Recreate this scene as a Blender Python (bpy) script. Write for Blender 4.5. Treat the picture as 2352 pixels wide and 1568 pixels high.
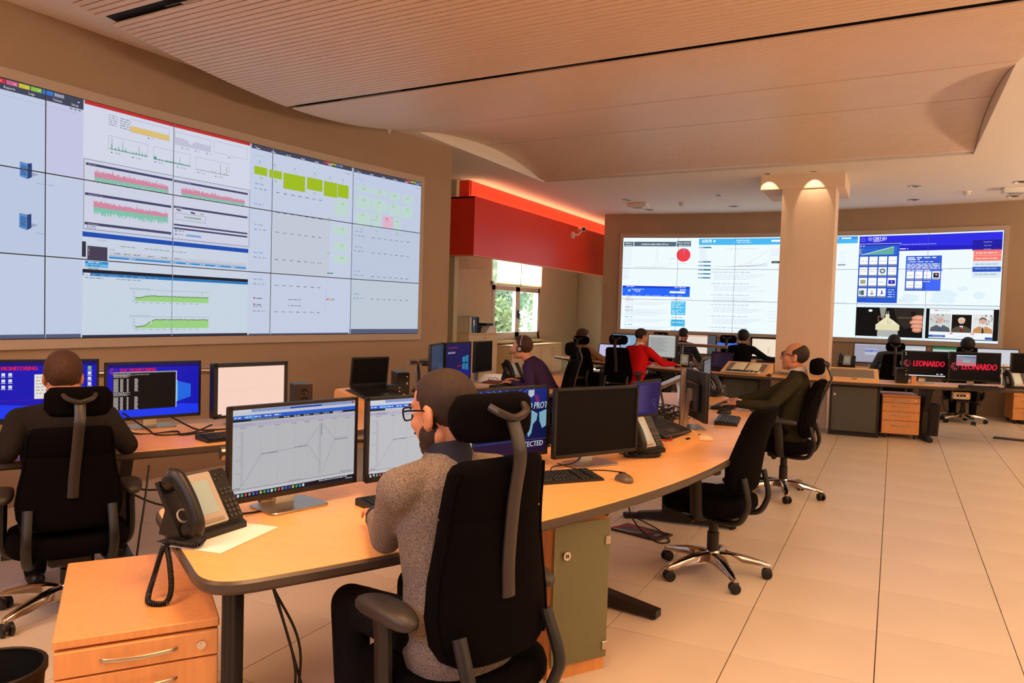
import bpy, bmesh, math, random
import numpy as np
from mathutils import Vector, Matrix
random.seed(7)
PI = math.pi
for o in list(bpy.data.objects):
    bpy.data.objects.remove(o)
SC = bpy.context.scene
COL = SC.collection

# ------------------------------------------------------------------ camera
cam = bpy.data.cameras.new('camera')
cam.sensor_fit = 'HORIZONTAL'; cam.sensor_width = 36.0
cam.lens = 1743.98 / 2352 * 36; cam.clip_start = 0.05; cam.clip_end = 200
def cam_axes(yaw, pitch, roll):
    f = Vector((math.sin(yaw) * math.cos(pitch), math.cos(yaw) * math.cos(pitch), math.sin(pitch)))
    r = Vector((math.cos(yaw), -math.sin(yaw), 0)); u = r.cross(f)
    c, s = math.cos(roll), math.sin(roll)
    return r * c + u * s, u * c - r * s, f
CR, CU, CF = cam_axes(-.4661, -.0402, .0299)
EYE = Vector((0, 0, 1.4458))
co = bpy.data.objects.new('camera', cam); COL.objects.link(co)
m = Matrix.Identity(4)
for i in range(3):
    m[i][0] = CR[i]; m[i][1] = CU[i]; m[i][2] = -CF[i]; m[i][3] = EYE[i]
co.matrix_world = m
SC.camera = co

# ------------------------------------------------------------------ view, world, lights
vs = SC.view_settings
vs.view_transform = 'Standard'; vs.look = 'None'; vs.exposure = 0.0; vs.gamma = 1.0
try: vs.use_curve_mapping = False
except Exception: pass
def lin(c):
    return tuple(((x / 255) / 12.92 if x / 255 <= .04045 else ((x / 255 + .055) / 1.055) ** 2.4) for x in c)
W = bpy.data.worlds.new('world'); SC.world = W; W.use_nodes = True
nt = W.node_tree; nt.nodes.clear()
wo = nt.nodes.new('ShaderNodeOutputWorld'); wb = nt.nodes.new('ShaderNodeBackground')
sk = nt.nodes.new('ShaderNodeTexSky')
try:
    sk.sky_type = 'NISHITA'; sk.sun_disc = False; sk.sun_elevation = math.radians(32); sk.sun_rotation = math.radians(250)
except Exception: pass
wb.inputs['Strength'].default_value = 4.0
nt.links.new(sk.outputs[0], wb.inputs[0]); nt.links.new(wb.outputs[0], wo.inputs[0])
def lamp(name, kind, loc, energy, color, rot=(0, 0, 0), **kw):
    l = bpy.data.lights.new(name, kind); l.energy = energy; l.color = color
    for k, v in kw.items(): setattr(l, k, v)
    o = bpy.data.objects.new(name, l); COL.objects.link(o); o.location = loc; o.rotation_euler = rot
    return o
WARM = (1.0, .55, .245)
# warm area lamps added overhead, out of frame, standing in for the hall's hidden lighting
for i, (x, y, e, s) in enumerate([(2.6, 0.6, 30, 1.1), (2.7, 3.6, 34, 1.1), (2.8, 6.6, 36, 1.1), (3.3, 9.8, 28, 1.1),
                                  (-0.6, -1.2, 40, 1.3), (-3.0, 0.2, 66, 1.1), (-1.0, 1.7, 66, 1.0), (1.0, 2.4, 26, 1.0)]):
    lamp('added_warm_light', 'AREA', (x, y, 3.33), e, WARM, (0, 0, 0), shape='SQUARE', size=s)
# upward area lights added out of frame, with no fixture, to brighten the ceiling
for x, y, e in ((4.4, 2.0, 60), (4.4, 5.5, 60), (4.4, 9.0, 60), (4.2, 12.2, 50), (-1.5, -2.6, 60)):
    lamp('ceiling_fill_light', 'AREA', (x, y, 2.2), e * 1.5, (1, .82, .62), (PI, math.radians(-25) if x > 0 else 0, 0), shape='RECTANGLE', size=.3, size_y=1.6)
# daylight: a low sun that comes in by the side window
sd = Vector((.90, -.40, -.20)).normalized()
lamp('sun', 'SUN', (-20, 24, 12), 2.2, (1, .93, .82), sd.to_track_quat('-Z', 'Y').to_euler(), angle=.02)

# ------------------------------------------------------------------ materials
MATS = {}
def mat(name, col, rough=.6, metal=0.0, spec=.5, noise=0.0, nscale=8.0, bump=0.0, bscale=60.0, stretch=None, emit=None, coat=0.0, linear=False):
    if name in MATS: return MATS[name]
    m = bpy.data.materials.new(name); m.use_nodes = True
    n = m.node_tree.nodes; L = m.node_tree.links; b = n['Principled BSDF']
    c = col if linear else lin(col)
    b.inputs['Base Color'].default_value = (*c, 1); b.inputs['Roughness'].default_value = rough
    b.inputs['Metallic'].default_value = metal; b.inputs['Specular IOR Level'].default_value = spec
    if coat: b.inputs['Coat Weight'].default_value = coat; b.inputs['Coat Roughness'].default_value = .15
    if noise or bump:
        tc = n.new('ShaderNodeTexCoord'); mp = n.new('ShaderNodeMapping'); L.new(tc.outputs['Object'], mp.inputs[0])
        if stretch: mp.inputs['Scale'].default_value = stretch
    if noise:
        t = n.new('ShaderNodeTexNoise'); t.inputs['Scale'].default_value = nscale; t.inputs['Detail'].default_value = 5
        L.new(mp.outputs[0], t.inputs['Vector'])
        r = n.new('ShaderNodeValToRGB'); L.new(t.outputs['Fac'], r.inputs[0])
        r.color_ramp.elements[0].position = .3; r.color_ramp.elements[1].position = .7
        r.color_ramp.elements[0].color = (*[x * (1 - noise) for x in c], 1)
        r.color_ramp.elements[1].color = (*[min(1, x * (1 + noise)) for x in c], 1)
        L.new(r.outputs[0], b.inputs['Base Color'])
    if bump:
        t = n.new('ShaderNodeTexNoise'); t.inputs['Scale'].default_value = bscale; t.inputs['Detail'].default_value = 3
        L.new(mp.outputs[0], t.inputs['Vector'])
        bp = n.new('ShaderNodeBump'); bp.inputs['Strength'].default_value = bump; bp.inputs['Distance'].default_value = .01
        L.new(t.outputs['Fac'], bp.inputs['Height']); L.new(bp.outputs[0], b.inputs['Normal'])
    if emit: b.inputs['Emission Color'].default_value = (*c, 1); b.inputs['Emission Strength'].default_value = emit
    MATS[name] = m
    return m
def screen_mat(strength):
    k = 'screen_%g' % strength
    if k in MATS: return MATS[k]
    m = bpy.data.materials.new(k); m.use_nodes = True
    n = m.node_tree.nodes; L = m.node_tree.links; b = n['Principled BSDF']
    a = n.new('ShaderNodeVertexColor'); a.layer_name = 'Col'
    b.inputs['Base Color'].default_value = (.004, .004, .005, 1); b.inputs['Roughness'].default_value = .5; b.inputs['Specular IOR Level'].default_value = .12
    L.new(a.outputs['Color'], b.inputs['Emission Color']); b.inputs['Emission Strength'].default_value = strength
    MATS[k] = m
    return m
def print_mat():
    if 'print' in MATS: return MATS['print']
    m = bpy.data.materials.new('print'); m.use_nodes = True
    n = m.node_tree.nodes; L = m.node_tree.links; b = n['Principled BSDF']
    a = n.new('ShaderNodeVertexColor'); a.layer_name = 'Col'; L.new(a.outputs['Color'], b.inputs['Base Color'])
    b.inputs['Roughness'].default_value = .5; MATS['print'] = m
    return m
def glass_mat(name, tint=(1, 1, 1), frost=None):
    if name in MATS: return MATS[name]
    m = bpy.data.materials.new(name); m.use_nodes = True
    n = m.node_tree.nodes; L = m.node_tree.links; n.clear()
    o = n.new('ShaderNodeOutputMaterial'); mx = n.new('ShaderNodeMixShader')
    g = n.new('ShaderNodeBsdfGlossy'); g.inputs['Roughness'].default_value = .03
    if frost is None:
        t = n.new('ShaderNodeBsdfTransparent'); t.inputs[0].default_value = (*tint, 1)
    else:
        t = n.new('ShaderNodeMixShader'); t.inputs[0].default_value = frost
        a = n.new('ShaderNodeBsdfTranslucent'); a.inputs[0].default_value = (*tint, 1)
        d = n.new('ShaderNodeBsdfDiffuse'); d.inputs[0].default_value = (*tint, 1)
        L.new(a.outputs[0], t.inputs[1]); L.new(d.outputs[0], t.inputs[2])
    mx.inputs[0].default_value = .05
    L.new(t.outputs[0], mx.inputs[1]); L.new(g.outputs[0], mx.inputs[2]); L.new(mx.outputs[0], o.inputs[0])
    MATS[name] = m
    return m

# ------------------------------------------------------------------ mesh builder
class MB:
    def __init__(s): s.v = []; s.f = []; s.c = []; s.M = Matrix.Identity(4); s.col = None
    def add(s, vs_, fs):
        k = len(s.v); M = s.M
        s.v += [tuple(M @ Vector(p)) for p in vs_]
        s.f += [tuple(i + k for i in f) for f in fs]
        if s.col is not None: s.c += [s.col] * len(fs)
        return s
    def at(s, loc=(0, 0, 0), rot=(0, 0, 0)):
        from mathutils import Euler
        s.M = Matrix.Translation(loc) @ Euler(rot).to_matrix().to_4x4(); return s
    def box(s, c, d):
        x, y, z = c; a, b, h = d[0] / 2, d[1] / 2, d[2] / 2
        return s.add([(x + i * a, y + j * b, z + k * h) for k in (-1, 1) for j in (-1, 1) for i in (-1, 1)],
                     [(0, 2, 3, 1), (4, 5, 7, 6), (0, 1, 5, 4), (2, 6, 7, 3), (0, 4, 6, 2), (1, 3, 7, 5)])
    def cbox(s, c, d, ch=.004):
        x, y, z = c; a, b = d[0] / 2, d[1] / 2
        return s.prism(rrect(a * 2, b * 2, ch, 1, x, y), z - d[2] / 2, z + d[2] / 2, ch)
    def prism(s, poly, z0, z1, ch=0.0):
        n = len(poly); rings = []
        if ch:
            P = np.array(poly, float); q = inset(P, ch)
            rings = [(q, z0), (P, z0 + ch), (P, z1 - ch), (q, z1)]
        else: rings = [(poly, z0), (poly, z1)]
        V = [(p[0], p[1], z) for (r, z) in rings for p in r]
        F = [tuple(reversed(range(n)))]
        for k in range(len(rings) - 1):
            F += [(k * n + i, k * n + (i + 1) % n, (k + 1) * n + (i + 1) % n, (k + 1) * n + i) for i in range(n)]
        F.append(tuple(range((len(rings) - 1) * n, len(rings) * n)))
        return s.add(V, F)
    def loft(s, rings, closed=False, caps=True):
        n = len(rings[0]); V = [tuple(p) for r in rings for p in r]; F = []
        K = len(rings)
        for k in range(K if closed else K - 1):
            a, b = k * n, ((k + 1) % K) * n
            F += [(a + i, a + (i + 1) % n, b + (i + 1) % n, b + i) for i in range(n)]
        if caps and not closed: F.append(tuple(reversed(range(n)))); F.append(tuple(range((K - 1) * n, K * n)))
        return s.add(V, F)
    def tube(s, path, r, n=8, closed=False, sx=1.0, up=None):
        P = [Vector(p) for p in path]; K = len(P); rings = []
        rr = r if hasattr(r, '__len__') else [r] * K
        prev = None
        for k in range(K):
            if closed: t = P[(k + 1) % K] - P[k - 1]
            else: t = P[min(k + 1, K - 1)] - P[max(k - 1, 0)]
            if t.length < 1e-9: t = Vector((0, 0, 1))
            t.normalize()
            if prev is None:
                a = Vector(up) if up else (Vector((0, 0, 1)) if abs(t.z) < .9 else Vector((1, 0, 0)))
                x = a - t * a.dot(t)
                if x.length < 1e-6: x = Vector((1, 0, 0))
                x.normalize()
            else:
                x = prev - t * prev.dot(t)
                if x.length < 1e-6: x = t.orthogonal()
                x.normalize()
            prev = x; y = t.cross(x)
            rings.append([P[k] + (x * math.cos(2 * PI * i / n) + y * (math.sin(2 * PI * i / n) * sx)) * rr[k] for i in range(n)])
        return s.loft(rings, closed=closed)
    def cyl(s, p0, p1, r0, r1=None, n=16):
        r1 = r0 if r1 is None else r1
        return s.tube([p0, p1], [r0, r1], n)
    def lathe(s, prof, n=24, c=(0, 0)):
        rings = [[(c[0] + r * math.cos(2 * PI * i / n), c[1] + r * math.sin(2 * PI * i / n), z) for i in range(n)] for r, z in prof]
        return s.loft(rings)
    def ell(s, c, r, n=16, m=10, rot=None):
        R = Matrix.Identity(3) if rot is None else rot
        c = Vector(c); rings = []
        for k in range(1, m):
            a = PI * k / m - PI / 2
            rings.append([c + R @ Vector((r[0] * math.cos(a) * math.cos(2 * PI * i / n), r[1] * math.cos(a) * math.sin(2 * PI * i / n), r[2] * math.sin(a))) for i in range(n)])
        K = len(s.v); s.loft(rings, caps=False)
        b = c + R @ Vector((0, 0, -r[2])); t = c + R @ Vector((0, 0, r[2]))
        nn = len(rings) * n
        s.v += [tuple(s.M @ b), tuple(s.M @ t)]
        fs = [(K + (i + 1) % n, K + i, K + nn) for i in range(n)] + [(K + nn - n + i, K + nn - n + (i + 1) % n, K + nn + 1) for i in range(n)]
        s.f += fs
        if s.col is not None: s.c += [s.col] * len(fs)
        return s
    def capsule(s, a, b, ra, rb, n=12):
        a, b = Vector(a), Vector(b); d = (b - a); L = d.length
        if L < 1e-6: return s.ell(a, (ra, ra, ra), n, 8)
        d.normalize(); P = []; R = []
        for k in range(5):
            t = -PI / 2 + PI / 2 * k / 4
            P.append(a + d * (ra * math.sin(t))); R.append(max(ra * math.cos(t), ra * .02))
        for k in range(5):
            t = PI / 2 * k / 4
            P.append(b + d * (rb * math.sin(t))); R.append(max(rb * math.cos(t), rb * .02))
        return s.tube(P, R, n)
    def mesh(s, name, smooth=True, ang=38):
        me = bpy.data.meshes.new(name); me.from_pydata(s.v, [], s.f)
        if s.c:
            ca = me.color_attributes.new('Col', 'FLOAT_COLOR', 'CORNER')
            arr = np.ones((len(me.loops), 4), np.float32); i = 0
            for f, c in zip(s.f, s.c):
                arr[i:i + len(f), :3] = c; i += len(f)
            ca.data.foreach_set('color', arr.ravel())
        if smooth:
            me.polygons.foreach_set('use_smooth', [True] * len(me.polygons))
            try: me.set_sharp_from_angle(angle=math.radians(ang))
            except Exception: pass
        me.update()
        return me
    def build(s, name, material, parent=None, smooth=True, ang=38, recalc=True):
        me = s.mesh(name, smooth, ang)
        if recalc and not s.c:
            bm = bmesh.new(); bm.from_mesh(me); bmesh.ops.recalc_face_normals(bm, faces=bm.faces); bm.to_mesh(me); bm.free()
        if material: me.materials.append(material)
        o = bpy.data.objects.new(name, me); COL.objects.link(o)
        if parent: o.parent = parent
        return o
def inset(P, d):
    n = len(P); out = []
    area = sum(P[i][0] * P[(i + 1) % n][1] - P[(i + 1) % n][0] * P[i][1] for i in range(n))
    sg = 1 if area > 0 else -1
    for i in range(n):
        a, b, c = P[i - 1], P[i], P[(i + 1) % n]
        e1 = b - a; e2 = c - b
        l1 = np.hypot(*e1) or 1e-9; l2 = np.hypot(*e2) or 1e-9
        n1 = np.array([-e1[1], e1[0]]) / l1 * sg; n2 = np.array([-e2[1], e2[0]]) / l2 * sg
        k = n1 + n2; q = k @ k
        out.append(b + (k * (2 * d / q) if q > .5 else n1 * d))
    return np.array(out)
def rrect(w, h, r, n=4, cx=0, cy=0):
    out = []
    for (sx, sy, a0) in ((1, 1, 0), (-1, 1, PI / 2), (-1, -1, PI), (1, -1, 3 * PI / 2)):
        for k in range(n + 1):
            a = a0 + PI / 2 * k / n
            out.append((cx + sx * (w / 2 - r) + r * math.cos(a), cy + sy * (h / 2 - r) + r * math.sin(a)))
    return out
def bez(p, n=16):
    """smooth path through points (Catmull-Rom)"""
    P = [Vector(q) for q in p]; P = [P[0] * 2 - P[1]] + P + [P[-1] * 2 - P[-2]]; out = []
    for i in range(1, len(P) - 2):
        a, b, c, d = P[i - 1:i + 3]
        for k in range(n):
            t = k / n
            out.append(.5 * ((2 * b) + (c - a) * t + (2 * a - 5 * b + 4 * c - d) * t * t + (3 * b - a - 3 * c + d) * t ** 3))
    out.append(P[-2]); return out
def thing(name, label, cat, loc=(0, 0, 0), rz=0.0, group=None):
    o = bpy.data.objects.new(name, None); o.empty_display_size = .05; COL.objects.link(o)
    o.location = loc; o.rotation_euler = (0, 0, rz); o['label'] = label; o['category'] = cat
    if group: o['group'] = group
    return o
def tag(o, label, cat, group=None, kind=None):
    o['label'] = label; o['category'] = cat
    if group: o['group'] = group
    if kind: o['kind'] = kind
    return o
def struct(o): o['kind'] = 'structure'; return o
def stuff(o): o['kind'] = 'stuff'; return o
def dup(root, loc, rz, label=None, group=None, skip=()):
    r = root.copy(); COL.objects.link(r); r.location = loc; r.rotation_euler = (0, 0, rz)
    if label: r['label'] = label
    if group: r['group'] = group
    for ch in list(root.children):
        if ch.name.split('.')[0] in skip: continue
        c = ch.copy(); COL.objects.link(c); c.parent = r
        for g in list(ch.children):
            d = g.copy(); COL.objects.link(d); d.parent = c
    return r
def az(dx, dy): return math.atan2(-dx, dy)          # turn that brings local +Y to (dx, dy)

# ------------------------------------------------------------------ flat pictures for screens and prints
_TXT = {}
def text_tris(s):
    if s in _TXT: return _TXT[s]
    cu = bpy.data.curves.new('t', 'FONT'); cu.body = s; cu.size = 1.0; cu.resolution_u = 2
    o = bpy.data.objects.new('t', cu); COL.objects.link(o)
    me = o.to_mesh(); me.calc_loop_triangles()
    V = [(v.co.x, v.co.y) for v in me.vertices]; T = [tuple(t.vertices) for t in me.loop_triangles]
    o.to_mesh_clear(); COL.objects.unlink(o); bpy.data.objects.remove(o); bpy.data.curves.remove(cu)
    _TXT[s] = (V, T); return _TXT[s]
class Canvas:
    """list of flat coloured polygons, x to the right and y up, drawn in order"""
    def __init__(s): s.p = []; s.L = 0
    def up(s): s.L += 1; return s
    def poly(s, pts, col): s.p.append((list(pts), lin(col), s.L)); return s
    def rect(s, x0, y0, x1, y1, col): return s.poly([(x0, y0), (x1, y0), (x1, y1), (x0, y1)], col)
    def frame(s, x0, y0, x1, y1, t, col, ty=None):
        ty = ty or t
        s.rect(x0, y0, x1, y0 + ty, col); s.rect(x0, y1 - ty, x1, y1, col); s.rect(x0, y0, x0 + t, y1, col); return s.rect(x1 - t, y0, x1, y1, col)
    def line(s, pts, t, col, asp=1.0):
        for (a, b) in zip(pts[:-1], pts[1:]):
            d = np.array([b[0] - a[0], (b[1] - a[1]) / asp]); l = np.hypot(*d) or 1
            n = np.array([-d[1], d[0] ]) / l * t / 2
            s.poly([(a[0] - n[0], a[1] - n[1] * asp), (b[0] - n[0], b[1] - n[1] * asp), (b[0] + n[0], b[1] + n[1] * asp), (a[0] + n[0], a[1] + n[1] * asp)], col)
        return s
    def disc(s, x, y, r, col, asp=1.0, a0=0, a1=2 * PI, n=28):
        pts = [(x + r * math.cos(a0 + (a1 - a0) * k / n), y + r * asp * math.sin(a0 + (a1 - a0) * k / n)) for k in range(n + 1)]
        if a1 - a0 < 6.28: pts = [(x, y)] + pts
        else: pts = pts[:-1]
        return s.poly(pts, col)
    def text(s, t, x, y, h, col, w=None, asp=1.0, shear=0.0, bold=0.0, align='l'):
        V, T = text_tris(t)
        if not V: return s
        wid = max(v[0] for v in V) or 1
        kx = (w / wid) if w else h / asp
        if align == 'c': x -= wid * kx / 2
        for k in ([0] if not bold else [-bold, 0, bold]):
            for tr in T:
                s.poly([(x + k + (V[i][0] + shear * V[i][1]) * kx, y + V[i][1] * h) for i in tr], col)
        return s
    def words(s, x0, x1, y, h, col, dens=.8, seed=0):
        r = random.Random(seed + int(x0 * 991) + int(y * 777)); x = x0
        while x < x1:
            w = h * r.uniform(1.2, 4.5)
            s.rect(x, y, min(x + w, x1), y + h, col); x += w + h * .7 / max(dens, .1)
        return s
    def spikes(s, x0, x1, ys, col, y0):
        n = len(ys); dx = (x1 - x0) / n
        for i, y in enumerate(ys):
            s.rect(x0 + i * dx, y0, x0 + (i + 1) * dx, y, col)
        return s
    def clip_rect(s, x0, y0, x1, y1):
        out = Canvas()
        for P, c, l in s.p:
            q = P
            for ax, lim, sg in ((0, x0, 1), (0, x1, -1), (1, y0, 1), (1, y1, -1)):
                r = []
                for i in range(len(q)):
                    a, b = q[i - 1], q[i]
                    da, db = sg * (a[ax] - lim), sg * (b[ax] - lim)
                    if (da > 0) != (db > 0):
                        t = da / (da - db); r.append((a[0] + (b[0] - a[0]) * t, a[1] + (b[1] - a[1]) * t))
                    if db > 0: r.append(b)
                q = r
                if len(q) < 3: break
            if len(q) >= 3: out.p.append((q, c, l))
        return out
    def fill(s, mb, fn, step=.0004):
        """fn(x, y, lift) -> point; each higher layer lies a hair further out"""
        for P, c, l in s.p:
            mb.col = c
            mb.add([fn(x, y, l * step) for x, y in P], [tuple(range(len(P)))])
        return mb
# ================================================================== the setting
M_tile = mat('floor_tile', (214, 200, 182), .38, noise=.05, nscale=1.3, spec=.4)
M_grout = mat('floor_joint', (70, 52, 40), .9)
M_wall = mat('wall_taupe', (168, 142, 116), .85, noise=.03, nscale=2)
M_cream = mat('wall_cream', (200, 192, 160), .85)
M_white = mat('ceiling_white', (238, 228, 216), .9)
M_red = mat('soffit_red', (240, 58, 32), .38, spec=.5)
M_raft = mat('raft_metal', (226, 200, 176), .42, spec=.5)
M_dark = mat('slot_dark', (16, 12, 10), .8)
M_frame = mat('wall_frame', (186, 168, 150), .55)
M_seam = mat('panel_black', (8, 8, 9), .4)
M_chrome = mat('chrome', (205, 200, 195), .16, 1.0)
M_steel = mat('brushed_steel', (190, 182, 170), .32, 1.0)
CEIL = 3.39

# floor: square raised-floor tiles laid one by one on a dark slab
TX, TY, OX, OY = .5568, .6, -.569, 3.3113
fl = struct(MB().box((-2.2, 7.6, -.055), (14.6, 21.6, .10)).build('floor', M_grout, smooth=False))
tile_me = MB()
tile_me.prism(rrect(TX - .004, TY - .0045, .002, 1), -.010, 0, .0012)
tile_me = tile_me.mesh('tile', False); tile_me.materials.append(M_tile)
def project(p):
    d = Vector(p) - EYE; z = d.dot(CF)
    return (1176 + 1743.98 * d.dot(CR) / z, 784 - 1743.98 * d.dot(CU) / z, z) if z > .05 else (0, 0, -1)
seen, rest = [], []
for i in range(-17, 12):
    for j in range(-9, 26):
        x, y = OX + (i + .5) * TX, OY + (j + .5) * TY
        if x > 5 or x < -9.3 or y < -3.1 or y > 18.3: continue
        q = project((x, y, 0))
        vis = q[2] > 0 and -120 < q[0] < 2470 and q[1] < 1700 and not (x < -5.2 and y < 8)
        (seen if vis else rest).append((q[2] if q[2] > 0 else 99, x, y))
seen.sort(); rest += seen[296:]; seen = seen[:296]
for _, x, y in seen:
    o = bpy.data.objects.new('tile', tile_me); COL.objects.link(o); o.location = (x, y, 0); o.parent = fl
b = MB()
for _, x, y in rest: b.prism(rrect(TX - .003, TY - .003, .002, 1, x, y), -.008, 0)
stuff(b.build('far_tiles', M_tile, fl, smooth=False))

# the two video walls follow a shallow curve, one bend per column of screens
LN = [(-5.3015, 3.2627), (-5.2760, 4.2827), (-5.2018, 5.3002), (-5.0789, 6.3131), (-4.9076, 7.3188)]
LN = [(2 * LN[0][0] - LN[1][0], 2 * LN[0][1] - LN[1][1])] + LN
BN = [(-4.7925, 14.2164), (-3.7582, 14.4180), (-2.7102, 14.5281), (-1.6566, 14.5459), (-.6055, 14.4713), (.4350, 14.3047), (1.4570, 14.0476)]
def wall_line(N, back, pre, post):
    N = [Vector((*p, 0)) for p in N]; out = []
    for k, p in enumerate(N):
        t = (N[min(k + 1, len(N) - 1)] - N[max(k - 1, 0)]).normalized(); n = Vector((t.y, -t.x, 0))   # n: into the room
        out.append((p - n * back, n))
    t0 = (N[0] - N[1]).normalized(); t1 = (N[-1] - N[-2]).normalized()
    out = [(out[0][0] + t0 * pre, out[0][1])] + out + [(out[-1][0] + t1 * post, out[-1][1])]
    return out
def wall_from(line, th, h):
    b = MB(); R = []
    for p, n in line:
        q = p - n * th
        R.append([(p.x, p.y, 0), (p.x, p.y, h), (q.x, q.y, h), (q.x, q.y, 0)])
    return b.loft(R)
struct(wall_from(wall_line(LN, .03, 4.6, .56), .16, CEIL).build('wall_left', M_wall, ang=10))
struct(wall_from(wall_line(BN, .03, .38, 4.2), .16, CEIL).build('wall_back', M_wall, ang=10))
struct(MB().box((5.05, 7.9, CEIL / 2), (.1, 22, CEIL)).build('wall_right', M_wall, smooth=False))
struct(MB().box((-1.3, -3.05, CEIL / 2), (12.8, .1, CEIL)).build('wall_rear', M_wall, smooth=False))
# side bay with the window, beyond the end of the left wall
bay = MB()
WX, WY0, WY1, WZ0, WZ1 = -7.55, 13.95, 16.45, .80, 3.05
bay.box((WX - .1, (WY0 - 3.1) / 2, 1.7), (.2, WY0 + 3.1, 3.4)); bay.box((WX - .1, (WY1 + 18.9) / 2, 1.7), (.2, 18.9 - WY1, 3.4))
bay.box((WX - .1, (WY0 + WY1) / 2, WZ0 / 2), (.2, WY1 - WY0, WZ0)); bay.box((WX - .1, (WY0 + WY1) / 2, (WZ1 + 3.4) / 2), (.2, WY1 - WY0, 3.4 - WZ1))
struct(bay.build('wall_bay', M_cream, smooth=False))
struct(MB().box((-1.3, 18.85, 1.7), (12.8, .1, 3.4)).build('wall_bay_end', M_cream, smooth=False))
struct(MB().box((-6.75, 9.93, 1.7), (1.55, .12, 3.4)).build('wall_bay_return', M_cream, smooth=False))
b = MB()
for x in (-6.45, -6.05): b.box((x, 18.78, 1.6), (.39, .04, 3.2))
pn = struct(MB().box((-6.65, 18.78, 1.6), (.36, .04, 3.2)).build('trim_1', M_cream, smooth=False))
struct(MB().box((-6.27, 18.78, 1.6), (.36, .04, 3.2)).build('trim_2', M_cream, smooth=False))
# red bulkhead: lower box, set-back upper band, thin bottom edge
M_red2 = M_red
ya, yb_ = 9.78, 18.8
bb = MB(); bb.box((-5.625, (ya + yb_) / 2, 2.69), (.05, yb_ - ya, .86)); bb.box((-6.6, ya + .025, 2.69), (1.9, .05, .86))
struct(bb.build('bulkhead', M_red, smooth=False))
bb = MB(); bb.box((-5.825, (ya + .2 + yb_) / 2, 3.25), (.05, yb_ - ya - .2, .28)); bb.box((-6.7, ya + .2, 3.25), (1.8, .05, .28)); bb.box((-5.73, (ya + yb_) / 2, 3.105), (.24, yb_ - ya, .02)); bb.box((-6.6, ya + .12, 3.105), (1.9, .24, .02))
struct(bb.build('bulkhead_upper_band', M_red, smooth=False))
bb = MB(); bb.box((-5.625, (ya + yb_) / 2, 2.252), (.06, yb_ - ya + .01, .018)); bb.box((-6.6, ya + .025, 2.252), (1.9, .06, .018))
struct(bb.build('trim_3', mat('red_edge', (240, 150, 110), .5), smooth=False))
# cove strip that lights the set-back band from the ledge
lamp('cove_light', 'AREA', (-5.70, 13.4, 3.135), 15, (1, .60, .30), (PI, math.radians(-20), 0), shape='RECTANGLE', size=.08, size_y=7.0)

# ceiling with the long opening for the wavy metal raft
RX0, RX1, RY0, RY1 = -4.80, .714, -2.6, 10.46
SKEW = .052                                        # the raft is turned a little: left end lies further back
b = MB()
def ceil_piece(poly): b.prism(poly, CEIL, CEIL + .06)
yl, yr = RY1, RY1 - SKEW * (RX1 - RX0)
ceil_piece([(-9.5, -3.1), (RX0, -3.1), (RX0, 18.9), (-9.5, 18.9)])
ceil_piece([(RX1, -3.1), (5.1, -3.1), (5.1, 18.9), (RX1, 18.9)])
ceil_piece([(RX0, yl), (RX1, yr), (RX1, 18.9), (RX0, 18.9)])
struct(b.build('ceiling', M_white, smooth=False))
# side faces of the opening and the lid above it
b = MB(); zb, zt = CEIL + .06, CEIL + .42
def quad_box(p, q, off):
    b.prism([p, q, (q[0] + off[0], q[1] + off[1]), (p[0] + off[0], p[1] + off[1])], zb, zt)
quad_box((RX0, -2.9), (RX0, yl), (-.04, 0)); quad_box((RX1, yr), (RX1, -2.9), (.04, 0)); quad_box((RX0, yl), (RX1, yr), (0, .04))
b.box((-2.04, 3.9, zt + .02), (5.8, 13.4, .04))
struct(b.build('ceiling_recess', mat('recess_white', (236, 222, 204), .9), smooth=False))
PY = [-3.0, .6, 1.9, 2.7, 3.4, 4.2, 5.1, 5.9, 6.75, 7.6, 8.6, 9.3, 9.9, 10.3, 10.46]
PZ = [3.42, 3.46, 3.44, 3.38, 3.29, 3.20, 3.155, 3.20, 3.33, 3.48, 3.56, 3.545, 3.48, 3.41, 3.38]
def raft_z(y):
    # smooth wave through the measured heights
    k = max(1, min(len(PY) - 3, int(np.searchsorted(PY, y)) - 1))
    x0, x1 = PY[k], PY[k + 1]; t = min(1, max(0, (y - x0) / (x1 - x0)))
    m0 = (PZ[k + 1] - PZ[k - 1]) / (PY[k + 1] - PY[k - 1]) * (x1 - x0); m1 = (PZ[k + 2] - PZ[k]) / (PY[k + 2] - PY[k]) * (x1 - x0)
    return (2 * t ** 3 - 3 * t * t + 1) * PZ[k] + (t ** 3 - 2 * t * t + t) * m0 + (-2 * t ** 3 + 3 * t * t) * PZ[k + 1] + (t ** 3 - t * t) * m1
raft = struct(thing('ceiling_raft', 'wavy ceiling raft of pale metal strips with dark slots', 'ceiling'))
del raft['category']
JOINT = [3.38, 5.10, 6.80, 8.62]
PITCH = .0485; LEN = (RX1 - RX0) - .004
sl = MB(); n = 9; g = .0045
sl.loft([[(x, -PITCH / 2 + g, .004), (x, -PITCH / 2 + g + .003, 0), (x, PITCH / 2 - g - .003, 0), (x, PITCH / 2 - g, .004), (x, PITCH / 2 - g, .012), (x, -PITCH / 2 + g, .012)] for x in (-LEN / 2, LEN / 2)])
sl = sl.mesh('slat', False); sl.materials.append(M_raft)
y = -1.9; slat_y = []
while y < RY1 - .02:
    gap = min(abs(y - j) - w for j, w in zip(JOINT, (.042, .038, .033, .032)))
    if gap > 0: slat_y.append(y); y += PITCH
    else: y += .004
rz = math.atan(-SKEW)
back = MB(); R = []
for k in range(90):
    yy = -2.2 + (RY1 + 2.2) * k / 89
    R.append([(RX0, yy, raft_z(yy) + .035), (RX1, yy - SKEW * (RX1 - RX0), raft_z(yy) + .035)])
V = [p for r in R for p in r]
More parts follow.
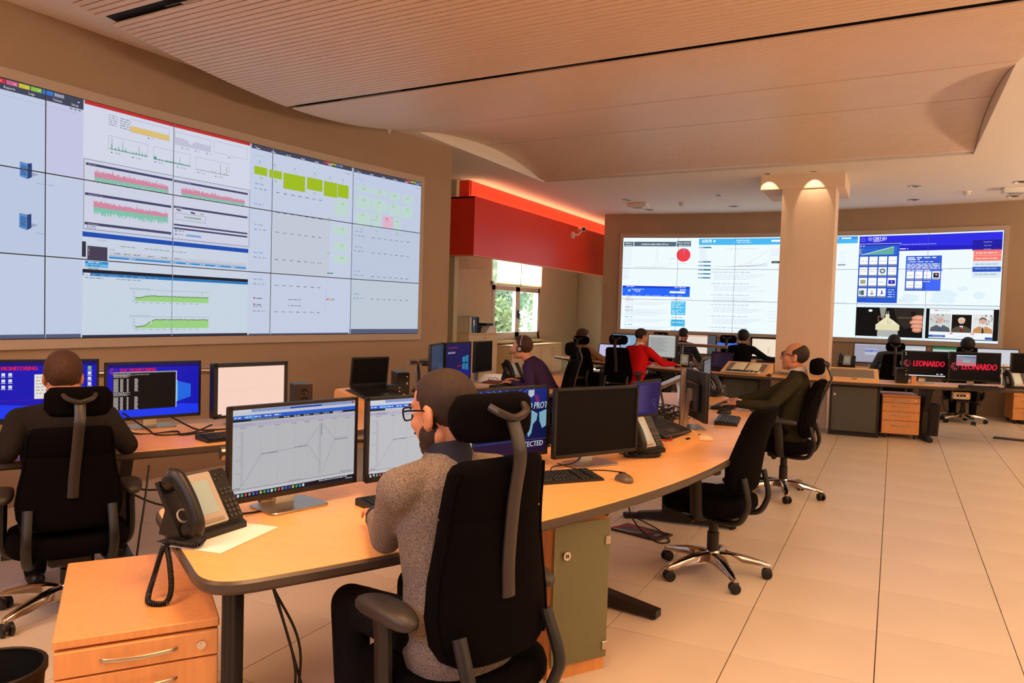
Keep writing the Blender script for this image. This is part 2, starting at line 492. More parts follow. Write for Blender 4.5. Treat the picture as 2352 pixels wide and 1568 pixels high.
back.add(V, [(2 * k, 2 * k + 1, 2 * k + 3, 2 * k + 2) for k in range(89)])
back.build('backing', M_dark, raft)
for yy in slat_y:
    o = bpy.data.objects.new('slat', sl); COL.objects.link(o); o.parent = raft
    sx = math.atan((raft_z(yy + .02) - raft_z(yy - .02)) / .04)
    o.rotation_euler = (sx, 0, rz)
    o.location = ((RX0 + RX1) / 2, yy - SKEW * (RX1 - RX0) / 2, raft_z(yy))
# linear air slots set in the two near joints
for j, n in ((JOINT[0], 3), (JOINT[1], 2)):
    for k in range(n):
        x = RX0 + .9 + k * 1.7; yy = j - SKEW * (x - RX0)
        b = MB(); b.at((x, yy, raft_z(j) + .006), (0, 0, rz))
        b.box((0, 0, .01), (.62, .012, .012))
        o = b.build('linear_vent', mat('vent_grey', (54, 44, 38), .5), raft, smooth=False)
        bb = MB(); bb.at((x, yy, raft_z(j)), (0, 0, rz))
        for q in range(14): bb.box((-.14 + q * .02, 0, .002), (.007, .03, .006))
        if k == 0 and n == 3: bb.build('vent_fin', mat('fin', (200, 190, 180), .4), o, smooth=False)

# column with its wide head
cx0, cx1, cy0 = -1.444, -.770, 10.90
colm = struct(MB().box(((cx0 + cx1) / 2, cy0 + .3, CEIL / 2), (cx1 - cx0, .6, CEIL)).build('column', mat('column_white', (232, 206, 180), .8), smooth=False))
MB().box((-1.195, cy0 + .56, (3.205 + CEIL) / 2), (1.06, 1.16, CEIL - 3.205)).build('column_head', MATS['column_white'], colm, smooth=False)

# recessed downlights, smoke detectors, emergency lamps on the flat ceiling
M_em = mat('lamp_glow', (255, 226, 170), emit=6.0)
def at_z(px, py, z):
    d = CF + CR * ((px - 1176) / 1743.98) - CU * ((py - 784) / 1743.98)
    t = (z - EYE.z) / d.z
    return EYE + d * t
dl = None
spots = [(1441, 458), (1491, 481), (1649, 447), (1685, 473), (2100, 427), (2098, 458), (2344, 417), (2326, 450)]
names = ['downlight left of the white emergency lamp by the red bulkhead', 'downlight right of the white emergency lamp by the red bulkhead',
         'upper downlight between the emergency lamp and the column', 'lower downlight between the emergency lamp and the column',
         'upper downlight right of the column', 'lower downlight right of the column', 'downlight above the emergency lamp at the right edge', 'downlight under the emergency lamp at the right edge']
for k, (px, py) in enumerate(spots):
    p = at_z(px, py, CEIL)
    t = thing('downlight', 'small round recessed ' + names[k], 'downlight', (p.x, p.y, CEIL), 0, 'recessed downlights')
    MB().lathe([(.088, 0), (.088, -.006), (.066, -.010), (.060, 0), (.060, .05), (.085, .05)], 20).build('ring', M_steel, t)
    MB().lathe([(.0, .018), (.052, .018), (.052, .030), (0, .030)], 16).build('lamp_lens', M_em, t)
for px, py, lb in ((1466, 475, 'white emergency lamp with a grey lens on the ceiling near the red bulkhead'), (2334, 441, 'white emergency lamp on the ceiling at the right edge')):
    p = at_z(px, py, CEIL - .06)
    t = thing('emergency_lamp', lb, 'lamp', (p.x, p.y, CEIL), .06)
    MB().prism(rrect(.34, .22, .02), -.075, 0, .006).build('housing', mat('lamp_white', (226, 220, 212), .5), t)
    MB().prism(rrect(.17, .13, .02), -.088, -.075, .004).build('lens', mat('lens_grey', (170, 172, 176), .3), t)
for px, py, lb in ((1566, 468, 'small white smoke detector between two pairs of downlights'), (2221, 442, 'small white smoke detector right of the column downlights'),
                   (888, 301, 'small white smoke detector where the left wall meets the raft')):
    p = at_z(px, py, CEIL - .02)
    t = thing('smoke_detector', lb, 'detector', (p.x, p.y, CEIL - (.0 if py > 400 else .0)))
    MB().lathe([(.055, 0), (.055, -.018), (.048, -.022), (.044, -.05), (.03, -.06), (0, -.06)], 18).build('body', mat('lamp_white', (226, 220, 212)), t)
    MB().lathe([(.046, -.028), (.047, -.036), (.0, -.036)], 18).build('grille', mat('grille', (110, 96, 84)), t)
# two narrow wall-washers just in front of the column head
for x, lb in ((-1.04, 'right'), (-1.62, 'left')):
    t = thing('wall_washer', 'small recessed lamp in front of the column head, ' + lb + ' of two', 'lamp', (x, 10.70, CEIL), 0, 'lamps at the column head')
    MB().lathe([(.05, 0), (.05, -.004), (.036, -.006), (.034, .03), (.05, .03)], 16).build('ring', M_steel, t)
    lamp('wall_washer_light', 'SPOT', (x, 10.70, CEIL - .01), 7, (1, .74, .46), (math.radians(38), 0, 0), spot_size=math.radians(62), spot_blend=.25, shadow_soft_size=.01)
# bullet camera on the red bulkhead
t = thing('security_camera', 'white bullet security camera on a bracket on the red bulkhead', 'camera', (-5.6, 13.55, 2.93))
MB().box((.02, 0, 0), (.04, .09, .12)).build('wall_plate', mat('lamp_white', (226, 220, 212)), t, smooth=False)
MB().tube([(.03, 0, 0), (.14, -.02, .0), (.20, -.03, .06)], .018, 8).build('bracket', MATS['lamp_white'], t)
MB().tube([(.12, .10, .12), (.30, -.16, .09)], .045, 14).build('body', MATS['lamp_white'], t)
MB().cyl((.30, -.16, .09), (.308, -.172, .088), .03).build('lens', mat('black_gloss', (6, 6, 7), .1), t)

# window: frame, two casements, mullion, handle, sill, roller blind
M_pvc = mat('window_white', (214, 216, 210), .5)
win = struct(thing('window_1', '', '')); del win['label']; del win['category']
cyw, hw = (WY0 + WY1) / 2, WY1 - WY0
b = MB()
for z in (WZ0 + .04, 2.02, WZ1 - .04): b.box((WX - .06, cyw, z), (.10, hw, .08))
for yy in (WY0 + .04, WY1 - .04): b.box((WX - .06, yy, (WZ0 + WZ1) / 2), (.10, .08, WZ1 - WZ0))
b.build('window_frame', M_pvc, win, smooth=False)
for k, (ya, yb) in enumerate(((WY0 + .08, cyw), (cyw, WY1 - .08))):
    b = MB(); za, zb = WZ0 + .08, 1.98
    for z in (za + .05, zb - .05): b.box((WX - .02, (ya + yb) / 2, z), (.07, yb - ya, .10))
    for yy in (ya + .05, yb - .05): b.box((WX - .02, yy, (za + zb) / 2), (.07, .10, zb - za))
    s = b.build('casement', M_pvc, win, smooth=False)
    MB().box((WX - .03, (ya + yb) / 2, (za + zb) / 2), (.006, yb - ya - .18, zb - za - .18)).build('pane', glass_mat('window_glass'), s, smooth=False)
MB().box((WX - .06, cyw, (2.06 + WZ1 - .08) / 2), (.006, hw - .16, WZ1 - 2.14)).build('upper_pane', glass_mat('window_glass'), win, smooth=False)
b = MB(); b.box((WX + .03, cyw, 1.38), (.03, .06, .16)); b.box((WX + .06, cyw + .02, 1.33), (.03, .03, .14))
b.build('window_handle', mat('black_plastic', (18, 16, 15), .45), win, smooth=False)
MB().box((WX + .03, cyw, WZ0 - .02), (.26, hw + .06, .05)).build('window_sill', M_cream, win, smooth=False)
bl = thing('roller_blind', 'translucent cream roller blind lowered over the upper part of the window', 'blind', (WX + .03, cyw + .1, 2.0))
M_blind = bpy.data.materials.new('blind_cloth'); M_blind.use_nodes = True
_n = M_blind.node_tree; _b = _n.nodes['Principled BSDF']; _b.inputs['Base Color'].default_value = (.86, .82, .66, 1); _b.inputs['Roughness'].default_value = .9
_t = _n.nodes.new('ShaderNodeBsdfTranslucent'); _t.inputs[0].default_value = (.95, .92, .78, 1); _m = _n.nodes.new('ShaderNodeMixShader'); _m.inputs[0].default_value = .6
_n.links.new(_b.outputs[0], _m.inputs[1]); _n.links.new(_t.outputs[0], _m.inputs[2]); _n.links.new(_m.outputs[0], _n.nodes['Material Output'].inputs[0])
MB().box((0, 0, .5), (.004, 2.26, 1.0)).build('cloth', M_blind, bl, smooth=False)
MB().cyl((0, -1.13, 0), (0, 1.13, 0), .014, n=8).build('bottom_bar', M_cream, bl)
MB().box((0.003, 0, .5), (.004, .03, 1.0)).build('seam_tape', mat('tape', (196, 188, 150)), bl, smooth=False)

# garden outside: a pale forecourt, a white wall and trees
struct(MB().box((-24, 22, -.12), (30, 40, .1)).build('ground', mat('gravel', (196, 190, 176), .9), smooth=False))
tag(MB().box((-17, 24.5, 1.1), (.25, 9, 2.2)).build('garden_wall', mat('render_white', (236, 236, 232), .9), smooth=False), 'sunlit white garden wall beyond the right casement', 'wall')
M_leaf = bpy.data.materials.new('leaf'); M_leaf.use_nodes = True
_n = M_leaf.node_tree; _b = _n.nodes['Principled BSDF']; _b.inputs['Base Color'].default_value = (.09, .13, .06, 1); _b.inputs['Roughness'].default_value = .5
_t = _n.nodes.new('ShaderNodeBsdfTranslucent'); _t.inputs[0].default_value = (.15, .20, .08, 1); _m = _n.nodes.new('ShaderNodeMixShader'); _m.inputs[0].default_value = .5
_n.links.new(_b.outputs[0], _m.inputs[1]); _n.links.new(_t.outputs[0], _m.inputs[2]); _n.links.new(_m.outputs[0], _n.nodes['Material Output'].inputs[0])

M_bark = mat('bark', (84, 68, 54), .9)
def tree(name, label, x, y, h, r, seed, n=1500):
    rnd = random.Random(seed)
    t = thing(name, label, 'tree', (x, y, -.07))
    tr = MB(); tr.tube([(0, 0, 0), (.05, .03, h * .4), (0, .1, h * .8)], [.13, .10, .04], 8)
    for k in range(5):
        a = k * 1.3; tr.tube([(0, 0, h * (.3 + .08 * k)), (r * .6 * math.cos(a), r * .6 * math.sin(a), h * (.5 + .09 * k))], [.05, .015], 6)
    tr.build('trunk', M_bark, t)
    b = MB()
    for k in range(n):
        a, z = rnd.uniform(0, 2 * PI), rnd.uniform(-1, 1); q = rnd.random() ** .4
        c = Vector((math.cos(a) * math.sqrt(1 - z * z) * q * r, math.sin(a) * math.sqrt(1 - z * z) * q * r, h * .58 + z * q * h * .42))
        u = Vector((rnd.gauss(0, 1), rnd.gauss(0, 1), rnd.gauss(0, 1))).normalized(); v = u.orthogonal().normalized(); s = rnd.uniform(.05, .11)
        b.add([c - u * s * 1.6, c + v * s * .6, c + u * s * 1.6, c - v * s * .6], [(0, 1, 2, 3)])
    stuff(b.build('foliage', M_leaf, t, smooth=False, recalc=False))
tree('tree', 'dense green tree behind the left casement of the window', -12.6, 22.4, 4.2, 1.7, 3, 3600)
tree('tree', 'thin leafy tree behind the right casement of the window', -12.2, 26.5, 3.9, 1.1, 5, 900)
tree('shrub', 'low bush at the foot of the trees outside', -9.6, 17.6, 1.9, .9, 8, 1100)
# ================================================================== video walls
def wall_pt(N, z0, w):
    P = [Vector((*p, 0)) for p in N]
    def f(u, v, lift=0, u0=0):
        i = max(0, min(len(P) - 2, int(math.floor(u - u0 + 1e-9)) if u0 is None else int(u0)))
        t = P[i + 1] - P[i]; n = Vector((t.y, -t.x, 0)).normalized()
        p = P[i] + t * (u - i) + n * lift
        return (p.x, p.y, z0 + v * w * .5625)
    return f
BAR = (70, 74, 96)
def left_wall_picture():
    """one unit = one screen; u from 0 at the second seam column of screens (shifted by one at the end)"""
    c = Canvas(); R = random.Random(4)
    c.rect(-1, 0, 4, 3, (208, 220, 246)); c.up()
    for (x0, y0, x1, y1, col) in ((-1, 1, 0, 2, (202, 216, 244)), (0, 2, .27, 3, (212, 214, 246)), (.27, 0, 1, .8, (214, 228, 246)), (1, 1, 1.74, 2, (216, 218, 244)),
                                  (1.75, 0, 3, 3, (212, 222, 246)), (3, 0, 4, 1, (206, 218, 232)), (2, 1, 2.7, 2, (208, 216, 228)), (3, 1, 4, 2, (204, 216, 240))): c.rect(x0, y0, x1, y1, col)
    c.up()
    # window 1: network map
    c.rect(-1, 2.865, .262, 2.995, BAR); c.up()
    for k, col in enumerate(((228, 48, 64), (222, 108, 146), (216, 204, 60), (150, 204, 70), (60, 130, 226), (132, 132, 160))):
        x = -.33 + k * .077; c.rect(x, 2.935, x + .07, 2.985, col)
    c.rect(-1, 2.80, .22, 2.803, (170, 186, 200)); c.rect(-1, 1.0, .16, 1.003, (190, 200, 216)); c.rect(.22, 2.935, .232, 2.95, (230, 230, 240))
    c.up()
    for tx, x, y in (('Maps', -.405, 2.885), ('Reports', -.27, 2.885), ('Logs', -.115, 2.885), ('Tickets', .045, 2.885), ('Setup', .175, 2.885), ('Search', .06, 2.95), ('all', -.375, 2.95)):
        c.text(tx, x, y, .040, (240, 240, 246), asp=1.78)
    for tx, x in (('3', -.29), ('14', -.21), ('2', -.13), ('147', -.06)): c.text(tx, x, 2.948, .030, (250, 250, 250), asp=1.78)
    for k in range(3): c.rect(.165 + k * .03, 2.835, .182 + k * .03, 2.855, (130, 136, 150))
    for (x, y) in ((-.130, 1.998), (-.132, 1.398)):
        c.poly([(x - .038, y - .085), (x + .012, y - .105), (x + .012, y + .075), (x - .038, y + .085)], (96, 150, 216))
        c.poly([(x + .012, y - .105), (x + .040, y - .075), (x + .040, y + .090), (x + .012, y + .075)], (44, 70, 130))
        c.poly([(x - .038, y + .085), (x + .012, y + .075), (x + .040, y + .090), (x - .008, y + .105)], (206, 212, 226))
        c.poly([(x + .040, y - .07), (x + .085, y - .035), (x + .05, y - .02), (x + .04, y - .02)], (168, 176, 204))
    c.up()
    for (x, y) in ((-.130, 1.998), (-.132, 1.398)):
        for k in range(6): c.poly([(x - .030, y - .06 + k * .02), (x + .005, y - .068 + k * .02), (x + .005, y - .060 + k * .02), (x - .030, y - .052 + k * .02)], (30, 60, 130))
    c.text('Monitoring su ROMA', -.055, 1.855, .022, (130, 140, 160), asp=1.78); c.text('Monitoring', -.055, 1.262, .022, (130, 140, 160), asp=1.78)
    # window 2: traffic pages
    c.rect(.262, 2.25, 1.745, 2.945, (228, 232, 250)); c.up(); c.rect(.27, 2.950, 1.746, 2.995, (206, 50, 48))
    def chart(x0, y0, x1, y1): c.frame(x0, y0, x1, y1, .0016, (130, 136, 150), .003)
    for k in range(5): c.words(.45, .52, 2.88 - k * .03, .010, (160, 166, 180), seed=k); c.words(.54, .62, 2.872 - k * .03, .010, (140, 146, 160), seed=k + 9)
    c.rect(.621, 2.735, .959, 2.815, (238, 206, 130)); chart(.621, 2.735, .959, 2.905)
    xs = [1.010 + .332 * k / 40 for k in range(41)]
    yy = [2.82 - .06 * math.exp(-((k - 17) / 3.2) ** 2) - .02 * k / 40 for k in range(41)]
    c.spikes(1.010, 1.342, yy, (206, 208, 232), 2.712); chart(1.010, 2.712, 1.342, 2.89)
    chart(1.374, 2.725, 1.715, 2.895); chart(.450, 2.45, .770, 2.622); chart(.821, 2.44, 1.151, 2.615); chart(1.202, 2.42, 1.527, 2.60)
    y1 = [2.455 + .012 * R.random() for _ in range(90)]
    for k in (6, 14, 22, 31, 38, 46, 55, 62, 69, 76, 85): y1[k] = 2.46 + .13 * R.random(); y1[min(89, k + 1)] = 2.48
    y1[7] = 2.60; c.spikes(.452, .768, y1, (70, 160, 130), 2.452)
    c.spikes(.823, 1.149, [2.445 + .02 * R.random() + (.10 if k == 78 else 0) + (.03 if k < 8 else 0) for k in range(110)], (70, 160, 130), 2.442)
    c.spikes(1.204, 1.525, [2.424 + (.15 if k == 66 else .13 if k == 83 else .03 if k in (44, 52, 78) else .003) for k in range(90)], (90, 150, 120), 2.422)
    for x, y, tx in ((.50, 2.405, '3.72 Mbps'), (.67, 2.40, '4.53 Mbps'), (.86, 2.40, '2.30 Mbps'), (1.06, 2.395, '279.25 kbps'), (1.25, 2.375, '2.83 Mbps'), (1.42, 2.37, '2.85 Mbps'), (.80, 2.70, '34%'), (1.10, 2.675, '3.88 GB'), (1.22, 2.675, '0.1%'), (1.33, 2.675, '0.0%'), (1.55, 2.69, '0%')):
        c.rect(x - .03, y, x - .018, y + .012, (90, 96, 110)); c.text(tx, x, y, .020, (70, 76, 90), asp=1.78)
    # window 3: firewall panels
    c.up(); c.rect(.265, 1.384, 1.749, 2.268, (222, 226, 246)); c.up(); c.frame(.265, 1.384, 1.749, 2.268, .004, (120, 126, 140), .007)
    def area(x0, x1, ym, up, dn, red, teal, seed, n=130):
        r = random.Random(seed); lo, hi = [], []
        for k in range(n):
            hi.append(ym + up * (.55 + .3 * r.random() - .25 * k / n + (.35 * r.random() if r.random() < .08 else 0)))
            lo.append(ym - dn * (.45 + .55 * r.random()))
        c.spikes(x0, x1, hi, red, ym); c.spikes(x0, x1, lo, teal, ym)
    P, G = (226, 146, 174), (140, 208, 186)
    area(.345, .955, 2.055, .115, .07, P, G, 1); area(.340, .953, 1.675, .105, .11, P, G, 2); area(1.07, 1.695, 2.045, .10, .05, P, G, 3)
    for x0, y0, x1, y1 in ((.281, 2.190, .991, 2.222), (.276, 1.812, .982, 1.845), (.274, 1.440, .985, 1.474), (1.006, 2.185, 1.726, 2.215), (1.005, 1.822, 1.725, 1.852), (1.007, 1.575, 1.728, 1.60), (1.007, 1.525, 1.728, 1.55)):
        c.rect(x0, y0, x1, y1, (74, 76, 116))
    c.up()
    c.text('CPU - 1 hour', .30, 2.198, .018, (230, 230, 240), asp=1.78); c.text('Interfaces History - 1 hour', .30, 1.82, .018, (230, 230, 240), asp=1.78)
    c.text('System Information', .30, 1.448, .018, (230, 230, 240), asp=1.78); c.text('Traffic Monthly Errors - 24 Hours', 1.02, 2.193, .018, (230, 230, 240), asp=1.78); c.text('Unit Overview', 1.02, 1.828, .018, (230, 230, 240), asp=1.78)
    for k in range(3): c.words(.29, .36, 1.42 - k * .018, .008, (120, 126, 140), seed=k)
    c.frame(1.02, 1.66, 1.30, 1.76, .003, (150, 160, 180), .006); c.rect(1.10, 1.69, 1.26, 1.73, (210, 220, 226))
    for k in range(11): c.rect(1.105 + k * .014, 1.70, 1.113 + k * .014, 1.722, (60, 130, 90) if k % 4 else (50, 54, 70))
    c.poly([(1.03, 1.795), (1.07, 1.785), (1.07, 1.80), (1.03, 1.812)], (60, 64, 80)); c.poly([(1.16, 1.78), (1.20, 1.77), (1.20, 1.79), (1.16, 1.80)], (40, 44, 60)); c.rect(1.25, 1.775, 1.28, 1.79, (150, 170, 150))
    c.rect(1.12, 1.44, 1.26, 1.468, (130, 176, 236)); c.rect(1.02, 1.44, 1.035, 1.465, (90, 150, 220)); c.rect(1.02, 1.49, 1.035, 1.515, (90, 140, 200))
    c.words(1.05, 1.10, 1.45, .010, (120, 126, 140)); c.words(1.05, 1.10, 1.50, .010, (120, 126, 140))
    # window 4: ticketing
    c.rect(.259, .86, 1.74, 1.36, (218, 228, 246)); c.up(); c.rect(.259, 1.288, 1.740, 1.350, (26, 84, 190)); c.rect(.256, 1.03, .285, 1.225, (50, 52, 70)); c.rect(.296, 1.0, .448, 1.175, (74, 66, 92))
    c.rect(.280, .948, .455, .985, (40, 150, 226)); c.rect(.280, .905, .455, .947, (110, 200, 246)); c.rect(.461, 1.035, 1.720, 1.060, (50, 150, 226)); c.rect(.461, 1.062, 1.720, 1.085, (186, 200, 226)); c.rect(.461, 1.088, 1.720, 1.125, (214, 218, 230))
    for k in range(4): c.rect(.30, 1.14 - k * .028, .312, 1.155 - k * .028, ((120, 190, 80), (210, 200, 90), (150, 120, 190), (220, 110, 110))[k])
    c.up(); c.text('Create Incident', .37, 1.255, .020, (110, 116, 130), asp=1.78); c.text('Incidents', .465, 1.145, .022, (90, 96, 110), asp=1.78)
    for x in (.50, .58, .66, .78, .9, 1.02): c.words(x, x + .05, 1.10, .010, (110, 116, 130), seed=int(x * 50))
    for x in (.62, .98, 1.12, 1.25, 1.40, 1.56): c.words(x, x + .05, 1.043, .010, (240, 244, 250), seed=int(x * 50))
    for x in (.55, .75, .85, 1.0): c.words(x, x + .12, 1.20, .010, (150, 156, 170), seed=int(x * 50))
    c.words(.30, .40, .962, .012, (240, 244, 250)); c.words(.30, .40, .92, .012, (60, 110, 180)); c.words(.30, .38, .885, .010, (120, 126, 140))
    # window 5: event console
    c.rect(.261, .022, 1.743, .875, (216, 230, 246)); c.up(); c.rect(.261, .832, 1.741, .878, (28, 32, 48)); c.rect(.261, .795, 1.741, .831, (26, 130, 206)); c.rect(.268, .797, .318, .832, (240, 244, 250)); c.rect(.261, .0, 1.743, .038, (48, 52, 76))
    c.up()
    for k, tx in enumerate(('Offenses', 'Log Activity', 'Network Activity', 'Assets', 'Reports', 'Risks', 'Vulnerabilities', 'Admin', 'Flow', 'Services')):
        c.text(tx, .33 + k * .05 + (.012 * k if k < 6 else .06), .805, .015, (236, 240, 250), asp=1.78)
    c.text('Dashboard', .272, .806, .015, (60, 66, 80), asp=1.78)
    for (x0, x1, y0, top, mode, sd_) in ((.675, 1.337, .488, .567, 0, 5), (.677, 1.340, .120, .25, 1, 6)):
        r = random.Random(sd_); n = 150; h = []
        for k in range(n):
            t = k / n
            s = (.035 + .035 / (1 + math.exp(-(t - .1) * 40))) if mode == 0 else (.018 + .095 / (1 + math.exp(-(t - .165) * 38)))
            h.append(y0 + s + .012 * r.random() * (1 if mode == 0 else .8) + (.06 if mode == 0 and k == 135 else 0) - (.07 if mode and r.random() < .02 else 0))
        c.spikes(x0, x1, [q + .006 for q in h], (76, 110, 60), y0); c.up(); c.spikes(x0, x1, [q - .004 for q in h], (168, 226, 140), y0)
        c.rect(x0 - .05, y0 + .155, x1 + .01, y0 + .162, (186, 196, 212)); c.text('Top Log Sources by Event Count Time Series', x0 - .05, y0 + .168, .017, (96, 104, 120), asp=1.78)
        for k in range(5): c.words(x0 - .02, x0 - .003, y0 + .03 * k, .006, (150, 156, 170))
        for k in range(10): c.words(x0 + .06 * k, x0 + .06 * k + .03, y0 - .022, .006, (120, 126, 140), seed=k)
    c.words(.28, .42, .765, .010, (140, 150, 166)); c.words(.52, .72, .765, .010, (150, 156, 170)); c.disc(.62, .768, .004, (200, 60, 60), 1.78)
    # windows 6 and 7: server monitoring
    for (x0, x1) in ((1.757, 2.975), (3.0, 4.0)):
        c.rect(x0, 2.925, x1, 2.992, BAR)
    c.up()
    for (x0, x1, s0) in ((1.757, 2.975, 2.60), (3.0, 4.0, 3.745)):
        for k, col in enumerate(((228, 48, 64), (222, 108, 146), (216, 204, 60), (170, 204, 60), (60, 130, 226), (150, 150, 170))):
            c.rect(s0 + k * .042, 2.955, s0 + .038 + k * .042, 2.985, col)
        for k in range(6): c.words(x0 + .05 + k * .17, x0 + .10 + k * .17, 2.936, .012, (230, 230, 240), seed=k)
        c.text('Home', x0 + .03, 2.955, .02, (240, 240, 246), asp=1.78)
        for k in range(3): c.rect(x1 - .09 + k * .025, 2.86, x1 - .077 + k * .025, 2.875, (140, 146, 160))
        c.text('Day Monitoring', x0 + .03, 2.82, .028, (140, 186, 216), asp=1.78)
    YL = (172, 204, 36)
    for (x0, y0, x1, y1) in ((1.791, 2.535, 1.934, 2.660), (1.957, 2.530, 2.101, 2.657), (2.119, 2.396, 2.373, 2.653), (2.396, 2.456, 2.589, 2.660), (2.608, 2.402, 2.782, 2.655), (2.789, 2.423, 2.934, 2.652)): c.rect(x0, y0, x1, y1, YL)
    for k, x in enumerate((1.82, 1.99, 2.22, 2.46, 2.66, 2.83)): c.text(('Map View', 'Map Analysis', 'Services', 'Last Events', 'Maintenance', 'Problems')[k], x, 2.70, .018, (110, 120, 136), asp=1.78); c.rect(x + .02, 2.735, x + .035, 2.752, (120, 180, 120))
    GR = (204, 232, 224)
    for (x0, y0, x1, y1) in ((2.748, 2.105, 2.939, 2.369), (2.743, 1.756, 2.945, 1.919), (2.748, 1.483, 2.950, 1.630), (2.751, 1.265, 2.953, 1.409), (3.049, 2.605, 3.229, 2.70), (3.252, 2.600, 3.471, 2.69), (3.50, 2.555, 3.655, 2.69), (3.70, 2.54, 3.86, 2.68), (3.046, 2.290, 3.234, 2.520), (3.255, 2.285, 3.471, 2.51), (3.50, 2.26, 3.67, 2.48), (3.69, 2.25, 3.86, 2.47), (3.04, 1.98, 3.235, 2.23), (3.27, 1.99, 3.39, 2.24), (3.58, 1.99, 3.68, 2.21)): c.rect(x0, y0, x1, y1, GR)
    c.rect(3.415, 1.992, 3.567, 2.225, (240, 194, 220)); c.up()
    for (x, y) in ((2.86, 2.32), (2.86, 1.87), (2.86, 1.58), (2.86, 1.36), (3.14, 2.66), (3.36, 2.65), (3.58, 2.64), (3.78, 2.63), (3.14, 2.46), (3.36, 2.45), (3.57, 2.43), (3.78, 2.42), (3.13, 2.18), (3.33, 2.19), (3.63, 2.16), (2.68, 2.02), (2.68, 1.42), (3.13, 1.92), (3.33, 1.92), (3.63, 1.92), (1.87, 2.49), (2.03, 2.48), (2.49, 2.41)):
        c.frame(x - .014, y - .016, x + .014, y + .016, .004, (150, 204, 60), .007)
    c.frame(3.46, 2.16, 3.49, 2.19, .005, (220, 60, 90), .008); c.text('Router', 3.465, 2.12, .02, (150, 60, 90), asp=1.78); c.text('Plugin Address', 3.28, 2.12, .018, (90, 130, 100), asp=1.78)
    for i, x0 in enumerate((1.80, 3.03)):
        for k, y in enumerate((2.38, 2.06, 1.74, 1.30, .88, .45) if i == 0 else (1.86, 1.58, 1.14, .72)):
            c.words(x0, x0 + .10, y, .018, (150, 190, 226), seed=k)
            for q in range(3): c.words(x0 + q * .05, x0 + q * .05 + .03, y - .07, .010, (110, 116, 130), seed=k + q)
            for q in range(7): c.words(x0 + .24 + q * .085, x0 + .28 + q * .085, y - .075, .010, (80, 86, 100), seed=k * 3 + q)
    for k in range(5): c.rect(2.67 + k * .02, .60, 2.687 + k * .02, .628, ((230, 90, 90), (230, 150, 150), (220, 200, 110), (170, 200, 110), (120, 150, 210))[k])
    c.rect(2.655, .38, 2.658, .80, (170, 176, 186)); c.rect(2.67, 1.06, 2.75, 1.085, (120, 170, 150))
    for y in (.58, .48): c.rect(1.80, y, 1.825, y + .022, (200, 100, 120)); c.words(1.84, 1.90, y, .014, (110, 116, 130)); c.words(2.2, 2.35, y, .012, (130, 136, 150))
    c.rect(1.757, 0, 2.97, .028, (92, 98, 130)); c.rect(2.985, 0, 4.0, .092, (92, 98, 130)); c.rect(-1, 0, .25, .055, (92, 98, 130))
    return c
def faces(c, x0, y0, x1, y1, skin, hair, coat, tie, bg):
    w, h = x1 - x0, y1 - y0; a = 1.78; X = lambda t: x0 + w * t; Y = lambda t: y0 + h * t
    c.rect(x0, y0, x1, y1, bg); c.up()
    if sum(bg) > 300:
        r = random.Random(int(x0 * 100))
        for k in range(26): px, py = X(r.uniform(0, .92)), Y(r.uniform(.45, .9)); c.rect(px, py, px + w * r.uniform(.02, .1), py + h * r.uniform(.02, .14), tuple([int(206 * r.uniform(.62, 1.06))] * 3))
        c.up()
    c.poly([(X(.02), y0), (X(.06), Y(.22)), (X(.30), Y(.36)), (X(.70), Y(.36)), (X(.94), Y(.22)), (x1, y0)], coat); c.up()
    c.poly([(X(.40), Y(.38)), (X(.60), Y(.38)), (X(.52), Y(.14))], (226, 228, 236)); c.up()
    c.poly([(X(.45), y0), (X(.47), Y(.32)), (X(.53), Y(.32)), (X(.56), y0)], tie)
    c.disc(X(.5), Y(.70), w * .185, hair, 1.5); c.up()
    c.disc(X(.5), Y(.63), w * .165, skin, 1.55); c.up()
    d = tuple(int(q * .55) for q in skin)
    c.rect(X(.40), Y(.655), X(.47), Y(.675), d); c.rect(X(.53), Y(.655), X(.60), Y(.675), d); c.rect(X(.44), Y(.52), X(.56), Y(.535), d); c.rect(X(.49), Y(.57), X(.515), Y(.64), tuple(int(q * .85) for q in skin))
